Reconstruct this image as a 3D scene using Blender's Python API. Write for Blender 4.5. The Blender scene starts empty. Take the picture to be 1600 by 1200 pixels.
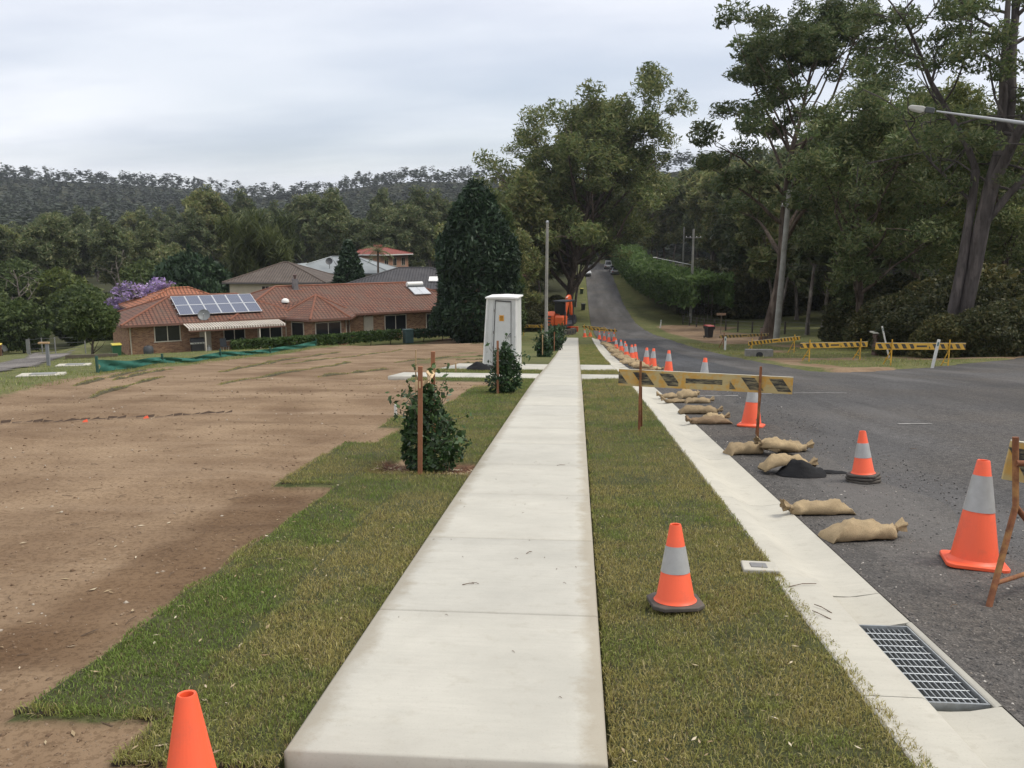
import bpy, math, random
import numpy as np
from mathutils import Vector, Matrix, Euler

# ------------------------------------------------------------------ camera, sky, sun, exposure
S = bpy.context.scene
PITCH, YAW, CAMZ = math.radians(9.7), math.radians(4.35), 1.6
cd = bpy.data.cameras.new('camera'); cd.sensor_width = 36.0; cd.lens = 36.0 * 1340.0 / 1600.0
cd.clip_start = 0.05; cd.clip_end = 9000
cam = bpy.data.objects.new('camera', cd); S.collection.objects.link(cam)
cam.location = (0, 0, CAMZ); cam.rotation_euler = (math.pi / 2 - PITCH, 0, YAW)
S.camera = cam

SUN_AZ, SUN_EL = math.radians(84), math.radians(58)      # azimuth from +Y towards +X
W = bpy.data.worlds.new('World'); S.world = W; W.use_nodes = True
wn = W.node_tree; wn.nodes.clear()
def _w(t, **k):
    n = wn.nodes.new(t)
    for a, b in k.items(): setattr(n, a, b)
    return n
sky = _w('ShaderNodeTexSky', sky_type='NISHITA', sun_disc=False)
sky.sun_elevation = SUN_EL; sky.sun_rotation = SUN_AZ; sky.dust_density = 2.0; sky.ozone_density = 1.0
bg1 = _w('ShaderNodeBackground'); bg1.inputs['Strength'].default_value = 0.125
wn.links.new(sky.outputs[0], bg1.inputs['Color'])
tc = _w('ShaderNodeTexCoord'); sep = _w('ShaderNodeSeparateXYZ'); wn.links.new(tc.outputs['Generated'], sep.inputs[0])
mx = _w('ShaderNodeMath', operation='MAXIMUM'); mx.inputs[1].default_value = 0.0; wn.links.new(sep.outputs['Z'], mx.inputs[0])
ad = _w('ShaderNodeMath', operation='ADD'); ad.inputs[1].default_value = 0.16; wn.links.new(mx.outputs[0], ad.inputs[0])
dx = _w('ShaderNodeMath', operation='DIVIDE'); wn.links.new(sep.outputs['X'], dx.inputs[0]); wn.links.new(ad.outputs[0], dx.inputs[1])
dy = _w('ShaderNodeMath', operation='DIVIDE'); wn.links.new(sep.outputs['Y'], dy.inputs[0]); wn.links.new(ad.outputs[0], dy.inputs[1])
cmb = _w('ShaderNodeCombineXYZ'); wn.links.new(dx.outputs[0], cmb.inputs[0]); wn.links.new(dy.outputs[0], cmb.inputs[1])
mp = _w('ShaderNodeMapping'); mp.inputs['Scale'].default_value = (0.50, 0.95, 1); mp.inputs['Location'].default_value = (3.1, 0.35, 0)
mp.inputs['Rotation'].default_value = (0, 0, 0.10); wn.links.new(cmb.outputs[0], mp.inputs['Vector'])
n1 = _w('ShaderNodeTexNoise'); n1.inputs['Scale'].default_value = 0.42; n1.inputs['Detail'].default_value = 7; n1.inputs['Roughness'].default_value = 0.45
n1.inputs['Distortion'].default_value = 0.35
wn.links.new(mp.outputs[0], n1.inputs['Vector'])
n2 = _w('ShaderNodeTexNoise'); n2.inputs['Scale'].default_value = 1.5; n2.inputs['Detail'].default_value = 6; n2.inputs['Roughness'].default_value = 0.48
wn.links.new(mp.outputs[0], n2.inputs['Vector'])
cr = _w('ShaderNodeValToRGB'); cr.color_ramp.elements[0].position = 0.30; cr.color_ramp.elements[0].color = (0.45, 0.45, 0.45, 1)
cr.color_ramp.elements[1].position = 0.48; cr.color_ramp.elements[1].color = (0.97, 0.97, 0.97, 1)
wn.links.new(n1.outputs['Fac'], cr.inputs[0])
cc = _w('ShaderNodeValToRGB'); cc.color_ramp.elements[0].position = 0.36; cc.color_ramp.elements[0].color = (0.555, 0.58, 0.65, 1)
cc.color_ramp.elements[1].position = 0.62; cc.color_ramp.elements[1].color = (0.74, 0.75, 0.785, 1)
wn.links.new(n2.outputs['Fac'], cc.inputs[0])
bg2 = _w('ShaderNodeBackground'); bg2.inputs['Strength'].default_value = 1.40; wn.links.new(cc.outputs[0], bg2.inputs['Color'])
mxs = _w('ShaderNodeMixShader'); wn.links.new(cr.outputs[0], mxs.inputs[0]); wn.links.new(bg1.outputs[0], mxs.inputs[1]); wn.links.new(bg2.outputs[0], mxs.inputs[2])
wo = _w('ShaderNodeOutputWorld'); wn.links.new(mxs.outputs[0], wo.inputs['Surface'])

sl = bpy.data.lights.new('sun', 'SUN'); sl.energy = 2.5; sl.angle = math.radians(22); sl.color = (1.0, 0.95, 0.86)
so = bpy.data.objects.new('sun', sl); S.collection.objects.link(so)
_d = Vector((math.sin(SUN_AZ) * math.cos(SUN_EL), math.cos(SUN_AZ) * math.cos(SUN_EL), math.sin(SUN_EL)))
so.rotation_euler = _d.to_track_quat('Z', 'Y').to_euler()

S.view_settings.view_transform = 'Standard'; S.view_settings.look = 'None'
S.view_settings.exposure = 0.12; S.view_settings.gamma = 1.0; S.view_settings.use_curve_mapping = False
cy = S.cycles
cy.max_bounces = 6; cy.diffuse_bounces = 3; cy.glossy_bounces = 2; cy.transmission_bounces = 3; cy.transparent_max_bounces = 4; cy.volume_bounces = 0
cy.caustics_reflective = False; cy.caustics_refractive = False
cy.use_denoising = True
try: cy.denoiser = 'OPENIMAGEDENOISE'; cy.denoising_input_passes = 'RGB_ALBEDO_NORMAL'
except Exception: pass
S.render.film_transparent = False

# ------------------------------------------------------------------ helpers
COL = S.collection
rng = np.random.default_rng(11); random.seed(11)
R_ = math.radians

def tag(o, label=None, cat=None, group=None, kind=None):
    if label: o['label'] = label
    if cat: o['category'] = cat
    if group: o['group'] = group
    if kind: o['kind'] = kind
    return o

def empty(name, loc, rz=0.0, rx=0.0, ry=0.0):
    o = bpy.data.objects.new(name, None); COL.objects.link(o); o.location = loc; o.rotation_euler = (rx, ry, rz)
    o.empty_display_size = 0.1
    return o

def copy_tree(o, parent=None):
    c = o.copy(); COL.objects.link(c); c.parent = parent
    for ch in o.children: copy_tree(ch, c)
    return c

class MB:
    """collects shapes, links them as one mesh object"""
    def __init__(s): s.v = []; s.f = []; s.m = []; s.n = 0
    def add(s, vs, fs, mi=0, M=None):
        if M is not None: vs = [tuple(M @ Vector(p)) for p in vs]
        b = s.n; s.v.extend([tuple(p) for p in vs]); s.n += len(vs)
        for f in fs: s.f.append(tuple(i + b for i in f)); s.m.append(mi)
        return s
    def box(s, c, d, mi=0, rz=0.0, M=None, rx=0.0, ry=0.0):
        hx, hy, hz = d[0] / 2, d[1] / 2, d[2] / 2
        vs = [(-hx, -hy, -hz), (hx, -hy, -hz), (hx, hy, -hz), (-hx, hy, -hz), (-hx, -hy, hz), (hx, -hy, hz), (hx, hy, hz), (-hx, hy, hz)]
        T = Matrix.Translation(c) @ Euler((rx, ry, rz)).to_matrix().to_4x4()
        if M is not None: T = M @ T
        return s.add(vs, [(0, 3, 2, 1), (4, 5, 6, 7), (0, 1, 5, 4), (1, 2, 6, 5), (2, 3, 7, 6), (3, 0, 4, 7)], mi, T)
    def bar(s, a, b, w, h, mi=0):
        a = Vector(a); b = Vector(b); d = b - a; L = d.length
        q = d.to_track_quat('X', 'Z').to_matrix().to_4x4()
        return s.box((0, 0, 0), (L, w, h), mi, M=Matrix.Translation((a + b) / 2) @ q)
    def tube(s, pts, rad, n=8, mi=0, caps=True):
        pts = [Vector(p) for p in pts]
        if not hasattr(rad, '__len__'): rad = [rad] * len(pts)
        vs = []; fs = []; up = Vector((0, 0, 1)); prevx = None
        for i, p in enumerate(pts):
            t = (pts[min(i + 1, len(pts) - 1)] - pts[max(i - 1, 0)]).normalized()
            if prevx is None:
                a = Vector((1, 0, 0)) if abs(t.x) < 0.9 else Vector((0, 1, 0))
                x = t.cross(a).normalized()
            else:
                x = (prevx - t * prevx.dot(t))
                x = x.normalized() if x.length > 1e-6 else t.cross(Vector((1, 0, 0))).normalized()
            prevx = x; y = t.cross(x)
            for k in range(n):
                an = 2 * math.pi * k / n
                vs.append(p + (x * math.cos(an) + y * math.sin(an)) * rad[i])
        for i in range(len(pts) - 1):
            for k in range(n):
                a = i * n + k; b = i * n + (k + 1) % n
                fs.append((a, b, b + n, a + n))
        if caps:
            fs.append(tuple(range(n - 1, -1, -1))); o = (len(pts) - 1) * n; fs.append(tuple(o + k for k in range(n)))
        return s.add(vs, fs, mi)
    def lathe(s, prof, n=24, mi=0, c=(0, 0, 0), caps=False, M=None):
        vs = []; fs = []
        for r, z in prof:
            for k in range(n):
                a = 2 * math.pi * k / n; vs.append((c[0] + r * math.cos(a), c[1] + r * math.sin(a), c[2] + z))
        for i in range(len(prof) - 1):
            for k in range(n):
                a = i * n + k; b = i * n + (k + 1) % n; fs.append((a, b, b + n, a + n))
        if caps:
            fs.append(tuple(range(n - 1, -1, -1))); o = (len(prof) - 1) * n; fs.append(tuple(o + k for k in range(n)))
        return s.add(vs, fs, mi, M)
    def prism(s, poly, axis, a, b, mi=0, M=None):
        """poly: 2-D outline; axis 'x','y','z': extruded from a to b along that axis"""
        def P(u, v, w): return (w, u, v) if axis == 'x' else ((u, w, v) if axis == 'y' else (u, v, w))
        n = len(poly)
        vs = [P(u, v, a) for u, v in poly] + [P(u, v, b) for u, v in poly]
        fs = [tuple(range(n - 1, -1, -1)), tuple(range(n, 2 * n))] + [(i, (i + 1) % n, (i + 1) % n + n, i + n) for i in range(n)]
        return s.add(vs, fs, mi, M)
    def build(s, name, mats, parent=None, smooth=None, bevel=0.0, uv=False, loc=None):
        me = bpy.data.meshes.new(name); me.from_pydata(s.v, [], s.f)
        if not isinstance(mats, (list, tuple)): mats = [mats]
        for m in mats: me.materials.append(m)
        if len(mats) > 1: me.polygons.foreach_set('material_index', s.m)
        fix_normals(me)
        if smooth is not None:
            me.polygons.foreach_set('use_smooth', [True] * len(me.polygons)); me.set_sharp_from_angle(angle=R_(smooth))
        if uv: auto_uv(me)
        me.update()
        o = bpy.data.objects.new(name, me); COL.objects.link(o)
        if parent is not None: o.parent = parent
        if loc is not None: o.location = loc
        if bevel > 0:
            b = o.modifiers.new('bevel', 'BEVEL'); b.width = bevel; b.segments = 2; b.limit_method = 'ANGLE'; b.angle_limit = R_(40)
        return o

import bmesh
def fix_normals(me):
    bm = bmesh.new(); bm.from_mesh(me); bmesh.ops.recalc_face_normals(bm, faces=bm.faces); bm.to_mesh(me); bm.free()

def auto_uv(me):
    u = me.uv_layers.new(name='uv')
    for p in me.polygons:
        n = p.normal
        if abs(n.z) > 0.999: t = Vector((1, 0, 0)); b = Vector((0, 1, 0))
        else:
            t = Vector((0, 0, 1)).cross(n).normalized(); b = n.cross(t)
        for li in p.loop_indices:
            c = me.vertices[me.loops[li].vertex_index].co
            u.data[li].uv = (c.dot(t), c.dot(b))

def np_mesh(name, v, f, mats, parent=None, smooth=False, attr=None):
    """fast mesh from arrays: v (N,3), f (M,k) with k = 3 or 4"""
    me = bpy.data.meshes.new(name); v = np.ascontiguousarray(v, np.float32); f = np.ascontiguousarray(f, np.int32)
    k = f.shape[1]
    me.vertices.add(len(v)); me.vertices.foreach_set('co', v.ravel())
    me.loops.add(f.size); me.loops.foreach_set('vertex_index', f.ravel())
    me.polygons.add(len(f)); me.polygons.foreach_set('loop_start', np.arange(0, f.size, k, dtype=np.int32))
    if smooth: me.polygons.foreach_set('use_smooth', np.ones(len(f), bool))
    if not isinstance(mats, (list, tuple)): mats = [mats]
    for m in mats: me.materials.append(m)
    if attr:
        for an, ar in attr.items():
            a = me.color_attributes.new(an, 'FLOAT_COLOR', 'POINT'); a.data.foreach_set('color', np.ascontiguousarray(ar, np.float32).ravel())
    me.update(calc_edges=True); me.validate()
    o = bpy.data.objects.new(name, me); COL.objects.link(o)
    if parent is not None: o.parent = parent
    return o

# ---- numpy value noise
_perm = rng.random((256, 256)).astype(np.float64)
def vnoise(x, y):
    x = np.asarray(x, float); y = np.asarray(y, float)
    xi = np.floor(x).astype(int); yi = np.floor(y).astype(int); fx = x - xi; fy = y - yi
    fx = fx * fx * (3 - 2 * fx); fy = fy * fy * (3 - 2 * fy)
    a = _perm[xi & 255, yi & 255]; b = _perm[(xi + 1) & 255, yi & 255]; c = _perm[xi & 255, (yi + 1) & 255]; d = _perm[(xi + 1) & 255, (yi + 1) & 255]
    return (a * (1 - fx) + b * fx) * (1 - fy) + (c * (1 - fx) + d * fx) * fy
def fbm(x, y, o=4):
    s = 0; a = 0.5; t = 0
    for k in range(o):
        s = s + a * vnoise(x * 2 ** k + 17.3 * k, y * 2 ** k + 5.1 * k); t += a; a *= 0.5
    return s / t

# ---- materials
def newmat(name):
    m = bpy.data.materials.new(name); m.use_nodes = True; nt = m.node_tree
    return m, nt, nt.nodes['Principled BSDF']
def nd(nt, t, ins=None, **k):
    n = nt.nodes.new(t)
    for a, b in k.items(): setattr(n, a, b)
    if ins:
        for a, b in ins.items():
            if isinstance(b, bpy.types.NodeSocket): nt.links.new(b, n.inputs[a])
            else: n.inputs[a].default_value = b
    return n
def c4(c): return (c[0], c[1], c[2], 1.0)
def mixc(nt, fac, a, b, mode='MIX'):
    n = nt.nodes.new('ShaderNodeMix'); n.data_type = 'RGBA'; n.blend_type = mode
    for i, x in ((0, fac), (6, a), (7, b)):
        if isinstance(x, bpy.types.NodeSocket): nt.links.new(x, n.inputs[i])
        else: n.inputs[i].default_value = x if i == 0 else c4(x)
    return n.outputs[2]
def ramp(nt, fac, stops):
    n = nt.nodes.new('ShaderNodeValToRGB'); nt.links.new(fac, n.inputs[0]); e = n.color_ramp.elements
    while len(e) < len(stops): e.new(0.5)
    for el, (p, c) in zip(e, stops):
        el.position = p; el.color = c4(c) if hasattr(c, '__len__') else (c, c, c, 1)
    return n.outputs[0]
def noise(nt, scale, detail=4, rough=0.55, vec=None, dist=0.0):
    n = nt.nodes.new('ShaderNodeTexNoise'); n.inputs['Scale'].default_value = scale; n.inputs['Detail'].default_value = detail
    n.inputs['Roughness'].default_value = rough; n.inputs['Distortion'].default_value = dist
    if vec is None: vec = objco(nt)
    nt.links.new(vec, n.inputs['Vector']); return n.outputs['Fac']
def objco(nt):
    for n in nt.nodes:
        if n.type == 'TEX_COORD': return n.outputs['Object']
    return nt.nodes.new('ShaderNodeTexCoord').outputs['Object']
def bump(nt, h, strength=0.4, dist=0.02, normal=None):
    n = nt.nodes.new('ShaderNodeBump'); n.inputs['Strength'].default_value = strength; n.inputs['Distance'].default_value = dist
    nt.links.new(h, n.inputs['Height'])
    if normal is not None: nt.links.new(normal, n.inputs['Normal'])
    return n.outputs[0]

def plain(name, col, rough=0.6, var=0.25, scale=6.0, metal=0.0, dirt=None, dirt_amt=0.5, bstr=0.0, bscale=60, spec=0.5):
    m, nt, p = newmat(name)
    n = noise(nt, scale, 5, 0.6)
    lo = tuple(c * (1 - var) for c in col); hi = tuple(min(1, c * (1 + var)) for c in col)
    cs = ramp(nt, n, [(0.3, lo), (0.7, hi)])
    if dirt:
        n2 = noise(nt, scale * 0.6, 6, 0.7)
        cs = mixc(nt, ramp(nt, n2, [(0.48, 0.0), (0.68, dirt_amt)]), cs, dirt)
    nt.links.new(cs, p.inputs['Base Color']); p.inputs['Roughness'].default_value = rough; p.inputs['Metallic'].default_value = metal
    p.inputs['Specular IOR Level'].default_value = spec
    if bstr: nt.links.new(bump(nt, noise(nt, bscale, 4, 0.6), bstr, 0.01), p.inputs['Normal'])
    return m

def leafmat(name, cols, trans=0.3, nscale=0.25, rough=0.55):
    """foliage: colour varies leaf by leaf and clump by clump"""
    m, nt, p = newmat(name)
    g = nt.nodes.new('ShaderNodeNewGeometry')
    k = len(cols)
    cs = ramp(nt, g.outputs['Random Per Island'], [((i + 0.5) / k, c) for i, c in enumerate(cols)])
    n = noise(nt, nscale, 3, 0.6)
    v = ramp(nt, n, [(0.3, 0.62), (0.7, 1.3)])
    oi = nt.nodes.new('ShaderNodeObjectInfo')
    cs = mixc(nt, 1.0, cs, v, 'MULTIPLY')
    v2 = ramp(nt, oi.outputs['Random'], [(0.0, (0.72, 0.74, 0.74)), (0.5, (1.0, 1.0, 1.0)), (1.0, (1.32, 1.2, 0.95))])
    cs = mixc(nt, 1.0, cs, v2, 'MULTIPLY')
    nt.links.new(cs, p.inputs['Base Color']); p.inputs['Roughness'].default_value = rough; p.inputs['Specular IOR Level'].default_value = 0.25
    tr = nt.nodes.new('ShaderNodeBsdfTranslucent'); nt.links.new(cs, tr.inputs['Color'])
    mix = nt.nodes.new('ShaderNodeMixShader'); mix.inputs[0].default_value = trans
    out = nt.nodes['Material Output']
    nt.links.new(p.outputs[0], mix.inputs[1]); nt.links.new(tr.outputs[0], mix.inputs[2]); nt.links.new(mix.outputs[0], out.inputs['Surface'])
    return m
# ------------------------------------------------------------------ the lie of the land
KY = [-60, -20, 0, 10, 20, 34, 50, 74, 95, 119, 140, 161, 185, 210, 232, 260, 320, 420, 600, 9000]
KZ = [5.2, 1.77, 0, -.884, -1.80, -3.30, -4.90, -6.95, -8.55, -9.55, -9.35, -8.45, -7.15, -6.05, -5.75, -6.2, -8, -9, -9, -9]
def _tang(K, Z):
    K = np.array(K, float); Z = np.array(Z, float); d = (Z[1:] - Z[:-1]) / (K[1:] - K[:-1]); m = np.zeros(len(K))
    for i in range(1, len(K) - 1):
        if d[i - 1] * d[i] > 0:
            w1 = 2 * (K[i + 1] - K[i]) + (K[i] - K[i - 1]); w2 = (K[i + 1] - K[i]) + 2 * (K[i] - K[i - 1])
            m[i] = (w1 + w2) / (w1 / d[i - 1] + w2 / d[i])
    m[0] = d[0]; m[-1] = d[-1]
    return K, Z, m
_K, _Z, _M = _tang(KY, KZ)
def prof(y):
    y = np.clip(np.asarray(y, float), _K[0], _K[-1] - 1)
    i = np.clip(np.searchsorted(_K, y, side='right') - 1, 0, len(_K) - 2)
    h = _K[i + 1] - _K[i]; t = (y - _K[i]) / h
    return (2*t**3-3*t**2+1)*_Z[i] + (t**3-2*t**2+t)*h*_M[i] + (-2*t**3+3*t**2)*_Z[i+1] + (t**3-t**2)*h*_M[i+1]
def sm(a, b, x):
    t = np.clip((np.asarray(x, float) - a) / (b - a), 0, 1); return t * t * (3 - 2 * t)
# skyline of the wooded range: azimuth (radians from +Y towards +X), slope of the line of sight, distance
_AZ = np.array([-0.95, -0.612, -0.552, -0.490, -0.430, -0.364, -0.309, -0.253, -0.187, -0.106, -0.001, 0.109, 0.182, 0.281, 0.462, 0.8])
_SL = np.array([.066, .076, .071, .070, .0675, .0605, .064, .0725, .0785, .080, .083, .099, .102, .092, .080, .07])
def hills(x, y):
    r = np.hypot(x, y); az = np.arctan2(x, y)
    sl = np.interp(az, _AZ, _SL); D = np.interp(az, [-.6, -.2, .1, .3], [1100, 900, 620, 620])
    top = 1.6 + sl * D - 15 + 9
    t = np.clip((r - 300) / (D - 300), 0, 1)
    up = top * (0.25 * t + 0.75 * t ** 1.7) * (1 - 0.25 * np.clip((r - D) / 1500, 0, 1))
    up = up + 14 * (fbm(x / 170, y / 170, 3) - .5) * sm(.12, .5, t) * sm(1.25, .8, r / D)
    return np.where(y > 0, up, 0) * sm(300, 360, r)
def hbase(x, y):
    x = np.asarray(x, float); y = np.asarray(y, float)
    z = prof(y)
    s = np.maximum(0, -x - 8); lat = np.maximum(-.06 * np.where(s < 20, s * s / 40, s - 10), -3.2)
    r = np.clip(x - 6, 0, 60); z = z + .035 * np.where(r < 10, r * r / 20, r - 5) * sm(230, 120, y)
    v = sm(-6, -30, x) * sm(95, 130, y)
    z = z + lat
    z = z * (1 - v) - 10.2 * v
    return z + hills(x, y)

# ---- masks (world x, y in metres)
PX0, PX1, PY0, PY1 = -1.05, 0.13, 2.79, 74.0            # footpath
KX0, KX1, KX2 = 1.27, 1.50, 1.84                         # kerb back, kerb face, gutter lip
RX1 = 7.75                                               # far edge of the road
D1 = (22.2, 24.3); D2 = (27.2, 31.6)                     # the two driveway strips
def rect(x, y, x0, x1, y0, y1, e=0.03): return sm(x0 - e, x0 + e, x) * sm(x1 + e, x1 - e, x) * sm(y0 - e, y0 + e, y) * sm(y1 + e, y1 - e, y)
def wob(x, y, a=.05, s=3.): return a * (fbm(x * s, y * s, 3) - .5) * 2
def lawn(x, y):
    """1 where turf has been laid beside the path"""
    xx = x + wob(x, y, .05); yy = y + wob(x + 40, y, .06)
    m = rect(xx, yy, -1.64, PX0, 2.72, 8.42)
    for r in ((-2.27, -1.6, 3.05, 8.5), (-2.9, -2.2, 7.72, 10.4), (-2.5, -1.95, 8.4, 12.2), (-1.75, PX0, 9.05, 22.3), (-2.35, -1.6, 9.4, 22.3), (-2.85, -2.2, 11.95, 13.2),
              (-4.3, -2.2, 21.0, 22.3), (-4.4, PX0, 24.3, 27.2)):
        m = np.maximum(m, rect(xx, yy, *r))
    m = m * (1 - rect(xx, yy, -2.05, PX0, 8.43, 9.02, .05)) * (1 - rect(xx, yy, -2.9, -1.55, 19.3, 20.9, .1))
    g = sm(.42, .55, fbm(x * .35 + 9, y * .16, 3)) * sm(-8.5, -4, x) + sm(-3.4, -2.6, x)
    m = np.maximum(m, np.clip(g, 0, 1) * rect(x, y, -9, PX0, 31.8, 75))
    m = np.maximum(m, rect(xx, yy, PX1, KX0 + .02, 2.0, 74.5))
    return m
def drive(x, y): return np.maximum(rect(x, y, -5.2, KX0, D1[0], D1[1], .01), rect(x, y, -4.6, KX0, D2[0], D2[1], .01))
def pathm(x, y): return rect(x, y, PX0, PX1, PY0, PY1, .01)
def corner(x, y):
    """signed: > 0 on the grass wedge between the road and the side street"""
    a = x - RX1 - wob(x, y, .12, 1.0); b = (y - 26.9 - (x - 7.8) * .98 - wob(x + 9, y, .15, 1.0)) * .714
    k = 1.6; h = np.clip(.5 + .5 * (b - a) / k, 0, 1)
    return (b * (1 - h) + a * h) - k * h * (1 - h) * 1.0
def road(x, y):
    w = sm(0.04, -0.04, corner(x, y)) * sm(KX1 + .1, KX1 + .12, x)
    far = sm(44, 46, y); w = w * (1 - far) + far * sm(KX1 + .1, KX1 + .12, x) * sm(RX1 + .05, RX1 - .05, x + wob(x, y, .15, .6))
    w = w * sm(30, 20, x - y * .9)
    return w
LST = np.array([(-7, 6), (-16.3, 22.9), (-18.6, 28.3), (-25, 39), (-31.2, 49.2), (-40, 65.5), (-48, 79), (-53, 79), (-46, 68), (-38.2, 56.0), (-33, 46), (-27.5, 36), (-22, 22), (-14, 6)], float)
def inpoly(x, y, P):
    x = np.asarray(x, float); y = np.asarray(y, float); c = np.zeros(np.broadcast(x, y).shape, bool); n = len(P)
    for i in range(n):
        x1, y1 = P[i]; x2, y2 = P[(i + 1) % n]
        k = ((y1 > y) != (y2 > y)) & (x < (x2 - x1) * (y - y1) / (y2 - y1 + 1e-12) + x1); c ^= k
    return c
_DY = [-60, 10, 16, 23, 36, 52, 64, 75, 78]; _DX = [-9.5, -10.3, -11.6, -13.4, -15, -16.2, -14.4, -11.5, -10]
def dirt(x, y):
    e = np.interp(y, _DY, _DX)
    w = wob(x, y, .9, .35)
    return sm(-.5, .9, x - e + w) * sm(76, 73.5, y + wob(x, y, 1.5, .2)) * sm(PX1 + .05, PX1, x) * (1 - .75 * sm(-7.5, -3, x + w) * sm(42, 55, y))
def h(x, y):
    """top of the bare ground sheet"""
    x = np.asarray(x, float); y = np.asarray(y, float)
    z = hbase(x, y)
    di = dirt(x, y); la = lawn(x, y)
    near = sm(90, 40, y) * sm(-30, -18, x)
    bump_ = .03 * (fbm(x * .5 + 3, y * .5, 3) - .5) * 2 + .022 * (fbm(x * 2.3, y * 2.3 + 8, 4) - .5) * 2 + .006 * (fbm(x * 11, y * 11, 2) - .5) * 2
    u = x * .80 + y * .60; v = -x * .60 + y * .80          # wheel marks sweep across the soil
    bump_ = bump_ + .028 * (fbm(u * .12 + 20, v * 1.1, 3) - .5) * 2
    z = z + (-.085 + bump_ * near) * di * (1 - la) - .03 * la * (1 - sm(.25, 1.05, x)) + .014 * la * sm(.85, 1.15, x) * sm(5.3, 4.9, y) + .01 * (fbm(x * 3, y * 3, 3) - .5) * 2 * la
    und = np.clip(np.maximum.reduce([pathm(x, y), drive(x, y), rect(x, y, KX0 + .01, KX2 + .05, 2, 74.2, .01), road(x, y)]), 0, 1)
    z = z - .13 * und
    rough = (1 - di) * (1 - la) * (1 - und) * sm(400, 20, y)
    z = z + rough * (.12 * (fbm(x * .25, y * .25, 4) - .5) * 2)
    # level pad of the brick house
    s = (x + 33.24) * .796 + (y - 61.09) * .605; t = (x + 33.24) * .605 - (y - 61.09) * .796
    pad = sm(-4, -1, s) * sm(33, 30, s) * sm(15, 4, t) * sm(-16, -12, t)
    return z * (1 - pad) + (-7.2) * pad
def gz(x, y): return float(h(x, y))
def rz_(x, y):
    """top of the asphalt"""
    c = np.clip(np.asarray(x, float) - KX2, 0, 12)
    return hbase(x, y) - .075 + .012 * np.minimum(c, 4) + .008 * (fbm(np.asarray(x) * 1.3, np.asarray(y) * .7, 3) - .5)

# ---- ground sheet
def axis(lo, hi, c0, c1, d0, g):
    a = list(np.arange(c0, c1, d0)); s = d0; x = c1
    while x < hi: a.append(x); s = max(d0, s * (1 + g)); x += s
    a.append(hi); s = d0; x = c0 - d0
    while x > lo: a.insert(0, x); s = max(d0, s * (1 + g)); x -= s
    a.insert(0, lo); return np.array(a)
gx = axis(-2600, 2600, -3.2, 2.2, .075, .062)
gy = axis(-120, 3600, 2.2, 5.2, .07, .0245)
GX, GY = np.meshgrid(gx, gy)
GZ = h(GX, GY)
nv = np.stack([GX, GY, GZ], -1).reshape(-1, 3)
ny, nx = GX.shape
i0 = (np.arange(ny - 1)[:, None] * nx + np.arange(nx - 1)[None, :]).ravel()
gf = np.stack([i0, i0 + 1, i0 + nx + 1, i0 + nx], 1)
LA = lawn(GX, GY); DI = dirt(GX, GY) * (1 - LA)
mul = rect(GX + wob(GX, GY, .08), GY, -2.15, PX0, 8.40, 9.05, .06)
bank = sm(8.0, 11, GX) * sm(58, 66, GY + wob(GX, GY, 3, .1)) * sm(112, 104, GY) * sm(19, 15, GX + wob(GX, GY, 3, .12))
rb = sm(.55, .68, fbm(GX * .18, GY * .18 + 4, 3)) * sm(7, 9, GX) * sm(60, 20, GX) * sm(70, 50, GY)
DI = np.clip(np.maximum(DI, np.maximum(bank * .9, rb * .8)), 0, 1)
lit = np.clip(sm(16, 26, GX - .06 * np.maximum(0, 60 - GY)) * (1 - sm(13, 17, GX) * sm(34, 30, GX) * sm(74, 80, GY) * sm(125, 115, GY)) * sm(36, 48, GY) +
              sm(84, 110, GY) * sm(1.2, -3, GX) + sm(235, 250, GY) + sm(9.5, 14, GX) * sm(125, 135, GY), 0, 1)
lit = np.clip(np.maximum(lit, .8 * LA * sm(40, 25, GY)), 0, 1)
wet = np.clip(rect(GX + wob(GX, GY, .32, 1.1), GY + wob(GX, GY + 9, .3, 1.5), -2.95, -2.2, 3.5, 7.6, .16) * .85 + .5 * sm(.56, .72, fbm(GX * .35 + 2, GY * .2, 3)) * sm(-9, -12, GX - .1 * GY) + .35 * sm(.58, .7, fbm(GX * .6, GY * .5 + 12, 3)), 0, 1)
gattr = np.stack([np.clip(DI, 0, 1), np.clip(lit, 0, 1), np.clip(wet, 0, 1), np.clip(mul, 0, 1)], -1).reshape(-1, 4)

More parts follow.
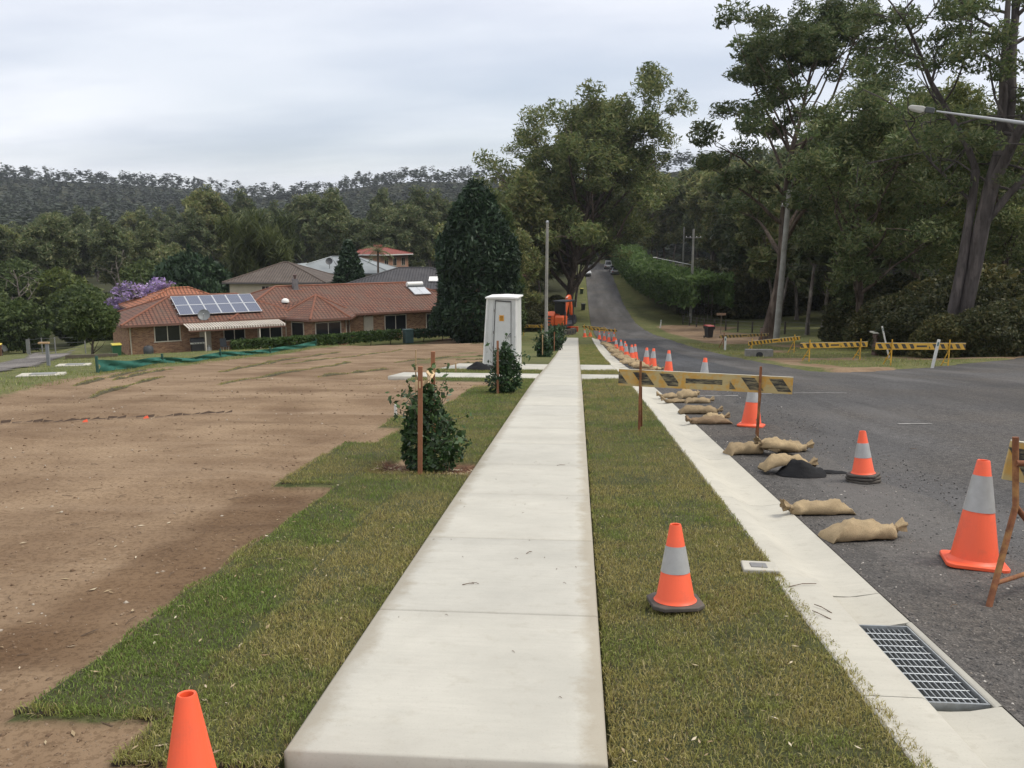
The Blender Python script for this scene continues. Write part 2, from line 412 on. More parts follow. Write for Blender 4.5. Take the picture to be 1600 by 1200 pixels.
def ground_mat():
    m, nt, p = newmat('ground_soil_and_grass')
    at = nd(nt, 'ShaderNodeAttribute', attribute_name='zone'); se = nd(nt, 'ShaderNodeSeparateColor'); nt.links.new(at.outputs['Color'], se.inputs[0])
    big = noise(nt, 0.7, 5, 0.6); fine = noise(nt, 28, 5, 0.7); mid = noise(nt, 5, 5, .6)
    soil = mixc(nt, ramp(nt, big, [(.35, 0), (.65, 1)]), (.215, .142, .085), (.335, .238, .150))
    soil = mixc(nt, ramp(nt, fine, [(.30, .0), (.44, .0), (.50, .6)]), mixc(nt, 1.0, soil, (.62, .6, .58), 'MULTIPLY'), soil)
    vor = nd(nt, 'ShaderNodeTexVoronoi', ins={'Scale': 42.0}, feature='F1'); nt.links.new(objco(nt), vor.inputs['Vector'])
    crumbs = ramp(nt, vor.outputs['Distance'], [(.08, 1.0), (.2, 0.0)])
    soil = mixc(nt, crumbs, soil, mixc(nt, mid, (.12, .075, .045), (.36, .28, .2)))
    trk = nd(nt, 'ShaderNodeMapping', ins={'Rotation': (0, 0, -.64), 'Scale': (.10, 1.3, 1)}); nt.links.new(objco(nt), trk.inputs['Vector'])
    tn = noise(nt, 1.0, 6, .62, trk.outputs[0]); soil = mixc(nt, ramp(nt, tn, [(.38, .0), (.52, .0), (.70, .30)]), soil, (.40, .30, .205)); soil = mixc(nt, ramp(nt, tn, [(.28, .5), (.40, 0)]), soil, (.125, .08, .047))
    soil = mixc(nt, se.outputs['Blue'], soil, mixc(nt, 1.0, soil, (.56, .50, .45), 'MULTIPLY'))
    gr = mixc(nt, ramp(nt, mid, [(.35, 0), (.65, 1)]), (.075, .098, .028), (.165, .165, .06))
    gr = mixc(nt, ramp(nt, big, [(.4, 0), (.7, .75)]), gr, (.22, .195, .09))
    gr = mixc(nt, ramp(nt, fine, [(.35, .75), (.6, 0)]), gr, (.035, .045, .016))
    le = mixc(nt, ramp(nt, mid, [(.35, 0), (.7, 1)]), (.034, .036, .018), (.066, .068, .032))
    mulch = mixc(nt, ramp(nt, fine, [(.35, 0), (.65, 1)]), (.05, .022, .014), (.16, .075, .045))
    edge = nd(nt, 'ShaderNodeMath', operation='ADD'); nt.links.new(se.outputs['Red'], edge.inputs[0]); 
    k = nd(nt, 'ShaderNodeMath', ins={1: .55}, operation='MULTIPLY_ADD'); nt.links.new(mid, k.inputs[0]); k.inputs[2].default_value = -.27
    nt.links.new(k.outputs[0], edge.inputs[1])
    col = mixc(nt, ramp(nt, edge.outputs[0], [(.40, 0), (.60, 1)]), gr, soil)
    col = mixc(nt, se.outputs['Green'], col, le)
    col = mixc(nt, at.outputs['Alpha'], col, mulch)
    nt.links.new(col, p.inputs['Base Color']); p.inputs['Roughness'].default_value = .95; p.inputs['Specular IOR Level'].default_value = .15
    hh = nd(nt, 'ShaderNodeMath', operation='ADD'); nt.links.new(fine, hh.inputs[0]); nt.links.new(crumbs, hh.inputs[1])
    nt.links.new(bump(nt, hh.outputs[0], .55, .018), p.inputs['Normal'])
    return m
g = np_mesh('ground', nv, gf, ground_mat(), smooth=True, attr={'zone': gattr})
tag(g, kind='structure')

# ---- asphalt
def asphalt_mat(name, base, warm):
    m, nt, p = newmat(name)
    vor = nd(nt, 'ShaderNodeTexVoronoi', ins={'Scale': 85.0, 'Randomness': 1.0}); nt.links.new(objco(nt), vor.inputs['Vector'])
    chip = ramp(nt, vor.outputs['Color'], [(.0, .45), (.55, .95), (1.0, 1.75)])
    mpn = nd(nt, 'ShaderNodeMapping', ins={'Scale': (1.0, .18, 1)}); nt.links.new(objco(nt), mpn.inputs['Vector'])
    tr = noise(nt, .8, 6, .62, mpn.outputs[0]); pa = noise(nt, .22, 6, .62); gri = noise(nt, 14, 5, .75)
    c = mixc(nt, ramp(nt, tr, [(.35, 0), (.7, 1)]), base, tuple(b * 1.95 for b in base))
    c = mixc(nt, ramp(nt, pa, [(.42, 0), (.62, .8)]), c, warm)
    c = mixc(nt, ramp(nt, gri, [(.40, .6), (.56, 0)]), c, tuple(b * .42 for b in base))
    c = mixc(nt, 1.0, c, chip, 'MULTIPLY')
    m2 = nd(nt, 'ShaderNodeMapping', ins={'Scale': (.75, .045, 1), 'Rotation': (0, 0, .12)}); nt.links.new(objco(nt), m2.inputs['Vector']); ln = noise(nt, 1.0, 5, .55, m2.outputs[0])
    c = mixc(nt, ramp(nt, ln, [(.50, 0), (.64, .6)]), c, tuple(b * 2.0 for b in base)); c = mixc(nt, ramp(nt, ln, [(.32, .55), (.44, 0)]), c, tuple(b * .6 for b in base))
    sp = noise(nt, 55, 2, .5); c = mixc(nt, ramp(nt, sp, [(.70, 0), (.74, .6)]), c, (.32, .30, .27))
    # paler strip where wheels have run, darker patches of new seal
    nt.links.new(c, p.inputs['Base Color']); p.inputs['Roughness'].default_value = .82; p.inputs['Specular IOR Level'].default_value = .35
    nt.links.new(bump(nt, vor.outputs['Distance'], .7, .012), p.inputs['Normal'])
    return m
asph = asphalt_mat('road_asphalt', (.060, .057, .055), (.108, .094, .080))
rx = np.concatenate([np.linspace(KX2 - .03, 9, 74), np.linspace(9.25, 60, 100)]); ry = np.concatenate([np.linspace(-30, 1.5, 20), axis(1.6, 330, 2.2, 6, .09, .012)])
RX, RY = np.meshgrid(rx, ry); RZ = rz_(RX, RY); RM = road(np.maximum(RX, KX2), RY)
RZ = np.where(RM < .5, hbase(RX, RY) - .30, RZ)
idx = np.arange(RX.size).reshape(RX.shape)
keep = (np.maximum.reduce([RM[:-1, :-1], RM[1:, :-1], RM[:-1, 1:], RM[1:, 1:]]) > .5)
q = np.stack([idx[:-1, :-1], idx[:-1, 1:], idx[1:, 1:], idx[1:, :-1]], -1)[keep]
o = np_mesh('road', np.stack([RX, RY, RZ], -1).reshape(-1, 3), q, asph, smooth=True); tag(o, kind='structure')
# patch of newer, darker seal where the trench was dug, and the coarse gravel shoulder beside the new kerb
def strip(name, x0, x1, y0, y1, mat, dz, nxs=12, dy=.5, wobble=.15):
    ys = np.arange(y0, y1, dy); us = np.linspace(0, 1, nxs); U, Y = np.meshgrid(us, ys)
    w0 = wobble * (fbm(Y * .8, Y * 0 + x0, 3) - .5) * 2; w1 = wobble * (fbm(Y * .8 + 50, Y * 0 + x1, 3) - .5) * 2
    X = (x0 + (w0 if wobble else 0) * 0) * (1 - U) + (x1 + w1) * U
    Z = rz_(X, Y) + dz
    ii = np.arange(X.size).reshape(X.shape)
    qq = np.stack([ii[:-1, :-1], ii[:-1, 1:], ii[1:, 1:], ii[1:, :-1]], -1).reshape(-1, 4)
    oo = np_mesh(name, np.stack([X, Y, Z], -1).reshape(-1, 3), qq, mat, smooth=True); tag(oo, kind='structure'); return oo
grav = asphalt_mat('gravel_shoulder', (.068, .063, .058), (.105, .088, .071))
strip('gravel_shoulder', KX2, 3.05, -2, 21, grav, .006, 14, .25, .35)
strip('new_road_patch', KX2 + .02, 5.6, 26, 74, asphalt_mat('new_seal', (.048, .049, .052), (.06, .058, .056)), .007, 16, .5, .22)
# worn white lines
wl = plain('worn_white_paint', (.27, .26, .24), .8, .35, 9, dirt=(.11, .105, .1), dirt_amt=1.0)
for i, (x, y, L) in enumerate([(5.2, 18.5, 1.1), (3.9, 18.3, .5), (2.95, 17.8, .8), (5.15, 13.2, .5), (7.4, 14.0, .35), (4.9, 213, 3.2)]):
    b = MB(); n = 6
    for k in range(n):
        a0 = L * k / n - L / 2; a1 = L * (k + 1) / n - L / 2; w = .035 + .03 * random.random()
        if y > 100: P = [(x - .07, y + a0), (x + .07, y + a0), (x + .07, y + a1), (x - .07, y + a1)]
        else: P = [(x + a0, y - w), (x + a1, y - w), (x + a1, y + w), (x + a0, y + w)]
        b.add([(px, py, float(rz_(px, py)) + .009) for px, py in P], [(0, 1, 2, 3)])
    tag(b.build('road_marking', wl), kind='structure')
# left street
lx, ly = np.meshgrid(np.linspace(-56, -6, 130), np.linspace(5, 82, 190)); lm = inpoly(lx, ly, LST); lz = h(lx, ly) + .03
ii = np.arange(lx.size).reshape(lx.shape); kp = lm[:-1, :-1] & lm[1:, :-1] & lm[:-1, 1:] & lm[1:, 1:]
o = np_mesh('side_street', np.stack([lx, ly, lz], -1).reshape(-1, 3), np.stack([ii[:-1, :-1], ii[:-1, 1:], ii[1:, 1:], ii[1:, :-1]], -1)[kp], asphalt_mat('street_asphalt', (.12, .108, .098), (.15, .13, .115)), smooth=True)
tag(o, kind='structure')

# ---- concrete
def concrete_mat(name, base, stain=.5):
    m, nt, p = newmat(name)
    a = noise(nt, 1.6, 6, .62); b = noise(nt, 9, 6, .7); f = noise(nt, 120, 3, .6)
    mpn = nd(nt, 'ShaderNodeMapping', ins={'Scale': (.8, 7.0, 1)}); nt.links.new(objco(nt), mpn.inputs['Vector'])
    br = noise(nt, 5, 5, .7, mpn.outputs[0])
    oi = nd(nt, 'ShaderNodeObjectInfo')
    c = mixc(nt, ramp(nt, a, [(.3, 0), (.7, 1)]), tuple(k * .86 for k in base), tuple(min(.8, k * 1.06) for k in base))
    c = mixc(nt, ramp(nt, br, [(.42, 0), (.7, .35)]), c, tuple(k * .8 for k in base))
    c = mixc(nt, ramp(nt, b, [(.55, 0), (.8, stain)]), c, (.33, .30, .24))
    c = mixc(nt, ramp(nt, f, [(.30, .3), (.42, 0)]), c, (.28, .26, .22))
    c = mixc(nt, 1.0, c, ramp(nt, oi.outputs['Random'], [(0, (.93, .93, .93)), (1, (1.03, 1.02, 1.0))]), 'MULTIPLY')
    # damp, mud-stained margins beside the turf (stain keyed to the slab's own width)
    at = nd(nt, 'ShaderNodeAttribute', attribute_name='rim'); se = nd(nt, 'ShaderNodeSeparateColor'); nt.links.new(at.outputs['Color'], se.inputs[0])
    e = nd(nt, 'ShaderNodeMath', ins={1: .62}, operation='MULTIPLY_ADD'); nt.links.new(se.outputs['Red'], e.inputs[0]); nt.links.new(noise(nt, 4.5, 7, .7), e.inputs[2])
    c = mixc(nt, ramp(nt, e.outputs[0], [(.68, .0), (.82, .26), (1.1, .55)]), c, (.27, .225, .155))
    nt.links.new(c, p.inputs['Base Color']); p.inputs['Roughness'].default_value = .8; p.inputs['Specular IOR Level'].default_value = .3
    nt.links.new(bump(nt, f, .12, .004, bump(nt, br, .08, .01)), p.inputs['Normal'])
    return m
conc = concrete_mat('path_concrete', (.48, .462, .405))
conk = concrete_mat('kerb_concrete', (.50, .475, .405), .7)

def slab(name, x0, x1, y0, y1, zf, th, mat, parent, nxs=7, nys=6, ch=.008, rim=True):
    """concrete slab following the slope, with arrised edges"""
    xs = np.array([x0, x0 + ch] + list(np.linspace(x0 + ch, x1 - ch, nxs)[1:-1]) + [x1 - ch, x1]); ys = np.array([y0, y0 + ch] + list(np.linspace(y0 + ch, y1 - ch, nys)[1:-1]) + [y1 - ch, y1])
    X, Y = np.meshgrid(xs, ys); Z = zf(X, Y)
    ex = np.minimum(X - x0, x1 - X); ey = np.minimum(Y - y0, y1 - Y); Z = Z - np.where((ex < 1e-6) | (ey < 1e-6), ch * .8, 0)
    r = np.clip(1.25 - ex / .10, 0, 1) if rim else np.zeros_like(X)
    n_x, n_y = len(xs), len(ys); v = np.stack([X, Y, Z], -1).reshape(-1, 3); ii = np.arange(n_x * n_y).reshape(n_y, n_x)
    f = np.stack([ii[:-1, :-1], ii[:-1, 1:], ii[1:, 1:], ii[1:, :-1]], -1).reshape(-1, 4)
    ring = np.concatenate([ii[0, :], ii[1:, -1], ii[-1, -2::-1], ii[-2:0:-1, 0]]); nb = len(v)
    low = v[ring].copy(); low[:, 2] -= th; v = np.concatenate([v, low]); n = len(ring)
    sf = np.array([(ring[(k + 1) % n], ring[k], nb + k, nb + (k + 1) % n) for k in range(n)])
    at = np.zeros((len(v), 4)); at[:nb, 0] = r.ravel(); at[:, 3] = 1; at[nb:, 0] = .6
    cen = np.array([(x0 + x1) / 2, (y0 + y1) / 2, 0])
    return np_mesh(name, v, np.concatenate([f, sf]), mat, parent, attr={'rim': at})
fp = empty('footpath', (0, 0, 0)); tag(fp, kind='structure')
zpath = lambda x, y: hbase(-.5 + 0 * x, y)
ys = list(np.arange(PY0, 22.2, 1.51)); ys[-1] = 22.2
ys2 = list(np.arange(31.6, 74, 1.51))
for ylist in (ys, [22.2, 24.3, 27.2, 31.6], ys2):
    for a, b in zip(ylist[:-1], ylist[1:]): slab('slab', PX0, PX1, a + .006, b - .006, zpath, .12, conc, fp, 9, 8, .012)
dr = empty('driveway', (0, 0, 0)); tag(dr, kind='structure')
for (y0, y1), x0 in ((D1, -5.0), (D2, -4.4)):
    xs_ = [x0, x0 + 2.0, PX0 - .005]
    for a, b in zip(xs_[:-1], xs_[1:]): slab('slab', a, b - .008, y0, y1, lambda x, y: hbase(-.5 + 0 * x, y) - .01, .12, conc, dr, 5, 5, rim=False)
    slab('slab', PX1 + .006, KX0 - .006, y0, y1, lambda x, y: hbase(-.5 + 0 * x, y) - .01, .12, conc, dr, 4, 4, rim=False)
kb = empty('kerb_and_gutter', (0, 0, 0)); tag(kb, kind='structure')
def kerb_seg(y0, y1, kind):
    """one cast length; 'roll' = flat dished section, 'stand' = standing kerb block over the pit"""
    if kind == 'roll': P = [(KX0, -.13), (KX0, -.022), (KX0 + .012, -.012), (1.40, -.018), (1.474, -.06), (1.56, -.092), (1.66, -.094), (KX2 - .012, -.065), (KX2, -.075), (KX2, -.2)]
    elif kind == 'stand': P = [(1.20, -.13), (1.20, .012), (1.212, .022), (1.445, .020), (1.467, .008), (1.495, -.105), (1.5, -.2)]
    else: P = [(1.499, -.2), (1.499, -.098), (1.62, -.098), (1.70, -.092), (KX2 - .012, -.065), (KX2, -.075), (KX2, -.2)]
    n = max(2, int((y1 - y0) / .6) + 1); yy = np.linspace(y0 + .003, y1 - .003, n); vs = []; fs = []
    for y in yy:
        b = float(hbase(-.5, y)); vs += [(x, y, b + z) for x, z in P]
    m_ = len(P)
    for i in range(n - 1):
        for k in range(m_ - 1): a = i * m_ + k; fs.append((a, a + 1, a + 1 + m_, a + m_))
    fs.append(tuple(range(m_))); fs.append(tuple((n - 1) * m_ + k for k in range(m_)[::-1]))
    b = MB(); b.add(vs, fs); b.build('kerb_segment', conk, kb, smooth=35)
for a, b in ((-6, .4), (.4, 2.0), (2.0, 3.4), (3.4, 5.02)): kerb_seg(a, b, 'stand')
GR0, GR1 = 3.56, 4.50
for a, b in ((-6, 1.6), (1.6, GR0 - .03), (GR1 + .03, 5.02)): kerb_seg(a, b, 'gut')
yk = list(np.arange(5.02, 74, 2.45)) + [74.0]
for a, b in zip(yk[:-1], yk[1:]): kerb_seg(a, b, 'roll')
# strip of gutter concrete on the road side of the grate
b = MB(); zz = lambda y: float(hbase(-.5, y))
b.add([(x, y, zz(y) + z) for y in (GR0 - .03, GR1 + .03) for x, z in ((1.806, -.2), (1.806, -.075), (1.812, -.070), (KX2 - .01, -.062), (KX2, -.07), (KX2, -.2))], [(0, 1, 7, 6), (1, 2, 8, 7), (2, 3, 9, 8), (3, 4, 10, 9), (4, 5, 11, 10)])
b.build('gutter_lip', conk, kb)

# ---- galvanised grate over the pit
galv = plain('galvanised_steel', (.40, .42, .43), .5, .18, 20, metal=.75, dirt=(.25, .23, .2), dirt_amt=.4)
dark = plain('pit_shadow', (.03, .03, .032), .9, .2, 8)
gt = empty('drain_grate', (1.652, (GR0 + GR1) / 2, zz((GR0 + GR1) / 2) - .09)); gt.rotation_euler.x = math.atan((zz(GR1) - zz(GR0)) / (GR1 - GR0))
tag(gt, 'galvanised steel drain grate set in the concrete gutter', 'drain grate')
gw, gl = .298, GR1 - GR0
b = MB(); b.box((0, -gl / 2 + .006, -.01), (gw, .012, .05)); b.box((0, gl / 2 - .006, -.01), (gw, .012, .05)); b.box((-gw / 2 + .004, 0, -.01), (.008, gl - .03, .05)); b.box((gw / 2 - .004, 0, -.01), (.008, gl - .03, .05))
b.build('frame', galv, gt)
b = MB(); b.box((0, 0, -.02), (.0055, gl - .03, .04)); b0 = b.build('bar', galv, gt); nb_ = 10
for k in range(nb_):
    c = b0 if k == 0 else b0.copy()
    if k: COL.objects.link(c); c.parent = gt
    c.location.x = -gw / 2 + gw * (k + 1) / (nb_ + 1)
b = MB(); b.tube([(-gw / 2 + .01, 0, 0), (gw / 2 - .01, 0, 0)], .0045, 6); c0 = b.build('cross_bar', galv, gt, smooth=60)
for k in range(10):
    c = c0 if k == 0 else c0.copy()
    if k: COL.objects.link(c); c.parent = gt
    c.location = (0, -gl / 2 + gl * (k + 1) / 11, -.002)
b = MB(); b.box((0, 0, -.35), (gw + .05, gl + .02, .02)); b.box((-gw / 2 - .02, 0, -.2), (.02, gl, .3)); b.box((gw / 2 + .012, 0, -.2), (.02, gl, .3)); b.box((0, gl / 2 + .012, -.2), (gw, .02, .3)); b.build('pit_box', dark, gt)
# small service pit in the verge
sp = empty('service_pit', (1.16, 5.22, float(hbase(1.16, 5.22)) + .018), R_(-3)); sp.rotation_euler.x = -.088; tag(sp, 'small square concrete service pit with grey lid in the verge turf', 'pit')
b = MB(); b.prism([(-.11, -.10), (.11, -.10), (.115, .10), (-.10, .10)], 'z', -.08, .012); b.build('surround', conk, sp, bevel=.008)
b = MB(); b.box((-.005, -.005, .012), (.10, .09, .012)); b.build('lid', plain('grey_plastic_lid', (.19, .185, .18), .6, .15, 30), sp, bevel=.004)
# ------------------------------------------------------------------ turf blades
def grass_mat():
    m, nt, p = newmat('turf_blades')
    at = nd(nt, 'ShaderNodeAttribute', attribute_name='tint')
    nt.links.new(at.outputs['Color'], p.inputs['Base Color']); p.inputs['Roughness'].default_value = .6; p.inputs['Specular IOR Level'].default_value = .2
    tr = nt.nodes.new('ShaderNodeBsdfTranslucent'); nt.links.new(at.outputs['Color'], tr.inputs['Color'])
    mix = nt.nodes.new('ShaderNodeMixShader'); mix.inputs[0].default_value = .3
    nt.links.new(p.outputs[0], mix.inputs[1]); nt.links.new(tr.outputs[0], mix.inputs[2]); nt.links.new(mix.outputs[0], nt.nodes['Material Output'].inputs['Surface'])
    return m
GM = grass_mat()
def blades(x, y, z, L, wd, lay, col, seg):
    """x,y,z roots; L length; wd width; lay 0 upright..1 flat; seg 1 or 2; returns v, f(tri), colours"""
    n = len(x); az = rng.random(n) * 2 * np.pi; a2 = rng.random(n) * 2 * np.pi
    dx, dy = np.cos(az), np.sin(az); sx, sy = np.cos(a2) * wd / 2, np.sin(a2) * wd / 2
    root = np.stack([x, y, z], 1); side = np.stack([sx, sy, np.zeros(n)], 1)
    tip = root + np.stack([dx * L * lay, dy * L * lay, L * np.sqrt(np.clip(1 - lay ** 2, .02, 1))], 1)
    if seg == 1:
        v = np.stack([root - side, root + side, tip], 1).reshape(-1, 3); f = np.arange(3 * n).reshape(-1, 3); c = np.repeat(col, 3, 0)
    else:
        mid = root + np.stack([dx * L * lay * .35, dy * L * lay * .35, L * .55 * np.sqrt(np.clip(1 - lay ** 2, .05, 1)) + .004 * lay], 1)
        tip = tip - np.stack([0 * x, 0 * x, L * .25 * lay], 1)
        v = np.stack([root - side, root + side, mid + side * .8, mid - side * .8, tip], 1).reshape(-1, 3)
        b = np.arange(n)[:, None] * 5; f = np.concatenate([b + np.array([[0, 1, 2]]), b + np.array([[0, 2, 3]]), b + np.array([[3, 2, 4]])], 0); c = np.repeat(col, 5, 0)
    return v, f, c
def turf_colour(x, y, dry):
    n = len(x); r = rng.random(n); pn = fbm(x * 1.3 + 5, y * 1.3, 3); fine = fbm(x * 6, y * 6 + 3, 2)
    g = np.array([.165, .225, .050]); ol = np.array([.335, .29, .098]); st = np.array([.46, .39, .20]); br = np.array([.16, .11, .06])
    k = np.clip(dry + (pn - .5) * 1.9 + (fine - .5) * 1.2, 0, 1)[:, None]
    c = g * (1 - k) + ol * k
    sel = r < (.04 + .12 * k[:, 0]); c[sel] = st * (.6 + .6 * rng.random((sel.sum(), 1)))
    sel = (r > .93); c[sel] = br
    c = c * (.7 + .6 * rng.random((n, 1)))
    return np.concatenate([c, np.ones((n, 1))], 1)
def turf(name, label, x0, x1, y0, y1, dryf):
    V = []; F = []; C = []; off = 0
    y = y0
    while y < y1:
        ye = min(y1, y * 1.28); dens = min(15000, 15000 * (3.6 / y) ** 1.35); n = int(dens * (x1 - x0) * (ye - y))
        X = x0 + (x1 - x0) * rng.random(n); Y = y + (ye - y) * rng.random(n)
        xo = np.where(X < 0, (X + 1.05) / .59, (X - PX1) / .575); col_ = np.floor(xo); sy_ = np.mod(Y + col_ * .77, 1.85)     # turf rolls, with seams between
        seam = np.minimum(np.abs(xo - np.round(xo)) * .58, np.minimum(sy_, 1.85 - sy_)) + .012 * (fbm(X * 9, Y * 9, 2) - .5)
        thin = np.where(seam < .012, .22, 1.0) * (1 - .5 * sm(.60, .70, fbm(X * 2.2 + 7, Y * 2.2, 3)))
        k = rng.random(n) < lawn(X, Y) * (1 - pathm(X, Y)) * (1 - drive(X, Y)) * thin; X, Y = X[k], Y[k]; n = len(X)
        if n:
            sc = 1 + .045 * max(0, y - 4)
            L = (.016 + .022 * rng.random(n)) * (.75 + .5 * fbm(X * 4, Y * 4 + 60, 2)) * (1 + .6 * (rng.random(n) < .06)) * min(sc, 2.0); wd = .0034 * min(sc * 1.15, 3.5) * (.7 + .6 * rng.random(n))
            lay = np.clip(.25 + .65 * rng.random(n), 0, .97)
            v, f, c = blades(X, Y, h(X, Y) - .003, L, wd, lay, turf_colour(X, Y, dryf(X, Y)), 2 if y < 6.5 else 1)
            V.append(v); F.append(f + off); C.append(c); off += len(v)
        y = ye
    o = np_mesh(name, np.concatenate(V), np.concatenate(F), GM, attr={'tint': np.concatenate(C)})
    tag(o, label, 'turf', kind='stuff')
turf('turf_lawn', 'laid turf between the bare soil and the footpath', -4.4, PX0 + .01, 2.6, 31, lambda x, y: .70 - .80 * sm(-1.55, -1.75, x) * sm(9, 7, y) - .35 * sm(9.2, 10, y) + .0 * x)
turf('turf_verge', 'laid turf verge between the footpath and the kerb', PX1 - .015, KX0 + .03, 2.3, 60, lambda x, y: .80 + .15 * sm(5, 3, y) - .15 * sm(6, 12, y))
# tufts along the far verges and the grass corner
def tufts(name, label, n, fx, L0, dry):
    X, Y = fx(n); Z = h(X, Y); L = L0 * (.5 + rng.random(len(X)))
    v, f, c = blades(X, Y, Z - .01, L, L * .13, np.clip(.2 + .6 * rng.random(len(X)), 0, .9), turf_colour(X, Y, np.full(len(X), dry)), 1)
    tag(np_mesh(name, v, f, GM, attr={'tint': c}), label, 'grass', kind='stuff')
def _corner(n):
    X = 7.2 + 17 * rng.random(n) ** 1.3; Y = 25 + 38 * rng.random(n); k = (corner(X, Y) > .02) & (fbm(X * .18, Y * .18 + 4, 3) < .62); return X[k], Y[k]
tufts('rough_grass', 'rough grass on the wedge beside the side street', 34000, _corner, .10, .55)
def _left(n):
    Y = 14 + 55 * rng.random(n); X = np.interp(Y, _DY, _DX) - 12 * rng.random(n) ** 1.5 + .3; k = ~inpoly(X, Y, LST); return X[k], Y[k]
tufts('lawn_grass', 'green lawn between the bare soil and the street', 26000, _left, .085, .25)
def _bare(n):
    X = -15 + 12.5 * rng.random(n); Y = 5 + 68 * rng.random(n) ** .8; k = (dirt(X, Y) > .5) & (rng.random(n) < sm(.56, .66, fbm(X * .35, Y * .35 + 31, 3)) * sm(9, 25, Y)); return X[k], Y[k]
tufts('soil_weeds', 'thin weeds and grass coming up through the bare soil', 26000, _bare, .045, .7)

# ------------------------------------------------------------------ loose bits: soil clods, road stones, twigs
def stones(name, label, cat, X, Y, Z, size, mat):
    n = len(X); base = np.array([(1, 0, 0), (-1, 0, 0), (0, 1, 0), (0, -1, 0), (0, 0, 1), (0, 0, -1)], float)
    fs = np.array([(0, 2, 4), (2, 1, 4), (1, 3, 4), (3, 0, 4), (2, 0, 5), (1, 2, 5), (3, 1, 5), (0, 3, 5)])
    v = base[None] * (size[:, None, None] * (.6 + .8 * rng.random((n, 6, 1)))); a = rng.random(n) * 6.28
    ca, sa = np.cos(a)[:, None], np.sin(a)[:, None]; vx = v[..., 0] * ca - v[..., 1] * sa; vy = v[..., 0] * sa + v[..., 1] * ca
    v = np.stack([vx + X[:, None], vy + Y[:, None], v[..., 2] * .7 + Z[:, None]], -1).reshape(-1, 3)
    f = (fs[None] + 6 * np.arange(n)[:, None, None]).reshape(-1, 3)
    tag(np_mesh(name, v, f, mat), label, cat, kind='stuff')
def islandmat(name, stops, rough=.9):
    m, nt, p = newmat(name); g_ = nt.nodes.new('ShaderNodeNewGeometry'); nt.links.new(ramp(nt, g_.outputs['Random Per Island'], stops), p.inputs['Base Color'])
    p.inputs['Roughness'].default_value = rough; p.inputs['Specular IOR Level'].default_value = .2; return m
n = 15000; Y = 2.3 + 20 * rng.random(n) ** 2; X = -1.2 - (rng.random(n)) * (1.5 + .85 * Y); k = (dirt(X, Y) > .6) & (lawn(X, Y) < .3); X, Y = X[k], Y[k]
stones('soil_clods', 'small clods and stones on the bare soil', 'soil', X, Y, h(X, Y), .003 + .009 * rng.random(len(X)) ** 4 * (1 + .12 * Y), islandmat('clods', [(0, (.10, .062, .038)), (.6, (.20, .135, .085)), (.9, (.26, .19, .13)), (1, (.42, .37, .3))]))
n = 9500; Y = 2.5 + 19 * rng.random(n) ** 1.8; X = KX2 + .01 + 1.9 * rng.random(n) ** 1.5
stones('loose_gravel', 'loose grey road gravel along the new gutter', 'gravel', X, Y, rz_(X, Y) + .006, .003 + .010 * rng.random(n) ** 3, islandmat('gravel', [(0, (.05, .049, .048)), (.6, (.13, .122, .115)), (.93, (.24, .21, .18)), (1, (.6, .56, .5))]))
def twigs(name, label, pts, mat):
    V = []; F = []; off = 0
    for x, y, z, a, L, r in pts:
        p = np.array([[x - math.cos(a) * L / 2, y - math.sin(a) * L / 2, z], [x + .15 * L * random.uniform(-1, 1), y + .15 * L * random.uniform(-1, 1), z + .004 + r], [x + math.cos(a) * L / 2, y + math.sin(a) * L / 2, z + r]])
        s = np.array([-math.sin(a), math.cos(a), 0]) * r
        for i in range(2):
            V += [p[i] - s, p[i] + s, p[i] + [0, 0, r * 1.6], p[i + 1] - s * .7, p[i + 1] + s * .7, p[i + 1] + [0, 0, r * 1.2]]
            F += [(off, off + 3, off + 5, off + 2), (off + 1, off + 2, off + 5, off + 4)]; off += 6
    tag(np_mesh(name, np.array(V), np.array(F), mat), label, 'debris', kind='stuff')
bark = plain('bark_bits', (.10, .065, .04), .9, .4, 30)
P = []
for i in range(300):
    Y = 2.6 + 17 * random.random() ** 1.4; X = -1.4 - random.random() * (1.2 + .8 * Y)
    if float(dirt(X, Y)) > .6 and float(lawn(X, Y)) < .3: P.append((X, Y, gz(X, Y) + .002, random.random() * 6.28, random.uniform(.02, .11) * (1 + .04 * Y), random.uniform(.0015, .004)))
twigs('soil_twigs', 'dark twigs and bark scattered on the bare soil', P, bark)
P = [(-.62, 4.75, float(zpath(0, 4.75)) + .002, .3, .07, .003), (-.58, 4.77, float(zpath(0, 4.77)) + .002, -.4, .05, .002), (-.3, 5.45, float(zpath(0, 5.45)) + .002, .8, .05, .003), (-.15, 8.8, float(zpath(0, 8.8)) + .002, .2, .09, .003)]
P += [(random.uniform(-1, .1), y_, float(zpath(0, y_)) + .001, random.random() * 6, random.uniform(.01, .025), .0015) for y_ in [random.uniform(2.9, 9) for _ in range(26)]]
P += [(1.32 + random.uniform(-.06, .1), y_, float(hbase(-.5, y_)) + .024, random.random() * 6, random.uniform(.06, .2), .003) for y_ in (4.35, 4.45, 4.85)]
P += [(random.uniform(2, 5), y_, float(rz_(3, y_)) + .01, random.random() * 6, random.uniform(.04, .14), .003) for y_ in [random.uniform(3, 11) for _ in range(16)]]
twigs('path_twigs', 'small twigs and dry bits on the path, kerb and road', P, bark)
lf = islandmat('dry_leaves', [(0, (.20, .13, .07)), (.5, (.36, .28, .17)), (1, (.55, .48, .36))])
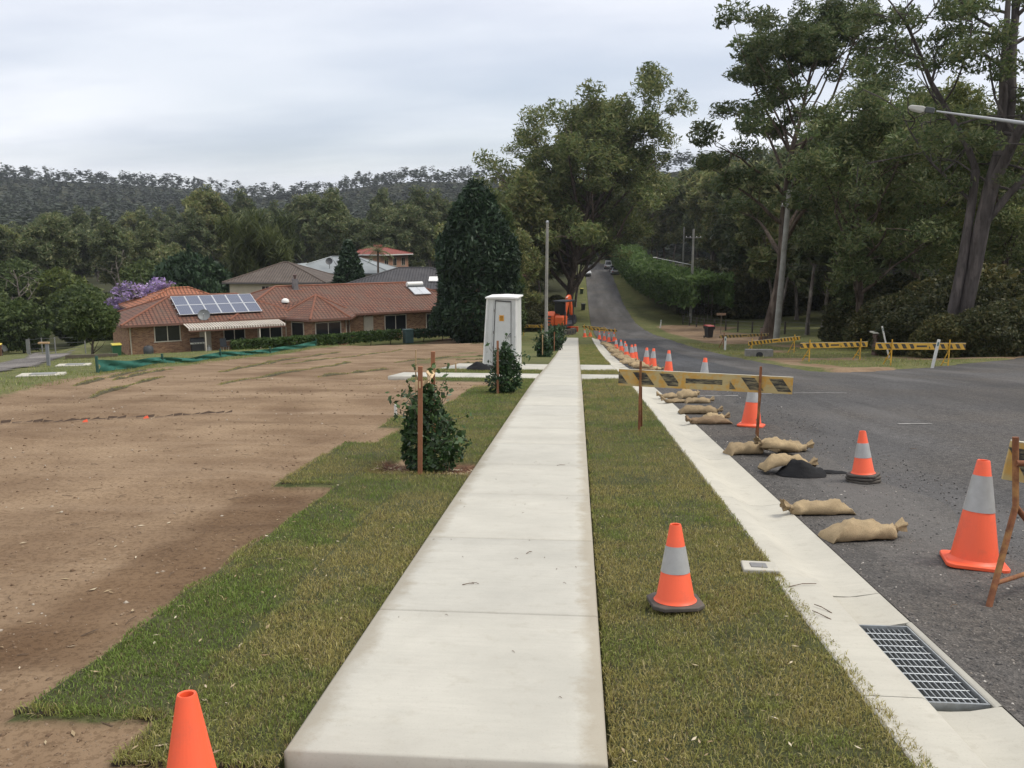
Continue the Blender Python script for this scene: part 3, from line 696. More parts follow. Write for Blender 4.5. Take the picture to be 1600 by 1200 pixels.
def flat_leaves(name, label, X, Y, Z, s):
    n = len(X); a = rng.random(n) * 6.28; t = .35 * (rng.random((n, 4)) - .3) * s[:, None]
    u = np.stack([np.cos(a), np.sin(a)], 1) * s[:, None]; w = np.stack([-np.sin(a), np.cos(a)], 1) * s[:, None] * .28
    c = np.stack([X, Y], 1); q = np.stack([c - u, c - w, c + u, c + w], 1); v = np.concatenate([q, (Z[:, None] + np.abs(t))[..., None]], -1).reshape(-1, 3)
    tag(np_mesh(name, v, np.arange(4 * n).reshape(-1, 4), lf), label, 'leaves', kind='stuff')
n = 220; Y = 2.7 + 20 * rng.random(n) ** 1.6; X = np.where(rng.random(n) < .5, PX1 + 1.1 * rng.random(n), -2.3 + 1.2 * rng.random(n)); k = lawn(X, Y) > .6; X, Y = X[k], Y[k]
flat_leaves('dry_leaves', 'pale dry leaves and clippings lying on the turf', X, Y, h(X, Y) + .022, .006 + .014 * rng.random(len(X)))
n = 300; Y = 2.6 + 15 * rng.random(n) ** 1.4; X = -1.4 - rng.random(n) * (1.2 + .7 * Y); k = dirt(X, Y) > .6; X, Y = X[k], Y[k]
flat_leaves('leaf_litter', 'dry leaves lying on the bare soil', X, Y, h(X, Y) + .006, .010 + .022 * rng.random(len(X)))
n = 500; Y = 8.42 + .62 * rng.random(n); X = -2.1 + 1.05 * rng.random(n)
flat_leaves('mulch_chips', 'reddish mulch chips round the nearest staked shrub', X, Y, h(X, Y) + .006, .010 + .018 * rng.random(n))

# ---- cut edges of the laid turf: a dark band of roots and soil
ed, nt, p = newmat('turf_root_mat'); nt.links.new(mixc(nt, ramp(nt, noise(nt, 40, 5, .7), [(.35, 0), (.65, 1)]), (.018, .013, .008), (.06, .042, .024)), p.inputs['Base Color']); p.inputs['Roughness'].default_value = .95
nt.links.new(bump(nt, noise(nt, 70, 4, .7), .8, .02), p.inputs['Normal'])
def turf_edge(x0, y0, x1, y1, nx_, ny_):
    n = int(math.hypot(x1 - x0, y1 - y0) / .03); t = np.linspace(0, 1, n); X = x0 + (x1 - x0) * t; Y = y0 + (y1 - y0) * t
    w = .06 * (fbm(t * n * .15 + x0, t * 0 + y0, 3) - .5) * 2; X = X + nx_ * w; Y = Y + ny_ * w; zl = hbase(X, Y) - .03; zd = hbase(X, Y) - .115
    A = np.stack([X, Y, zd], 1); B = np.stack([X + nx_ * .012 * rng.random(n), Y + ny_ * .012 * rng.random(n), zl - .004], 1); C = np.stack([X - nx_ * .035, Y - ny_ * .035, zl - .012 + .006 * rng.random(n)], 1)
    v = np.stack([A, B, C], 1).reshape(-1, 3); a = np.arange(n - 1)[:, None] * 3; f = np.concatenate([a + np.array([[0, 1, 4, 3]]), a + np.array([[1, 2, 5, 4]])], 0)
    tag(np_mesh('turf_edge', v, f, ed, smooth=True), kind='structure')
    m = n * 22; tt = rng.random(m); xx = x0 + (x1 - x0) * tt - nx_ * .02; yy = y0 + (y1 - y0) * tt - ny_ * .02
    v, f, c = blades(xx + nx_ * .07 * (rng.random(m) - .45), yy + ny_ * .07 * (rng.random(m) - .45), hbase(xx, yy) - .034, .022 + .032 * rng.random(m), np.full(m, .0038), .3 + .6 * rng.random(m), turf_colour(xx, yy, np.full(m, .6)), 2)
    tag(np_mesh('turf_fringe', v, f, GM, attr={'tint': c}), 'ragged grass fringe along a cut turf edge', 'turf', kind='stuff')
turf_edge(-2.27, 3.05, -1.64, 3.05, 0, -1); turf_edge(-1.66, 2.72, PX0, 2.72, 0, -1); turf_edge(-2.80, 7.77, -2.30, 7.77, 0, -1); turf_edge(-1.64, 2.72, -1.64, 3.05, -1, 0)
# ------------------------------------------------------------------ trees and shrubs
gum_leaf = leafmat('gum_foliage', [(00.074, 00.109, 00.042), (00.105, 00.145, 00.054), (00.145, 00.180, 00.066), (00.203, 00.212, 00.093)], .36, .35)
gum_leaf2 = leafmat('far_gum_foliage', [(0.083, 0.114, 0.049), (0.117, 0.153, 0.062), (0.159, 0.185, 0.078), (0.211, 0.211, 0.104)], .34, .3)
dark_leaf = leafmat('dark_foliage', [(0.020, 0.043, 0.021), (0.030, 0.059, 0.027), (0.043, 0.075, 0.033)], .15, .5)
green_leaf = leafmat('green_foliage', [(0.054, 0.082, 0.025), (0.079, 0.113, 0.035), (0.114, 0.146, 0.048)], .32, .4)
lime_leaf = leafmat('lime_foliage', [(.12, .17, .03), (.18, .23, .045), (.10, .14, .03)], .35, .5)
bush_leaf = leafmat('understory_foliage', [(00.042, 00.053, 00.020), (00.062, 00.072, 00.027), (00.092, 00.094, 00.037), (00.121, 00.112, 00.048)], .3, .4)
flower = leafmat('jacaranda_flowers', [(.24, .19, .47), (.33, .26, .58), (.42, .35, .66), (.12, .13, .10)], .3, .6)
glossy_leaf = leafmat('shrub_foliage', [(0.029, 0.064, 0.026), (0.045, 0.088, 0.032), (0.064, 0.115, 0.042), (0.035, 0.058, 0.035)], .12, 3.0, .32)
hedge_leaf = leafmat('hedge_foliage', [(.045, .085, .020), (.070, .115, .028), (.10, .15, .036)], .25, .8)
def bark_mat(name, c1, c2, c3):
    m, nt, p = newmat(name); mp_ = nd(nt, 'ShaderNodeMapping', ins={'Scale': (5, 5, .55)}); nt.links.new(objco(nt), mp_.inputs['Vector'])
    a = noise(nt, 1.6, 7, .68, mp_.outputs[0]); b_ = noise(nt, .7, 4, .6); mq = nd(nt, 'ShaderNodeMapping', ins={'Scale': (1.2, 1.2, .25)}); nt.links.new(objco(nt), mq.inputs['Vector']); pch = noise(nt, 2.2, 4, .6, mq.outputs[0])
    c = mixc(nt, ramp(nt, a, [(.36, 0), (.64, 1)]), c1, c2); c = mixc(nt, ramp(nt, pch, [(.52, 0), (.60, .75)]), c, c3); c = mixc(nt, 1.0, c, ramp(nt, b_, [(.3, .65), (.7, 1.15)]), 'MULTIPLY')
    nt.links.new(c, p.inputs['Base Color']); p.inputs['Roughness'].default_value = .92; p.inputs['Specular IOR Level'].default_value = .15; nt.links.new(bump(nt, a, 1.0, .06), p.inputs['Normal']); return m
bark_gum = bark_mat('gum_bark', (.055, .040, .031), (.150, .115, .090), (.21, .165, .13))
bark_pale = bark_mat('pale_bark', (.085, .066, .052), (.21, .185, .16), (.30, .27, .235))
bark_dark = plain('dark_bark', (.10, .078, .06), .95, .35, 2.5, bstr=.6, bscale=12)

def unit(v): return v / (np.linalg.norm(v) + 1e-9)
def leafcards(C, L, Wd, droop, r_, tint=None):
    """C (N,3) leaf centres -> 4N verts / N quads; droop 0 random .. 1 hanging"""
    n = len(C); d = r_.normal(size=(n, 3)); d[:, 2] = d[:, 2] * (1 - droop) - droop * 1.4; d /= np.linalg.norm(d, axis=1, keepdims=True)
    s = np.cross(d, r_.normal(size=(n, 3))); s /= np.linalg.norm(s, axis=1, keepdims=True) + 1e-9
    sz = np.clip(np.exp(r_.normal(size=n) * .42), .35, 2.0); l = (L * sz * (.8 + .4 * r_.random(n)))[:, None] / 2; w = (Wd * sz * (.7 + .6 * r_.random(n)))[:, None] / 2
    v = np.stack([C - d * l, C + s * w - d * l * .1, C + d * l, C - s * w - d * l * .1], 1).reshape(-1, 3)
    return v, np.arange(4 * n).reshape(-1, 4)
def cluster_points(cs, rs, per, flat, r_):
    out = []
    for c, r in zip(cs, rs):
        n = max(6, int(per * (r ** 2))); d = r_.normal(size=(n, 3)); d /= np.linalg.norm(d, axis=1, keepdims=True)
        q = d * (r * r_.random((n, 1)) ** .45); q[:, 2] *= flat; q[:, 2] = np.where(q[:, 2] < 0, q[:, 2] * .75, q[:, 2])
        out.append(np.asarray(c) + q)
    return np.concatenate(out)

def grow(mb, p, d, L, r0, r1, n, bend, up, r_, sides=7):
    pts = [p.copy()]; rad = [r0]; dd = unit(d)
    for i in range(n):
        dd = unit(dd + r_.normal(size=3) * bend + np.array([0, 0, up]))
        pts.append(pts[-1] + dd * L / n); rad.append(r0 + (r1 - r0) * (i + 1) / n)
    mb.tube([tuple(q) for q in pts], rad, sides)
    return pts, dd, rad
def gum(seed, H, r0, clear, spread, nl, per, flat=.62, leaf=(.5, .13), lean=(0, 0), csize=(.9, 1.7), shape=None, fork=None, bmat=None, lmat=None, droop=.35, name='gum_tree', nsub=4, ret=False):
    """eucalypt: clear bole, ascending limbs, foliage in separate clumps at the branch ends"""
    r_ = np.random.default_rng(seed); mb = MB(); cs = []; rs = []
    d0 = np.array([lean[0], lean[1], 1.0]); nseg = 14
    pts, _, rad = grow(mb, np.array([0, 0, -.4]), d0, H * .93, r0, r0 * .16, nseg, .055, .04, r_, 10)
    mb.lathe([(r0 * 1.45, -.3), (r0 * 1.2, .25), (r0 * 1.0, 1.0)], 10)
    for i in range(nl):
        t = clear + (1 - clear) * ((i + .5) / nl) ** .85; k = min(nseg - 1, int(t * nseg)); f = t * nseg - k
        base = pts[k] * (1 - f) + pts[k + 1] * f; br = (rad[k] * (1 - f) + rad[k + 1] * f)
        u = (t - clear) / (1 - clear)
        sp = spread * (shape(u) if shape else (math.sin(math.pi * (.18 + .74 * u)) ** .8)) * r_.uniform(.75, 1.15)
        az = i * 2.399 + r_.uniform(-.5, .5); el = r_.uniform(.35, .75) + .35 * u
        dd = np.array([math.cos(az) * math.cos(el), math.sin(az) * math.cos(el), math.sin(el)])
        L = sp / max(.35, math.cos(el))
        lp, ld, lr = grow(mb, base, dd, L, br * .62, br * .14 + .015, 5, .16, .05, r_, 6)
        for j in range(nsub):
            q = r_.uniform(.42, 1.0) if j else 1.0; kk = min(4, int(q * 5)); ff = q * 5 - kk; b2 = lp[kk] * (1 - ff) + lp[min(5, kk + 1)] * ff
            sd = unit(ld + r_.normal(size=3) * .75 + np.array([0, 0, .15])); SL = L * r_.uniform(.18, .42)
            e, _, _ = grow(mb, b2, sd, SL, max(.02, br * .18), .012, 3, .25, .03, r_, 4)
            cs.append(e[-1]); rs.append(r_.uniform(*csize)); 
            if r_.random() < .6: cs.append(e[2] + r_.normal(size=3) * .5); rs.append(r_.uniform(*csize) * .75)
    e = pts[-1]
    for j in range(5): cs.append(e + r_.normal(size=3) * csize[1] * .7); rs.append(r_.uniform(*csize))
    C = cluster_points(cs, rs, per, flat, r_)
    v, f = leafcards(C, leaf[0], leaf[1], droop, r_)
    root = empty(name, (0, 0, 0)); mb.build('trunk', bmat or bark_gum, root, smooth=60); np_mesh('crown', v, f, lmat or gum_leaf, root)
    return root
def shell(seed, prof_, H, R, n, lsize, lmat, bmat=None, trunk=(.2, .3), name='tree', lump=.22, depth=.35, droop=.2, lumps=5.0, z0=0.0, asp=1.0):
    """dense crown: leaves spread through the outer layer of a lumpy solid of revolution; prof_(t) radius share at height share t"""
    r_ = np.random.default_rng(seed); t = r_.random(n); a = r_.random(n) * 2 * np.pi
    pr = np.array([prof_(q) for q in np.linspace(0, 1, 64)]); w = pr[(t * 63).astype(int)]
    k = r_.random(n) < w + .08; t, a = t[k], a[k]; n = len(t); rad = pr[(t * 63).astype(int)]
    lumpv = fbm(a / 6.283 * lumps + seed * 3.1, t * lumps * H / (2 * R) * .8, 3) + 0 * a
    lump2 = fbm((a / 6.283) * lumps * 2.7, t * lumps * 2.2 + seed, 2)
    rr = R * rad * (1 - lump * 1.6 * (lumpv - .35) - lump * .5 * (lump2 - .5)) * (1 - depth * r_.random(n) ** 2.2)
    C = np.stack([rr * np.cos(a), asp * rr * np.sin(a), z0 + t * (H - z0) + r_.normal(size=n) * .03 * H * .5], 1)
    v, f = leafcards(C, lsize[0], lsize[1], droop, r_)
    root = empty(name, (0, 0, 0)); mb = MB()
    pts, _, _ = grow(mb, np.array([0, 0, -.3]), np.array([0, 0, 1.]), H * .8, trunk[0], trunk[0] * .2, 6, .05, .02, r_, 8)
    for i in range(7):
        b_ = pts[1 + i % 5]; az = i * 2.4; grow(mb, b_, np.array([math.cos(az), math.sin(az), .8]), R * .8, trunk[0] * .4, .01, 3, .15, .05, r_, 5)
    mb.build('trunk', bmat or bark_dark, root, smooth=60); np_mesh('crown', v, f, lmat, root)
    return root
def put(o, x, y, rz=0, s=1.0, sz=None, dz=0.0):
    o.location = (x, y, gz(x, y) + dz); o.rotation_euler.z = rz; o.scale = (s, s, sz or s); return o

# --- the landmark trees
t = gum(3, 28, .60, .12, 9.4, 66, 84, .8, (.50, .14), csize=(1.2, 2.3), shape=lambda u: (.95 + .25 * math.sin(math.pi * min(1, u * 1.15))) * (1 - .80 * max(0, u - .4) / .6), nsub=5)
put(t, -1.6, 122, .6); tag(t, 'huge spreading gum tree, tallest in the middle, left of the far road', 'tree')
t = gum(8, 21.5, .40, .30, 6.2, 24, 300, .72, (.28, .085), lean=(.04, 0), csize=(.7, 1.35), nsub=5)
put(t, 14.3, 66, 2.2, 1.1, 1.06); tag(t, 'tall gum tree right of the road behind the timber power pole', 'tree')
# forked giant on the right
r_ = np.random.default_rng(41); mb = MB(); cs = []; rs = []
p1, _, _ = grow(mb, np.array([0, 0, -.4]), np.array([.12, 0, 1]), 9.5, .40, .31, 6, .03, 0, r_, 12)
p2, _, _ = grow(mb, np.array([-.55, -.1, -.4]), np.array([.07, 0, 1]), 9.0, .25, .18, 6, .035, .01, r_, 10)
stems = []
for b_, d, L, r0 in ((p1[-1], (.30, .1, 1), 9, .33), (p1[-1], (-.10, .0, 1), 9, .24), (p1[4], (.55, -.1, .8), 7, .2), (p2[-1], (-.34, .0, 1), 8.0, .17), (p2[5], (-.6, .2, .8), 4.5, .09), (p1[-2], (.05, -.3, 1), 9.5, .26)):
    pp, dd, _ = grow(mb, b_, np.array(d, float), L, r0, r0 * .35, 7, .09, .04, r_, 8); stems.append((pp, r0))
for pp, r0 in stems:
    for j in range(10):
        k = r_.integers(2, 8); az = r_.random() * 6.28; el = r_.uniform(.1, .8)
        d = np.array([math.cos(az) * math.cos(el), math.sin(az) * math.cos(el), math.sin(el)])
        q, ld, _ = grow(mb, pp[k], d, r_.uniform(2.2, 4.4), r0 * .3, .03, 4, .2, .03, r_, 5)
        for m_ in range(3):
            e, _, _ = grow(mb, q[2 + m_ % 3], unit(ld + r_.normal(size=3) * .8), r_.uniform(.8, 1.8), .03, .01, 3, .25, .02, r_, 4)
            cs.append(e[-1]); rs.append(r_.uniform(.45, .95))
C = cluster_points(cs, rs, 420, .65, r_); v, f = leafcards(C, .19, .06, .35, r_)
t = empty('gum_tree', (0, 0, 0)); mb.build('trunk', bark_mat('smooth_gum_bark', (.060, .051, .046), (.118, .102, .095), (.150, .128, .117)), t, smooth=60); np_mesh('crown', v, f, gum_leaf, t)
put(t, 18.0, 42.0, 0); tag(t, 'massive twin trunked smooth bark gum towering at the right edge', 'tree')
# dark dense evergreen by the house
def flame(t): return (min(1, t * 5 + .35) if t < .13 else (1 - ((t - .13) / .87) ** 3.2 * .90))
t = shell(5, flame, 13.0, 3.7, 30000, (.42, .13), dark_leaf, trunk=(.3, .4), name='evergreen_tree', lump=.30, depth=.3, droop=-.25, lumps=7)
put(t, -8.3, 70.5); tag(t, 'very dark dense evergreen tree standing beside the brick house', 'tree')
t = shell(6, lambda q: (1 - q) ** .55 * min(1, q * 4 + .4), 11.2, 2.2, 11000, (.5, .15), green_leaf, trunk=(.2, .3), name='cypress_tree', lump=.35, depth=.4, droop=-.2, lumps=7)
put(t, -6.3, 74.5); tag(t, 'yellow green conifer half hidden behind the dark evergreen', 'tree')
t = shell(7, lambda q: (1 - q) ** .6 * min(1, q * 3 + .45), 8.8, 3.0, 11000, (.45, .18), dark_leaf, trunk=(.2, .3), name='evergreen_tree', lump=.35, lumps=6)
put(t, -24.2, 90, 0, 1.0, 1.12); tag(t, 'dark rounded evergreen between the grey and charcoal roofs', 'tree')
# jacaranda: bare limbs with purple blossom
t = gum(12, 4.6, .14, .3, 3.6, 14, 210, .7, (.25, .14), csize=(.5, .9), bmat=bark_dark, lmat=flower, droop=0, name='jacaranda_tree')
put(t, -39.2, 76.0, .5, .98, .82); tag(t, 'purple flowering jacaranda behind the left end of the house', 'tree')
t = shell(21, lambda q: math.sin(math.pi * min(1, .12 + q * .95)) ** .6, 6.3, 4.6, 15000, (.5, .22), dark_leaf, trunk=(.2, .3), name='shade_tree', lump=.35, lumps=6, z0=.6)
put(t, -48, 104, 0, 1.2, 1.75); tag(t, 'dark green rounded shade tree left of the brown roofed house', 'tree')
t = shell(22, lambda q: math.sin(math.pi * min(1, .1 + q * .97)) ** .6, 3.5, 1.7, 8000, (.26, .11), green_leaf, trunk=(.09, .2), name='garden_tree', lump=.35, lumps=5, z0=1.3)
put(t, -29.6, 50.0); tag(t, 'small bushy green tree on the lawn left of the house', 'tree')

# --- repeated kinds: archetypes, then copies with shared meshes
ARCH = {
    'tall': gum(31, 21, .30, .24, 4.6, 26, 46, .8, (.85, .24), csize=(1.3, 2.2), bmat=bark_pale, lmat=gum_leaf2, nsub=4),
    'slim': gum(32, 22.5, .24, .32, 3.3, 22, 46, .85, (.85, .24), csize=(1.2, 1.9), bmat=bark_pale, lmat=gum_leaf2, nsub=4),
    'broad': gum(33, 16.5, .30, .18, 5.6, 26, 42, .8, (.9, .26), csize=(1.4, 2.4), bmat=bark_gum, lmat=gum_leaf2, nsub=4),
    'wispy': gum(34, 18.5, .22, .22, 4.0, 22, 38, .9, (.8, .2), csize=(1.1, 1.9), bmat=bark_gum, lmat=gum_leaf2, nsub=4, droop=.5),
    'round': shell(35, lambda q: math.sin(math.pi * min(1, .1 + q * .95)) ** .55, 8, 4.2, 9000, (.62, .24), green_leaf, trunk=(.2, .3), name='leafy_tree', lump=.45, lumps=6, z0=.7),
    'shrub': shell(36, lambda q: math.sin(math.pi * min(1, .22 + q * .8)) ** .6, 3.2, 2.3, 15000, (.20, .08), bush_leaf, trunk=(.06, .2), name='wild_shrub', lump=.5, lumps=5, z0=.0),
}
ARCH['finetall'] = gum(131, 20, .30, .22, 4.4, 24, 200, .8, (.30, .085), csize=(.9, 1.7), bmat=bark_gum, lmat=gum_leaf, nsub=4)
ARCH['finebroad'] = gum(133, 16, .30, .16, 5.2, 22, 190, .8, (.30, .085), csize=(.9, 1.7), bmat=bark_gum, lmat=gum_leaf, nsub=4)
used = set()
def plant(kind, x, y, s, label, group, cat='tree', sz=None, rz=None):
    a = ARCH[kind]; o = copy_tree(a) if kind in used else a
    used.add(kind); put(o, x, y, random.random() * 6.28 if rz is None else rz, s, sz); tag(o, label, cat, group); return o
def screen(x, y, z):
    c, s_ = math.cos(YAW), math.sin(YAW); cp, sp_ = math.cos(PITCH), math.sin(PITCH); z = z - CAMZ
    u = x * c + y * s_; fw = -x * s_ + y * c; d = fw * cp - z * sp_
    return 800 + 1340 * u / d, 600 - 1340 * (fw * sp_ + z * cp) / d, d
def scatter(n, xr, yr, mind, ok):
    P = []; tries = 0
    while len(P) < n and tries < n * 60:
        tries += 1; x = random.uniform(*xr); y = random.uniform(*yr)
        if not ok(x, y): continue
        if any((x - a) ** 2 + (y - b) ** 2 < mind * mind for a, b in P): continue
        P.append((x, y))
    return P
def inview(x, y, m=80): u = screen(x, y, gz(x, y))[0]; return -m < u < 1600 + m
kinds = dict(tall='tall pale trunked gum ', slim='slender tall gum ', broad='broad crowned gum ', wispy='wispy drooping gum ', finetall='tall dark trunked gum ', finebroad='low broad gum ')
def band(u, stops):
    for lim, txt in stops:
        if u < lim: return txt
    return stops[-1][1]
def wl_(x, y):
    u = screen(x, y, -8)[0]; d = 'deep in ' if y > 230 else ('at the front of ' if y < 175 else 'in ')
    return d + band(u, ((150, 'the woodland at the far left edge'), (300, 'the woodland above the jacaranda'), (450, 'the woodland behind the brown roof'), (570, 'the woodland behind the grey metal roof'), (690, 'the woodland behind the red roofed house'), (9999, 'the trees behind the dark evergreen')))
def wr(x, y):
    u = screen(x, y, -6)[0]; d = 'deep in ' if y > 160 else ('at the front of ' if y < 90 else 'in ')
    return d + band(u, ((1060, 'the forest above the long hedge'), (1180, 'the forest left of the timber pole'), (1300, 'the forest right of the timber pole'), (1430, 'the forest behind the yellow barriers'), (9999, 'the forest behind the twin trunked gum')))
def ok_left(x, y):
    u = screen(x, y, -8)[0]
    if not (-60 < u < 880): return False
    if x > -9 and y < 260: return False
    if 300 < u < 720 and y < 150 + 10 * (u < 640): return False
    return y > 118
for i, (x, y) in enumerate(scatter(104, (-175, -4), (120, 300), 5.4, ok_left)):
    k = random.choice(['tall', 'slim', 'broad', 'wispy', 'tall', 'slim']); far = (y - 118) / 182
    lo, hi = .62 + .26 * far, .85 + .28 * far
    u_ = screen(x, y, -8)[0]
    if u_ < 330: lo *= .78; hi *= .80
    plant(k, x, y, random.uniform(lo, hi), kinds[k] + wl_(x, y), 'woodland trees behind the valley houses')
for (x, y, s) in ((-74, 118, 1.03), (-66, 128, 1.07), (-60, 100, 0.95), (-71, 96, 0.90), (-55, 92, 0.86), (-62, 86, 0.79), (-50, 85, 0.73), (-47, 95, 0.86), (-57, 112, 1.03), (-84, 124, 1.12), (-79, 108, 0.95), (-43, 82, 0.53), (-92, 140, 1.20), (-44, 120, 0.77), (-55, 81, 0.69), (-46, 77.5, 0.47), (-66, 90, 0.86), (-59, 78, 0.52)):
    u_ = screen(x, y, -8)[0]; plant('round', x, y, s, ('small ' if s < .6 else ('large ' if s > .95 else '')) + 'leafy green tree ' + ('far back ' if y > 105 else ('close to the street ' if y < 84 else '')) + band(u_, ((60, 'at the far left edge'), (150, 'above the chain wire fence'), (230, 'left of the jacaranda'), (330, 'behind the jacaranda'), (9999, 'left of the brown roof'))), 'leafy garden trees left of the house')
for (x, y, s, l) in ((-12.5, 128, .9, 'leafy tree right of the red roofed brick house'), (-30.5, 133, .75, 'leafy tree beside the red roofed house'), (-17, 118, .8, 'leafy tree behind the charcoal roof')):
    plant('round', x, y, s, l, None)
t = shell(37, lambda q: math.sin(math.pi * min(1, .15 + q * .9)) ** .6, 4.5, 2.6, 4500, (.5, .25), lime_leaf, trunk=(.15, .2), name='leafy_tree', lump=.45, lumps=5, z0=.6)
put(t, -38.5, 131, 0, 1.2, 1.75); tag(t, 'lime yellow leafy tree behind the grey metal roof', 'tree')
# along the far road, left side: trunks by the verge
LR = 'gum beside the far road below the huge spreading gum'
for (x, y, k, s) in ((-4.5, 112, 'slim', .75), (-7.5, 118, 'tall', .8), (-.3, 138, 'slim', .85), (-5, 140, 'tall', .95), (-9, 132, 'broad', 1.0), (.0, 165, 'slim', .8), (-6, 165, 'broad', 1.05), (-1, 190, 'tall', .8), (-12, 105, 'broad', .62), (-7, 98, 'wispy', .55), (-4, 205, 'broad', .9)):
    plant(k, x, y, s, kinds[k] + ('far up ' if y > 150 else 'close beside ') + 'the left of the far road' + (' behind the excavator' if x > -5.5 and y < 130 else ''), 'gums along the left of the far road')
for (x, y, s) in ((-5.2, 92, .75), (-7.5, 88, .9), (-4.0, 104, .9), (-9.5, 95, 1.1), (-3.2, 118, 1.0), (-3.0, 96, .5), (-6.5, 112, 1.2), (-10.5, 84, 1.1), (-3.1, 130, .8)):
    plant('shrub', x, y, s, 'undergrowth shrub by the work site left of the far road', 'undergrowth left of the far road', 'shrub')
# far end of the road
for (x, y, k, s) in ((4, 262, 'broad', .9), (9, 268, 'tall', .9), (-1, 255, 'round', 1.4), (13, 250, 'broad', 1.0), (7, 285, 'tall', 1.0), (1, 282, 'wispy', 1.0), (11, 236, 'round', 1.2), (14, 228, 'tall', .9)):
    plant(k, x, y, s, 'tree closing the view beyond the crest of the road', 'trees beyond the crest')
# right-hand forest
RW = 'gum in the dense forest right of the road'
def ok_right(x, y):
    u = screen(x, y, -7)[0]
    if u > 1700: return False
    if x < 15 and y < 120: return False
    if x < 10.5 + .02 * y or (x < 25 and 100 < y < 215): return False
    if 13 < x < 36 and 62 < y < 124: return False
    return y > 48
for i, (x, y) in enumerate(scatter(105, (11, 150), (50, 250), 4.8, ok_right)):
    k = random.choice(['tall', 'slim', 'broad', 'wispy', 'slim', 'tall']); s = random.uniform(.9, 1.2)
    if y < 95: s *= .74; k = 'finetall' if k in ('tall', 'slim') else 'finebroad'
    plant(k, x, y, s, kinds[k] + wr(x, y), 'forest gums right of the road')
LT = 'gum with bare trunk standing on the mown lawn behind the fence'
for (x, y, k, s) in ((20.5, 78, 'slim', .78), (23.5, 84, 'tall', .72), (24.5, 106, 'slim', .85), (28, 112, 'tall', .8), (27, 92, 'slim', .85), (30, 100, 'wispy', .9), (31, 86, 'tall', .8), (21.8, 97, 'slim', .7), (29.5, 72, 'broad', .8), (25, 119, 'tall', .9)):
    plant(k, x, y, s, kinds[k] + 'on the mown lawn ' + ('far ' if y > 95 else 'near ') + band(screen(x, y, -6)[0], ((1130, 'by the end of the hedge'), (1200, 'left of the timber pole'), (1260, 'just right of the timber pole'), (9999, 'towards the brick pillar'))), 'gums on the lawn behind the fence')
DS = 'dark understory shrub in the forest at the right'
for i, (x, y) in enumerate(scatter(58, (15, 62), (44, 74), 2.1, lambda x, y: (x > 19.0 or y < 62) and x > 17.2 + max(0, (50 - y) * .3) and screen(x, y, -4)[0] < 1680 and not (x < 24 and y > 60))):
    sc_ = random.uniform(.75, 1.45); plant('shrub', x, y, sc_, ('large ' if sc_ > 1.2 else ('low ' if sc_ < .95 else 'mid sized ')) + 'dark shrub ' + ('at the front of ' if y < 54 else ('at the back of ' if y > 65 else 'in ')) + 'the thicket ' + band(screen(x, y, -4)[0], ((1380, 'behind the brick pillar'), (1480, 'left of the twin trunked gum'), (1560, 'behind the twin trunked gum'), (9999, 'at the right edge'))), 'understory shrubs at the right', 'shrub')
for i, (x, y) in enumerate(scatter(34, (18, 90), (118, 150), 4, lambda x, y: inview(x, y))):
    plant('shrub', x, y, random.uniform(1.4, 2.4), 'undergrowth shrub at the back of the mown lawn', 'undergrowth behind the lawn', 'shrub')
# weeping clump and palms
def palm(seed, H, nf, fl):
    r_ = np.random.default_rng(seed); mb = MB(); mb.tube([(0, 0, -.3), (.05, 0, H * .5), (.12, .05, H)], [.20, .15, .13], 9)
    root = empty('palm_tree', (0, 0, 0)); mb.build('trunk', bark_gum, root, smooth=60)
    for i in range(nf):
        az = i * 2.399; el = r_.uniform(-.1, 1.2); V = []; F = []
        p = np.array([.12, .05, H]); d = np.array([math.cos(az) * math.cos(el), math.sin(az) * math.cos(el), math.sin(el)]); pts = [p]
        for k in range(7): d = unit(d + np.array([0, 0, -.16])); pts.append(pts[-1] + d * fl / 7)
        for k in range(7):
            dd = unit(pts[k + 1] - pts[k]); sd = unit(np.cross(dd, [0, 0, 1])); ll = fl * .26 * (1 - .6 * abs(k / 6 - .4))
            for s_ in (-1, 1):
                for q in (0, .5):
                    b_ = pts[k] * (1 - q) + pts[k + 1] * q; e = b_ + sd * s_ * ll + dd * ll * .5 - np.array([0, 0, ll * .45]); n = len(V)
                    V += [b_, b_ + dd * .09, e]; F.append((n, n + 1, n + 2))
        np_mesh('frond', np.array(V), np.array(F), gum_leaf2, root)
    return root
p_ = palm(2, 8.2, 16, 2.4); put(p_, -27.2, 116); p_.scale = (1, 1, 1.22); tag(p_, 'feathery palm in front of the red roofed brick house', 'palm tree')
t = gum(51, 9.5, .22, .3, 3.4, 16, 120, 1.25, (1.3, .10), csize=(.9, 1.5), lmat=leafmat('weeping_foliage', [(.07, .09, .03), (.10, .12, .045), (.05, .07, .03)], .3, .5), droop=.9, name='weeping_tree')
put(t, -42.5, 112, 0, 1.15); tag(t, 'pale weeping tree behind the brown roofed house', 'tree')
t2 = copy_tree(t); put(t2, -46, 126, 1, 1.2); t2['label'] = 'pale weeping tree left of the brown roof, further back'
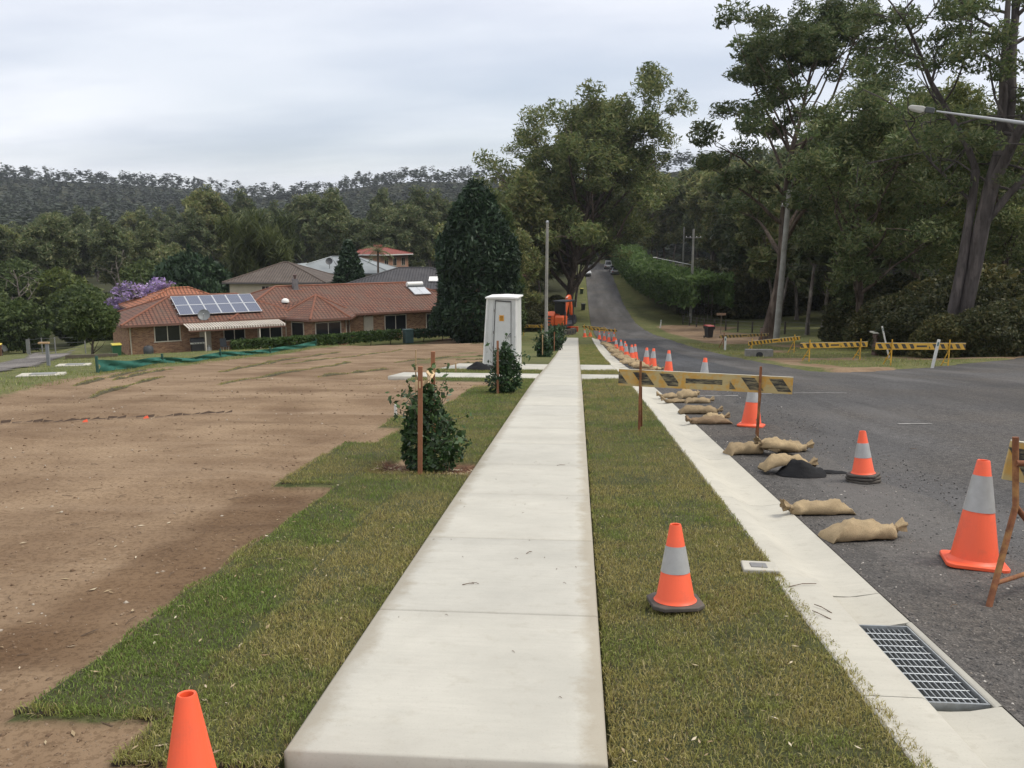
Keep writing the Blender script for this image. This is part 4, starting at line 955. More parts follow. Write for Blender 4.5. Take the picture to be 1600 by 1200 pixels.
# pale bare trees among the green at far left
def bare(seed, H):
    r_ = np.random.default_rng(seed); mb = MB(); pts, _, rad = grow(mb, np.array([0, 0, -.3]), np.array([0, 0, 1.]), H, .22, .04, 9, .08, .03, r_, 7)
    for i in range(12):
        k = 3 + i % 6; az = i * 2.4; q, ld, _ = grow(mb, pts[k], np.array([math.cos(az), math.sin(az), .7]), H * .28, rad[k] * .5, .02, 4, .25, .05, r_, 5)
        for j in range(3): grow(mb, q[2 + j % 3], unit(ld + r_.normal(size=3) * .8), H * .12, .03, .01, 3, .3, 0, r_, 4)
    root = empty('bare_tree', (0, 0, 0)); mb.build('trunk', bark_pale, root, smooth=60); return root
for sd, x, y, Hh, l in ((1, -62.5, 92, 9.5, 'bare pale dead tree at the far left edge'), (2, -57.5, 106, 10.5, 'bare pale dead tree above the jacaranda')):
    put(bare(sd, Hh), x, y); tag(bpy.data.objects[-1] if False else [o for o in COL.objects if o.name.startswith('bare_tree')][-1], l, 'tree')

for (x, y, q) in ((16.4, 39.6, .62), (17.9, 39.2, .7), (19.3, 40.0, .8), (20.8, 40.6, .85), (22.2, 42, 1.0), (16.0, 42.3, .75), (24.0, 43.0, 1.0), (26, 44.5, 1.1)):
    plant('shrub', x, y, q, 'understory shrub at the foot of the twin trunked gum', 'shrubs round the twin trunked gum', 'shrub')
# --- hedges
def hedge(name, pts, w, H, n, lsize, mat, label, top=.12):
    r_ = np.random.default_rng(len(pts) + n); C = []
    P = [np.array(p, float) for p in pts]; Ls = [np.linalg.norm(b - a) for a, b in zip(P[:-1], P[1:])]; T = sum(Ls)
    for i, (a, b) in enumerate(zip(P[:-1], P[1:])):
        m_ = int(n * Ls[i] / T); t = r_.random(m_)[:, None]; q = a + (b - a) * t; d = (b - a) / Ls[i]; nrm = np.array([-d[1], d[0]])
        an = r_.random(m_) * math.pi * 1.25 - .125 * math.pi; sup = 1 / np.maximum(np.abs(np.cos(an)), np.abs(np.sin(an))) ** .75
        lump = .86 + .34 * (fbm(t[:, 0] * Ls[i] * .8 + i * 7, an * 1.2, 3) - .5) * 2 * (.35 if H < 2 else .8)
        rr = (1 - .3 * r_.random(m_) ** 2.5) * lump
        off = np.cos(an) * sup * rr * w / 2; z = np.maximum(0.03, (np.sin(an) * sup * rr * .5 + .5) * H)
        XY = q + nrm * off[:, None]; C.append(np.concatenate([XY, (h(XY[:, 0], XY[:, 1]) + z)[:, None]], 1))
    C = np.concatenate(C); v, f = leafcards(C, lsize[0], lsize[1], .0, r_)
    root = empty(name, (0, 0, 0)); np_mesh('foliage', v, f, mat, root)
    mb = MB()
    for i in range(len(P) - 1):
        for k in range(max(2, int(Ls[i] / 1.5))):
            q = P[i] + (P[i + 1] - P[i]) * ((k + .5) / max(2, int(Ls[i] / 1.5))); z = gz(q[0], q[1]); mb.tube([(q[0], q[1], z - .1), (q[0] + .1, q[1], z + H * .5), (q[0] - .1, q[1] + .1, z + H * .8)], [.04, .03, .01], 5)
    mb.build('stem', bark_dark, root); tag(root, label, 'hedge'); return root
hd = np.array([.796, .605]); hn = np.array([.605, -.796]); HL = np.array([-33.24, 61.09])
def hw(s, t): return tuple(HL + hd * s + hn * t)
hedge('clipped_hedge', [hw(6.6, 3.6), hw(15, 3.9), hw(20.4, 3.6)], 1.1, 1.25, 9000, (.22, .10), hedge_leaf, 'long clipped green hedge in front of the brick house')
hedge('clipped_hedge', [hw(21.8, 3.4), hw(27.5, 3.0)], 1.0, 1.15, 3500, (.2, .09), dark_leaf, 'darker end of hedge between the grey box and the evergreen')
hedge('roadside_hedge', [(16.8, 108), (15.0, 120), (13.4, 134), (12.4, 150), (11.7, 168), (11.1, 186), (10.6, 204)], 6.4, 6.6, 34000, (.62, .2), leafmat('bamboo_foliage', [(.085, .145, .042), (.12, .19, .055), (.16, .23, .07)], .42, .35), 'long tall bushy hedge along the right of the far road')

# --- staked shrubs along the path
def staked_shrub(name, label, x, y, H, R, n, seed, lsz):
    t = shell(seed, lambda q: (math.sin(math.pi * min(1, .25 + q * .7)) ** .6) * (1 if q < .4 else 1 - .50 * ((q - .4) / .6)), H, R, n, lsz, glossy_leaf, trunk=(.015, .2), name=name, lump=.75, depth=.85, lumps=3.2, droop=.05)
    # a few loose shoots
    r_ = np.random.default_rng(seed + 5); C = []; mb = MB()
    for i in range(24):
        az = r_.random() * 6.28; z = H * r_.uniform(.25, .95); p = np.array([0, 0, z * .8]); d = np.array([math.cos(az), math.sin(az), r_.uniform(.3, 1.2)])
        q, _, _ = grow(mb, p, d, R * r_.uniform(1.0, 1.5), .006, .002, 4, .2, .05, r_, 4)
        for k in (2, 3, 4): C += [q[k] + r_.normal(size=3) * .035 * lsz[0] / .06 for _ in range(6)]
    mb.build('shoot', bark_dark, t); v, f = leafcards(np.array(C), lsz[0], lsz[1], .0, r_); np_mesh('shoot_leaves', v, f, glossy_leaf, t)
    put(t, x, y); tag(t, label, 'shrub'); return t
staked_shrub('shrub', 'glossy dark shrub in red mulch, nearest the camera', -1.56, 8.72, .92, .40, 4000, 61, (.050, .028))
staked_shrub('shrub', 'staked dark shrub growing in front of the white shed', -1.48, 17.5, 1.06, .38, 3400, 62, (.062, .034))
staked_shrub('shrub', 'staked round shrub just in front of the grey pole', -1.58, 40.2, 1.02, .45, 2600, 63, (.11, .055))
staked_shrub('shrub', 'staked shrub right behind the grey pole', -1.35, 49.4, 1.1, .50, 2200, 64, (.12, .06))
staked_shrub('shrub', 'furthest staked shrub before the end of the footpath', -1.35, 58, 1.3, .60, 2200, 65, (.14, .07))

# --- wooded hills: one mass of crowns
def hill_wood():
    r_ = np.random.default_rng(77); n = 11500; az = r_.uniform(-.66, .40, n); rr = 300 * np.exp(r_.random(n) * math.log(1150 / 300)); x = rr * np.sin(az); y = rr * np.cos(az)
    k = (np.interp(az, [-.6, -.2, .1, .3], [1100, 900, 620, 620]) * 1.04 > rr) & ~((y < 335) & (x > -10) & (x < 22)); x, y, rr = x[k], y[k], rr[k]; n = len(x)
    H = 9 + 7 * r_.random(n) ** 1.5; R = 2.3 + 3.2 * r_.random(n) ** 1.8; z = h(x, y); V = []; F = []; per = 28
    d = r_.normal(size=(n, per, 3)); d /= np.linalg.norm(d, axis=2, keepdims=True); q = d * (R[:, None, None] * r_.random((n, per, 1)) ** .35); q[..., 2] = q[..., 2] * 1.25
    C = q + np.stack([x, y, z + H - R], 1)[:, None, :]; C = C.reshape(-1, 3)
    S_ = np.repeat(.85 + .8 * (rr / 900), per)
    dd = r_.normal(size=(len(C), 3)); dd[:, 2] *= .22; dd /= np.linalg.norm(dd, axis=1, keepdims=True); ss = np.cross(dd, np.array([0, 0, 1.]) + .16 * r_.normal(size=(len(C), 3))); ss /= np.linalg.norm(ss, axis=1, keepdims=True)
    l_ = (S_ * .9 * np.exp(.3 * r_.normal(size=len(C))))[:, None]; v = np.stack([C - dd * l_, C + ss * l_ * .7, C + dd * l_, C - ss * l_ * .7], 1).reshape(-1, 3); f = np.arange(4 * len(C)).reshape(-1, 4)
    o = np_mesh('hill_forest', v, f, leafmat('hill_foliage', [(.040, .054, .030), (.046, .060, .033), (.054, .066, .037)], .25, .018)); tag(o, 'dense eucalypt forest covering the distant hills', 'forest', kind='stuff')
    mb = MB()
hill_wood()
# ------------------------------------------------------------------ houses
def uvnode(nt): return nd(nt, 'ShaderNodeUVMap').outputs[0]
def brick_mat(name, c1, c2, mortar):
    m, nt, p = newmat(name); u = uvnode(nt)
    b = nd(nt, 'ShaderNodeTexBrick', ins={'Scale': 1.0, 'Mortar Size': .006, 'Brick Width': .24, 'Row Height': .086, 'Bias': 0.0}); nt.links.new(u, b.inputs['Vector'])
    n = noise(nt, 1.2, 4, .6); n3 = noise(nt, 9, 3, .6)
    nt.links.new(mixc(nt, n3, c1, tuple(k * .55 for k in c1)), b.inputs['Color1']); nt.links.new(mixc(nt, n, c2, tuple(k * 1.35 for k in c2)), b.inputs['Color2']); b.inputs['Mortar'].default_value = c4(mortar)
    nt.links.new(b.outputs['Color'], p.inputs['Base Color']); p.inputs['Roughness'].default_value = .9
    inv = nd(nt, 'ShaderNodeMath', ins={0: 1.0}, operation='SUBTRACT'); nt.links.new(b.outputs['Fac'], inv.inputs[1]); nt.links.new(bump(nt, inv.outputs[0], .6, .01), p.inputs['Normal'])
    return m
def tile_mat(name, c1, c2, lichen, amt=.35):
    m, nt, p = newmat(name); u = uvnode(nt)
    b = nd(nt, 'ShaderNodeTexBrick', ins={'Scale': 1.0, 'Mortar Size': .05, 'Mortar Smooth': .3, 'Brick Width': .30, 'Row Height': .34, 'Bias': .1}, offset=0.0); nt.links.new(u, b.inputs['Vector'])
    b.inputs['Color1'].default_value = c4(c1); b.inputs['Color2'].default_value = c4(c2); b.inputs['Mortar'].default_value = c4(tuple(k * .22 for k in c1))
    n = noise(nt, .8, 6, .65); nn = noise(nt, 6, 4, .7)
    c = mixc(nt, ramp(nt, n, [(.40, 0), (.68, amt)]), b.outputs['Color'], lichen); c = mixc(nt, ramp(nt, nn, [(.35, .4), (.6, 0)]), c, tuple(k * .4 for k in c1))
    nt.links.new(c, p.inputs['Base Color']); p.inputs['Roughness'].default_value = .82
    su = nd(nt, 'ShaderNodeSeparateXYZ'); nt.links.new(u, su.inputs[0])
    w = nd(nt, 'ShaderNodeMath', ins={1: 2 * math.pi / .30}, operation='MULTIPLY'); nt.links.new(su.outputs[0], w.inputs[0]); sn = nd(nt, 'ShaderNodeMath', operation='SINE'); nt.links.new(w.outputs[0], sn.inputs[0])
    fr = nd(nt, 'ShaderNodeMath', ins={1: .34}, operation='MODULO'); nt.links.new(su.outputs[1], fr.inputs[0])
    a_ = nd(nt, 'ShaderNodeMath', ins={1: .35}, operation='MULTIPLY'); nt.links.new(sn.outputs[0], a_.inputs[0]); s2 = nd(nt, 'ShaderNodeMath', ins={1: -2.0}, operation='MULTIPLY'); nt.links.new(fr.outputs[0], s2.inputs[0])
    ad_ = nd(nt, 'ShaderNodeMath', operation='ADD'); nt.links.new(a_.outputs[0], ad_.inputs[0]); nt.links.new(s2.outputs[0], ad_.inputs[1])
    nt.links.new(bump(nt, ad_.outputs[0], .8, .05), p.inputs['Normal']); return m
brk = brick_mat('orange_brick', (.46, .26, .135), (.15, .066, .036), (.36, .29, .21))
brk2 = brick_mat('pink_brick', (.46, .25, .16), (.40, .20, .125), (.42, .34, .27))
til = tile_mat('terracotta_tiles', (.235, .088, .048), (.150, .062, .038), (.105, .078, .056), .7)
til_o = tile_mat('bright_terracotta', (.42, .155, .075), (.36, .13, .065), (.3, .14, .08), .3)
til_b = tile_mat('brown_tiles', (.125, .092, .070), (.105, .078, .06), (.16, .13, .105), .4)
til_c = tile_mat('charcoal_tiles', (.062, .058, .062), (.052, .050, .054), (.10, .09, .09), .4)
til_r = tile_mat('red_tiles', (.34, .075, .05), (.29, .065, .045), (.26, .1, .07), .3)
metal_g = plain('grey_metal_roof', (.25, .27, .27), .5, .12, 1.0, metal=.3)
cream = plain('cream_render', (.50, .44, .34), .85, .1, 1.5); white = plain('white_paint', (.78, .77, .73), .5, .08, 4); trim = plain('cream_trim', (.55, .50, .41), .6, .1, 5)
gut_m = plain('brown_gutter', (.17, .085, .06), .5, .15, 4); door_m = plain('beige_door', (.45, .40, .32), .6, .08, 3)
gl_m, _nt, _p = newmat('window_glass'); _p.inputs['Base Color'].default_value = (.018, .020, .022, 1); _p.inputs['Roughness'].default_value = .12; _p.inputs['Specular IOR Level'].default_value = .6
ridge_m = plain('ridge_caps', (.20, .078, .045), .85, .2, 3)

def hip(x0, x1, y0, y1, ze, tanp, left=True, right=True):
    """verts/faces of a hip (or gable-ended) roof over a rectangle; ridge along x"""
    w = (y1 - y0) / 2; ym = (y0 + y1) / 2; zr = ze + w * tanp
    a = x0 + (w if left else 0); b = x1 - (w if right else 0)
    v = [(x0, y0, ze), (x1, y0, ze), (x1, y1, ze), (x0, y1, ze), (a, ym, zr), (b, ym, zr)]
    return v, [(0, 1, 5, 4), (2, 3, 4, 5), (3, 0, 4), (1, 2, 5)]
def roof(parent, name, rects, mat, cap=None, gut=None, thick=.12):
    mb = MB(); mc = MB(); mg = MB()
    for (x0, x1, y0, y1, ze, tp, l, r) in rects:
        v, f = hip(x0, x1, y0, y1, ze, tp, l, r); mb.add(v, f); mb.box(((x0 + x1) / 2, (y0 + y1) / 2, ze - .03), (x1 - x0 - .06, y1 - y0 - .06, .05))
        mc.tube([v[4], v[5]], .11, 6)
        for i, j, on in ((0, 4, l), (3, 4, l), (1, 5, r), (2, 5, r)):
            if on: mc.tube([v[i], v[j]], .10, 6)
        for A, B in ((v[0], v[1]), (v[1], v[2]), (v[2], v[3]), (v[3], v[0])):
            A = Vector(A); B = Vector(B); mg.bar(A - Vector((0, 0, .09)), B - Vector((0, 0, .09)), .11, .17)
    o = mb.build(name, mat, parent, uv=True)
    mc.build('ridge_capping', cap or mat, o, smooth=50, uv=True); mg.build('gutter', gut or gut_m, o)
    return o
def window(parent, x, z0, w, hh, y, n=2, name='window', frame=None, rz=0.0):
    e = MB(); t = .07
    M = Matrix.Translation((x, y, z0)) @ Matrix.Rotation(rz, 4, 'Z')
    e.box((0, 0, t / 2 - .03), (w + .1, .1, t), M=M); e.box((0, 0, hh - t / 2), (w, .08, t), M=M); e.box((-w / 2 + t / 2, 0, hh / 2), (t, .08, hh - t), M=M); e.box((w / 2 - t / 2, 0, hh / 2), (t, .08, hh - t), M=M)
    for k in range(1, n): e.box((-w / 2 + w * k / n, 0, hh / 2), (.06, .07, hh - t), M=M)
    o = e.build(name, frame or trim, parent)
    for k in range(n):
        g_ = MB(); g_.box((-w / 2 + w * (k + .5) / n, -.018, hh / 2), (w / n - .06, .012, hh - t), M=M); g_.build('pane', gl_m, o)
    return o
def walls(parent, rects, hh, mat, z0=-.6, name='wall'):
    for (x0, x1, y0, y1) in rects:
        mb = MB(); mb.box(((x0 + x1) / 2, (y0 + y1) / 2, (hh + z0) / 2), (x1 - x0, y1 - y0, hh - z0)); mb.build(name, mat, parent, uv=True)

# ---- the long brick house
H1 = empty('brick_house', (HL[0], HL[1], -7.2), R_(37.24)); tag(H1, 'long single storey brick house with weathered terracotta tiled roof', 'house')
EV = 2.42
walls(H1, [(0, 9.0, 0, 7.6), (9.0, 30, 0, 9.6), (2.5, 9.0, 7.6, 13.2)], EV, brk)
roof(H1, 'roof', [(-.55, 13.5, -.55, 8.15, EV, .40, True, True), (7.3, 30.6, -.58, 10.2, EV + .03, .40, True, True)], til, ridge_m)
roof(H1, 'rear_roof', [(1.6, 10.5, 7.0, 14.2, EV + .5, .42, True, True)], til_o, til_o)
# bay with its own faceted roof
bay = [(11.9, 0.05), (13.3, -2.35), (16.0, -2.35), (17.6, 0.05)]
mb = MB(); mb.prism(bay, 'z', -.6, EV - .1); mb.build('wall', brk, H1, uv=True)
eav = [(11.2, .35), (12.95, -2.95), (16.35, -2.95), (18.35, .35)]
mb = MB(); ap = (14.9, .9, EV + 1.62); v = [(x, y, EV - .06) for x, y in eav] + [ap, (11.2, 1.5, EV + .5), (18.35, 1.5, EV + .5)]
mb.add(v, [(0, 1, 4), (1, 2, 4), (2, 3, 4), (5, 0, 4), (3, 6, 4), (3, 2, 1, 0)]); br_ = mb.build('bay_roof', til, H1, uv=True)
mc = MB()
for i in range(4): mc.tube([v[i], ap], .10, 6)
mc.build('ridge_capping', ridge_m, br_, smooth=50, uv=True)
mg = MB()
for i in range(3): mg.bar(Vector(v[i]) - Vector((0, 0, .09)), Vector(v[i + 1]) - Vector((0, 0, .09)), .1, .17)
mg.build('gutter', gut_m, br_)
window(H1, 2.75, 1.0, 1.9, 1.25, -.01); window(H1, 7.75, .75, 1.7, 1.4, -.01); window(H1, 10.6, .1, 2.0, 2.05, -.01)
window(H1, 14.65, .35, 2.2, 1.7, -2.37); window(H1, 12.55, .45, 1.3, 1.6, -1.1, 1, rz=R_(-59.7)); window(H1, 16.85, .4, 1.4, 1.7, -1.1, 1, rz=R_(56.3))
window(H1, 21.75, .62, 2.1, 1.5, -.01); window(H1, 25.6, .62, 1.7, 1.45, -.01); window(H1, 28.4, .7, 1.5, 1.3, -.01)
for x in (5.52, 19.2): mb = MB(); mb.box((x, -.02, 1.05), (.86, .06, 2.1)); d_ = mb.build('door', door_m, H1, bevel=.01); mb = MB(); mb.box((x + .33, -.07, 1.0), (.04, .05, .12)); mb.build('handle', galv, d_)
for x, y in ((.12, -.08), (18.75, -.1), (11.9, -.1)): mb = MB(); mb.tube([(x, y - .4, EV - .1), (x, y, EV - .35), (x, y, -.2)], .045, 8); mb.build('downpipe', trim, H1, smooth=60)
# patio awning of corrugated sheet on posts
mb = MB(); nC = 37
for i in range(nC):
    x = 3.8 + 7.4 * i / nC; w_ = 7.4 / nC * .62                       # ribs of the sheet with folded ends
    mb.add([(x, -.35, EV - .06), (x + w_, -.35, EV - .06), (x + w_, -2.36, EV - .30), (x, -2.36, EV - .30), (x, -2.40, EV - .46), (x + w_, -2.40, EV - .46)], [(0, 1, 2, 3), (3, 2, 5, 4)])
aw = mb.build('awning', plain('awning_sheet', (.56, .51, .43), .5, .15, 2, dirt=(.3, .22, .16), dirt_amt=.5), H1)
mb = MB(); mb.add([(3.8, -.35, EV - .09), (11.2, -.35, EV - .09), (11.2, -2.34, EV - .33), (3.8, -2.34, EV - .33), (3.8, -2.36, EV - .46), (11.2, -2.36, EV - .46)], [(0, 1, 2, 3), (3, 2, 5, 4)]); mb.build('awning_pan', plain('awning_pan', (.12, .07, .05), .6, .15, 2), aw)
mb = MB(); mb.box((7.5, -2.36, EV - .52), (7.4, .06, .10)); mb.build('fascia', gut_m, aw)
for x in (5.0, 9.1): mb = MB(); mb.box((x, -2.3, (EV - .45) / 2 - .1), (.08, .08, EV - .4)); mb.build('post', trim, aw)
mb = MB(); mb.box((7.5, -1.1, -.02), (8.6, 2.6, .1)); mb.build('patio', conk, H1)
# flue, skylight dome
mb = MB(); mb.box((14.35, 4.4, 4.75), (.42, .42, 1.0)); mb.box((14.35, 4.4, 4.3), (.9, .7, .12)); ch = mb.build('chimney', plain('flue_grey', (.16, .15, .15), .7, .2, 3), H1); mb = MB(); mb.lathe([(.12, 5.2), (.12, 5.5), (.17, 5.52), (.17, 5.6), (.02, 5.66)], 12, c=(14.35, 4.4, 0)); mb.build('flue_cap', plain('flue_cap', (.11, .07, .06), .7, .2, 3), ch)
def roofpt(x, y): return (x, y, EV + .03 + (y + .58) * .40)
mb = MB(); mb.lathe([(.32, 0), (.32, .10), (.28, .22), (.17, .31), (.02, .35)], 16); mb.build('skylight_dome', white, H1, smooth=60, loc=roofpt(12.6, 1.9))
# solar array lying on the roof
tilt = math.atan(.40)
def on_roof(name, x, y, dz, label, cat):
    e = empty(name, (0, 0, 0)); M = H1.matrix_basis if False else Matrix.Translation(H1.location) @ Matrix.Rotation(R_(37.24), 4, 'Z')
    p = M @ Vector((x, y, EV + (y + .55) * .40 + dz)); e.location = p; e.rotation_euler = (tilt, 0, R_(37.24)); tag(e, label, cat); return e
SA = on_roof('solar_array', 6.95, 1.75, .20, 'blue grey solar array of twelve panels on the tiled roof', 'solar panels')
pv, nt, p = newmat('solar_cells'); u = objco(nt)
bk = nd(nt, 'ShaderNodeTexBrick', ins={'Scale': 1.0, 'Mortar Size': .006, 'Brick Width': .16, 'Row Height': .16}, offset=0.0); nt.links.new(u, bk.inputs['Vector'])
bk.inputs['Color1'].default_value = (.075, .088, .135, 1); bk.inputs['Color2'].default_value = (.085, .10, .15, 1); bk.inputs['Mortar'].default_value = (.16, .17, .2, 1)
nt.links.new(bk.outputs['Color'], p.inputs['Base Color']); p.inputs['Roughness'].default_value = .22
alu = plain('aluminium_frame', (.62, .63, .64), .4, .08, 5, metal=.4)
pw, ph = 1.06, 1.66; mb = MB(); mb.box((0, 0, .015), (pw - .09, ph - .09, .02)); pm = mb.build('panel', pv, SA)
mb = MB()
for sx in (-1, 1): mb.box((sx * (pw / 2 - .03), 0, .015), (.04, ph - .02, .045)); mb.box((0, sx * (ph / 2 - .03), .015), (pw - .10, .04, .045))
pf = mb.build('panel_frame', alu, pm); fst = True
for i in range(6):
    for j in range(2):
        o = pm if fst else copy_tree(pm, SA); fst = False
        o.location = ((i - 2.5) * pw, (j - .5) * ph, 0)
mb = MB()
for yy in (-1.3, -.4, .4, 1.3): mb.box((0, yy, -.06), (6.6, .05, .06))
mb.build('rail', galv, SA)
SW = on_roof('solar_water_heater', 25.6, 3.0, .12, 'rooftop solar water heater with white tank and two pale collectors', 'water heater')
mb = MB(); mb.tube([(-1.05, 1.25, .22), (1.05, 1.25, .22)], .29, 18); mb.build('tank', white, SW, smooth=50); mb = MB(); mb.box((0, .86, .08), (2.2, .22, .26)); mb.build('tank_cradle', plain('dark_cradle', (.10, .11, .11), .6, .1, 3), SW)
for sx in (-1, 1): mb = MB(); mb.box((sx * .56, -.22, .05), (1.08, 1.9, .09)); cpl = mb.build('collector', alu, SW); mb = MB(); mb.box((sx * .56, -.22, .098), (.98, 1.8, .012)); mb.build('collector_glass', plain('collector_glass', (.50, .52, .54), .3, .1, 2), cpl)
SW.scale = (.75, .8, .8)
SD = on_roof('satellite_dish', 5.5, -.1, .25, 'small grey satellite dish in front of the solar panels', 'satellite dish'); SD.rotation_euler = (R_(65), 0, R_(20))
mb = MB(); mb.lathe([(.02, .0), (.2, .02), (.36, .08), (.45, .14)], 20); mb.build('dish', plain('dish_grey', (.16, .17, .17), .5, .1, 3), SD, smooth=60)
mb = MB(); mb.tube([(0, -.42, .1), (0, -.1, .55)], .02, 6); mb.box((0, -.1, .56), (.08, .08, .14)); mb.build('feed_arm', galv, SD); mb = MB(); mb.tube([(0, 0, 0), (0, -.25, -.3)], .03, 6); mb.build('mount', galv, SD)
mb = MB()

# ---- houses beyond
def house(name, label, x, y, z, rz, w, d, ev, tp, wm, rm, wins, cap=None, gut=None, gable=None, extra=None):
    e = empty(name, (x, y, z), R_(rz)); tag(e, label, 'house'); walls(e, [(0, w, 0, d)], ev, wm, -1.5)
    roof(e, 'roof', [(-.6, w + .6, -.6, d + .6, ev, tp, True, True)] + (extra or []), rm, cap, gut)
    for a in wins:
        if a[0] == 'f': window(e, a[1], a[2], a[3], a[4], -.01, a[5] if len(a) > 5 else 2)
        else: window(e, w + .01, a[2], a[3], a[4], a[1], a[5] if len(a) > 5 else 2, rz=R_(90))
    return e
h2 = house('two_storey_house', 'cream two storey house with brown tiled hip roof', -38.6, 93.2, -9.7, 4, 10.2, 9.5, 6.4, .38, cream, til_b, [('f', 4.0, 4.7, .9, 1.3), ('f', 6.4, 4.7, .9, 1.3), ('f', 8.8, 4.7, .9, 1.3), ('f', 1.6, 1.2, 1.6, 1.4)], plain('brown_caps', (.09, .065, .05), .8, .2, 3), plain('dark_gutter', (.10, .09, .085), .5, .1, 3))
e = house('grey_roofed_house', 'house with grey metal hip roof and a small satellite dish', -40.5, 116.5, -10.3, 3, 14.5, 11, 7.1, .34, plain('pale_wall', (.44, .41, .36), .85, .1, 2), metal_g, [('f', 3, 4.8, 1.4, 1.3), ('f', 8, 4.8, 1.4, 1.3)], metal_g, metal_g)
mb = MB(); mb.add([(-.2, -1.8, 7.0), (4.6, -1.8, 7.0), (2.2, -1.8, 8.35), (-.2, 4.0, 7.0), (4.6, 4.0, 7.0), (2.2, 4.0, 8.35)], [(0, 2, 5, 3), (2, 1, 4, 5), (0, 3, 4, 1)]); gb = mb.build('gable_roof', metal_g, e); mb = MB(); mb.add([(0, -1.7, 7.02), (4.4, -1.7, 7.02), (2.2, -1.7, 8.22)], [(0, 1, 2)]); mb.prism([(-.2, 6.9), (0, 6.9), (2.2, 8.1), (4.4, 6.9), (4.6, 6.9), (4.6, 7.02), (2.2, 8.42), (-.2, 7.02)], 'y', -1.86, -1.76, 0); mb.build('gable_end', plain('gable_grey', (.30, .29, .28), .8, .1, 2), gb)
mb = MB(); mb.box((2.2, 1.2, 3), (4.2, 5.8, 8)); mb.build('wall', cream, e)
mb = MB(); mb.lathe([(.02, 0), (.3, .05), (.5, .16)], 16, M=Matrix.Translation((6.2, 1.0, 8.6)) @ Matrix.Rotation(R_(70), 4, 'X')); mb.tube([(6.2, 1.0, 7.6), (6.2, 1.05, 8.6)], .04, 6); mb.build('satellite_dish', plain('dish_dark', (.08, .08, .08), .5, .1, 3), e)
house('red_roofed_house', 'two storey pink brick house with red tiled roof', -37.8, 139.9, -10.2, -21, 6.6, 8.2, 9.1, .30, brk2, til_r, [('s', 1.5, 7.2, 1.1, 1.3), ('s', 4.0, 7.2, 1.1, 1.3), ('s', 6.6, 7.2, 1.1, 1.3), ('f', 4.4, 7.2, 1.3, 1.2)], til_r, white)
e = house('charcoal_roofed_house', 'low house with charcoal tiled roof and one white skylight', -24.5, 86.0, -8.3, 6, 15, 11.5, 4.75, .30, cream, til_c, [('f', 4, 1, 2, 1.3)], plain('charcoal_caps', (.05, .048, .05), .8, .2, 3), gut_m)
mb = MB(); mb.box((9.9, 1.9, 5.62), (1.15, 1.3, .12), rx=math.atan(.30)); mb.build('skylight', white, e)
e = house('brown_roofed_house', 'small brown roof tucked behind the dark evergreen', -15.5, 104, -9.2, 10, 9, 8, 6.2, .36, cream, til, [('f', 3, 1, 2, 1.3)])
e = house('gabled_house', 'brick house cut off by the left edge beyond the street', -79.5, 92, -11.9, 35, 14.5, 8, 3.0, .45, brk2, til_b, [('f', 11, .9, 1.8, 1.3), ('f', 6, .9, 1.8, 1.3)], gut=white)
# ------------------------------------------------------------------ site things
def orange_mat(name, col):
    m, nt, p = newmat(name); n = noise(nt, 7, 5, .65)
    nt.links.new(mixc(nt, ramp(nt, n, [(.50, 0), (.75, .55)]), col, (col[0] * .62, col[1] * .9, col[2] * 1.3)), p.inputs['Base Color']); p.inputs['Roughness'].default_value = .48; return m
orange = orange_mat('cone_orange', (.86, .115, .040)); reflect = plain('reflective_collar', (.40, .40, .39), .45, .08, 12, metal=.15, dirt=(.25, .23, .2), dirt_amt=.3)
rubber = plain('black_rubber', (.075, .064, .053), .75, .2, 14, dirt=(.15, .12, .09), dirt_amt=.5)
def cone_big():
    e = empty('traffic_cone', (0, 0, 0)); b = MB()
    b.lathe([(.150, .035), (.146, .05), (.040, .70), (.036, .705), (.030, .703), (.030, .62), (.12, .05)], 32); b.build('body', orange, e, smooth=50)
    b = MB(); f_ = lambda z: .1495 - (z - .035) * .163 + .0025; b.lathe([(f_(.365), .365), (f_(.605), .605)], 32); b.build('reflective_collar', reflect, e, smooth=60)
    b = MB(); s = .19; c = .05; P = [(-s + c, -s), (s - c, -s), (s - c * .3, -s + c * .3), (s, -s + c), (s, s - c), (s - c * .3, s - c * .3), (s - c, s), (-s + c, s), (-s + c * .3, s - c * .3), (-s, s - c), (-s, -s + c), (-s + c * .3, -s + c * .3)]
    b.prism(P, 'z', 0, .028); b.lathe([(.175, .026), (.16, .034), (.148, .05)], 32); b.build('base', orange, e, smooth=40, bevel=.006); return e
def cone_small(collar=True, base=True, stack=1):
    e = empty('traffic_cone', (0, 0, 0)); b = MB(); z0 = .03 * (stack - 1)
    b.lathe([(.118, .030 + z0), (.112, .036 + z0), (.103, .05 + z0), (.032, .445 + z0), (.029, .452 + z0), (.022, .45 + z0), (.022, .4 + z0), (.08, .05 + z0)], 32); b.build('body', orange, e, smooth=50)
    if collar: b = MB(); f_ = lambda z: .103 - (z - .05) * .1797 + .0022; b.lathe([(f_(.19), .19 + z0), (f_(.335), .335 + z0)], 32); b.build('reflective_collar', reflect, e, smooth=60)
    for k in range(stack):
        b = MB(); s = .142; c = .05; P = [(-s + c, -s), (s - c, -s), (s, -s + c), (s, s - c), (s - c, s), (-s + c, s), (-s, s - c), (-s, -s + c)]
        b.prism(P, 'z', .004 + .03 * k, .028 + .03 * k); o = b.build('base', rubber if base else orange, e, smooth=40, bevel=.006); o.rotation_euler.z = .25 * k
    return e
def slope(o, k=-.088): o.rotation_euler.x = math.atan(k)
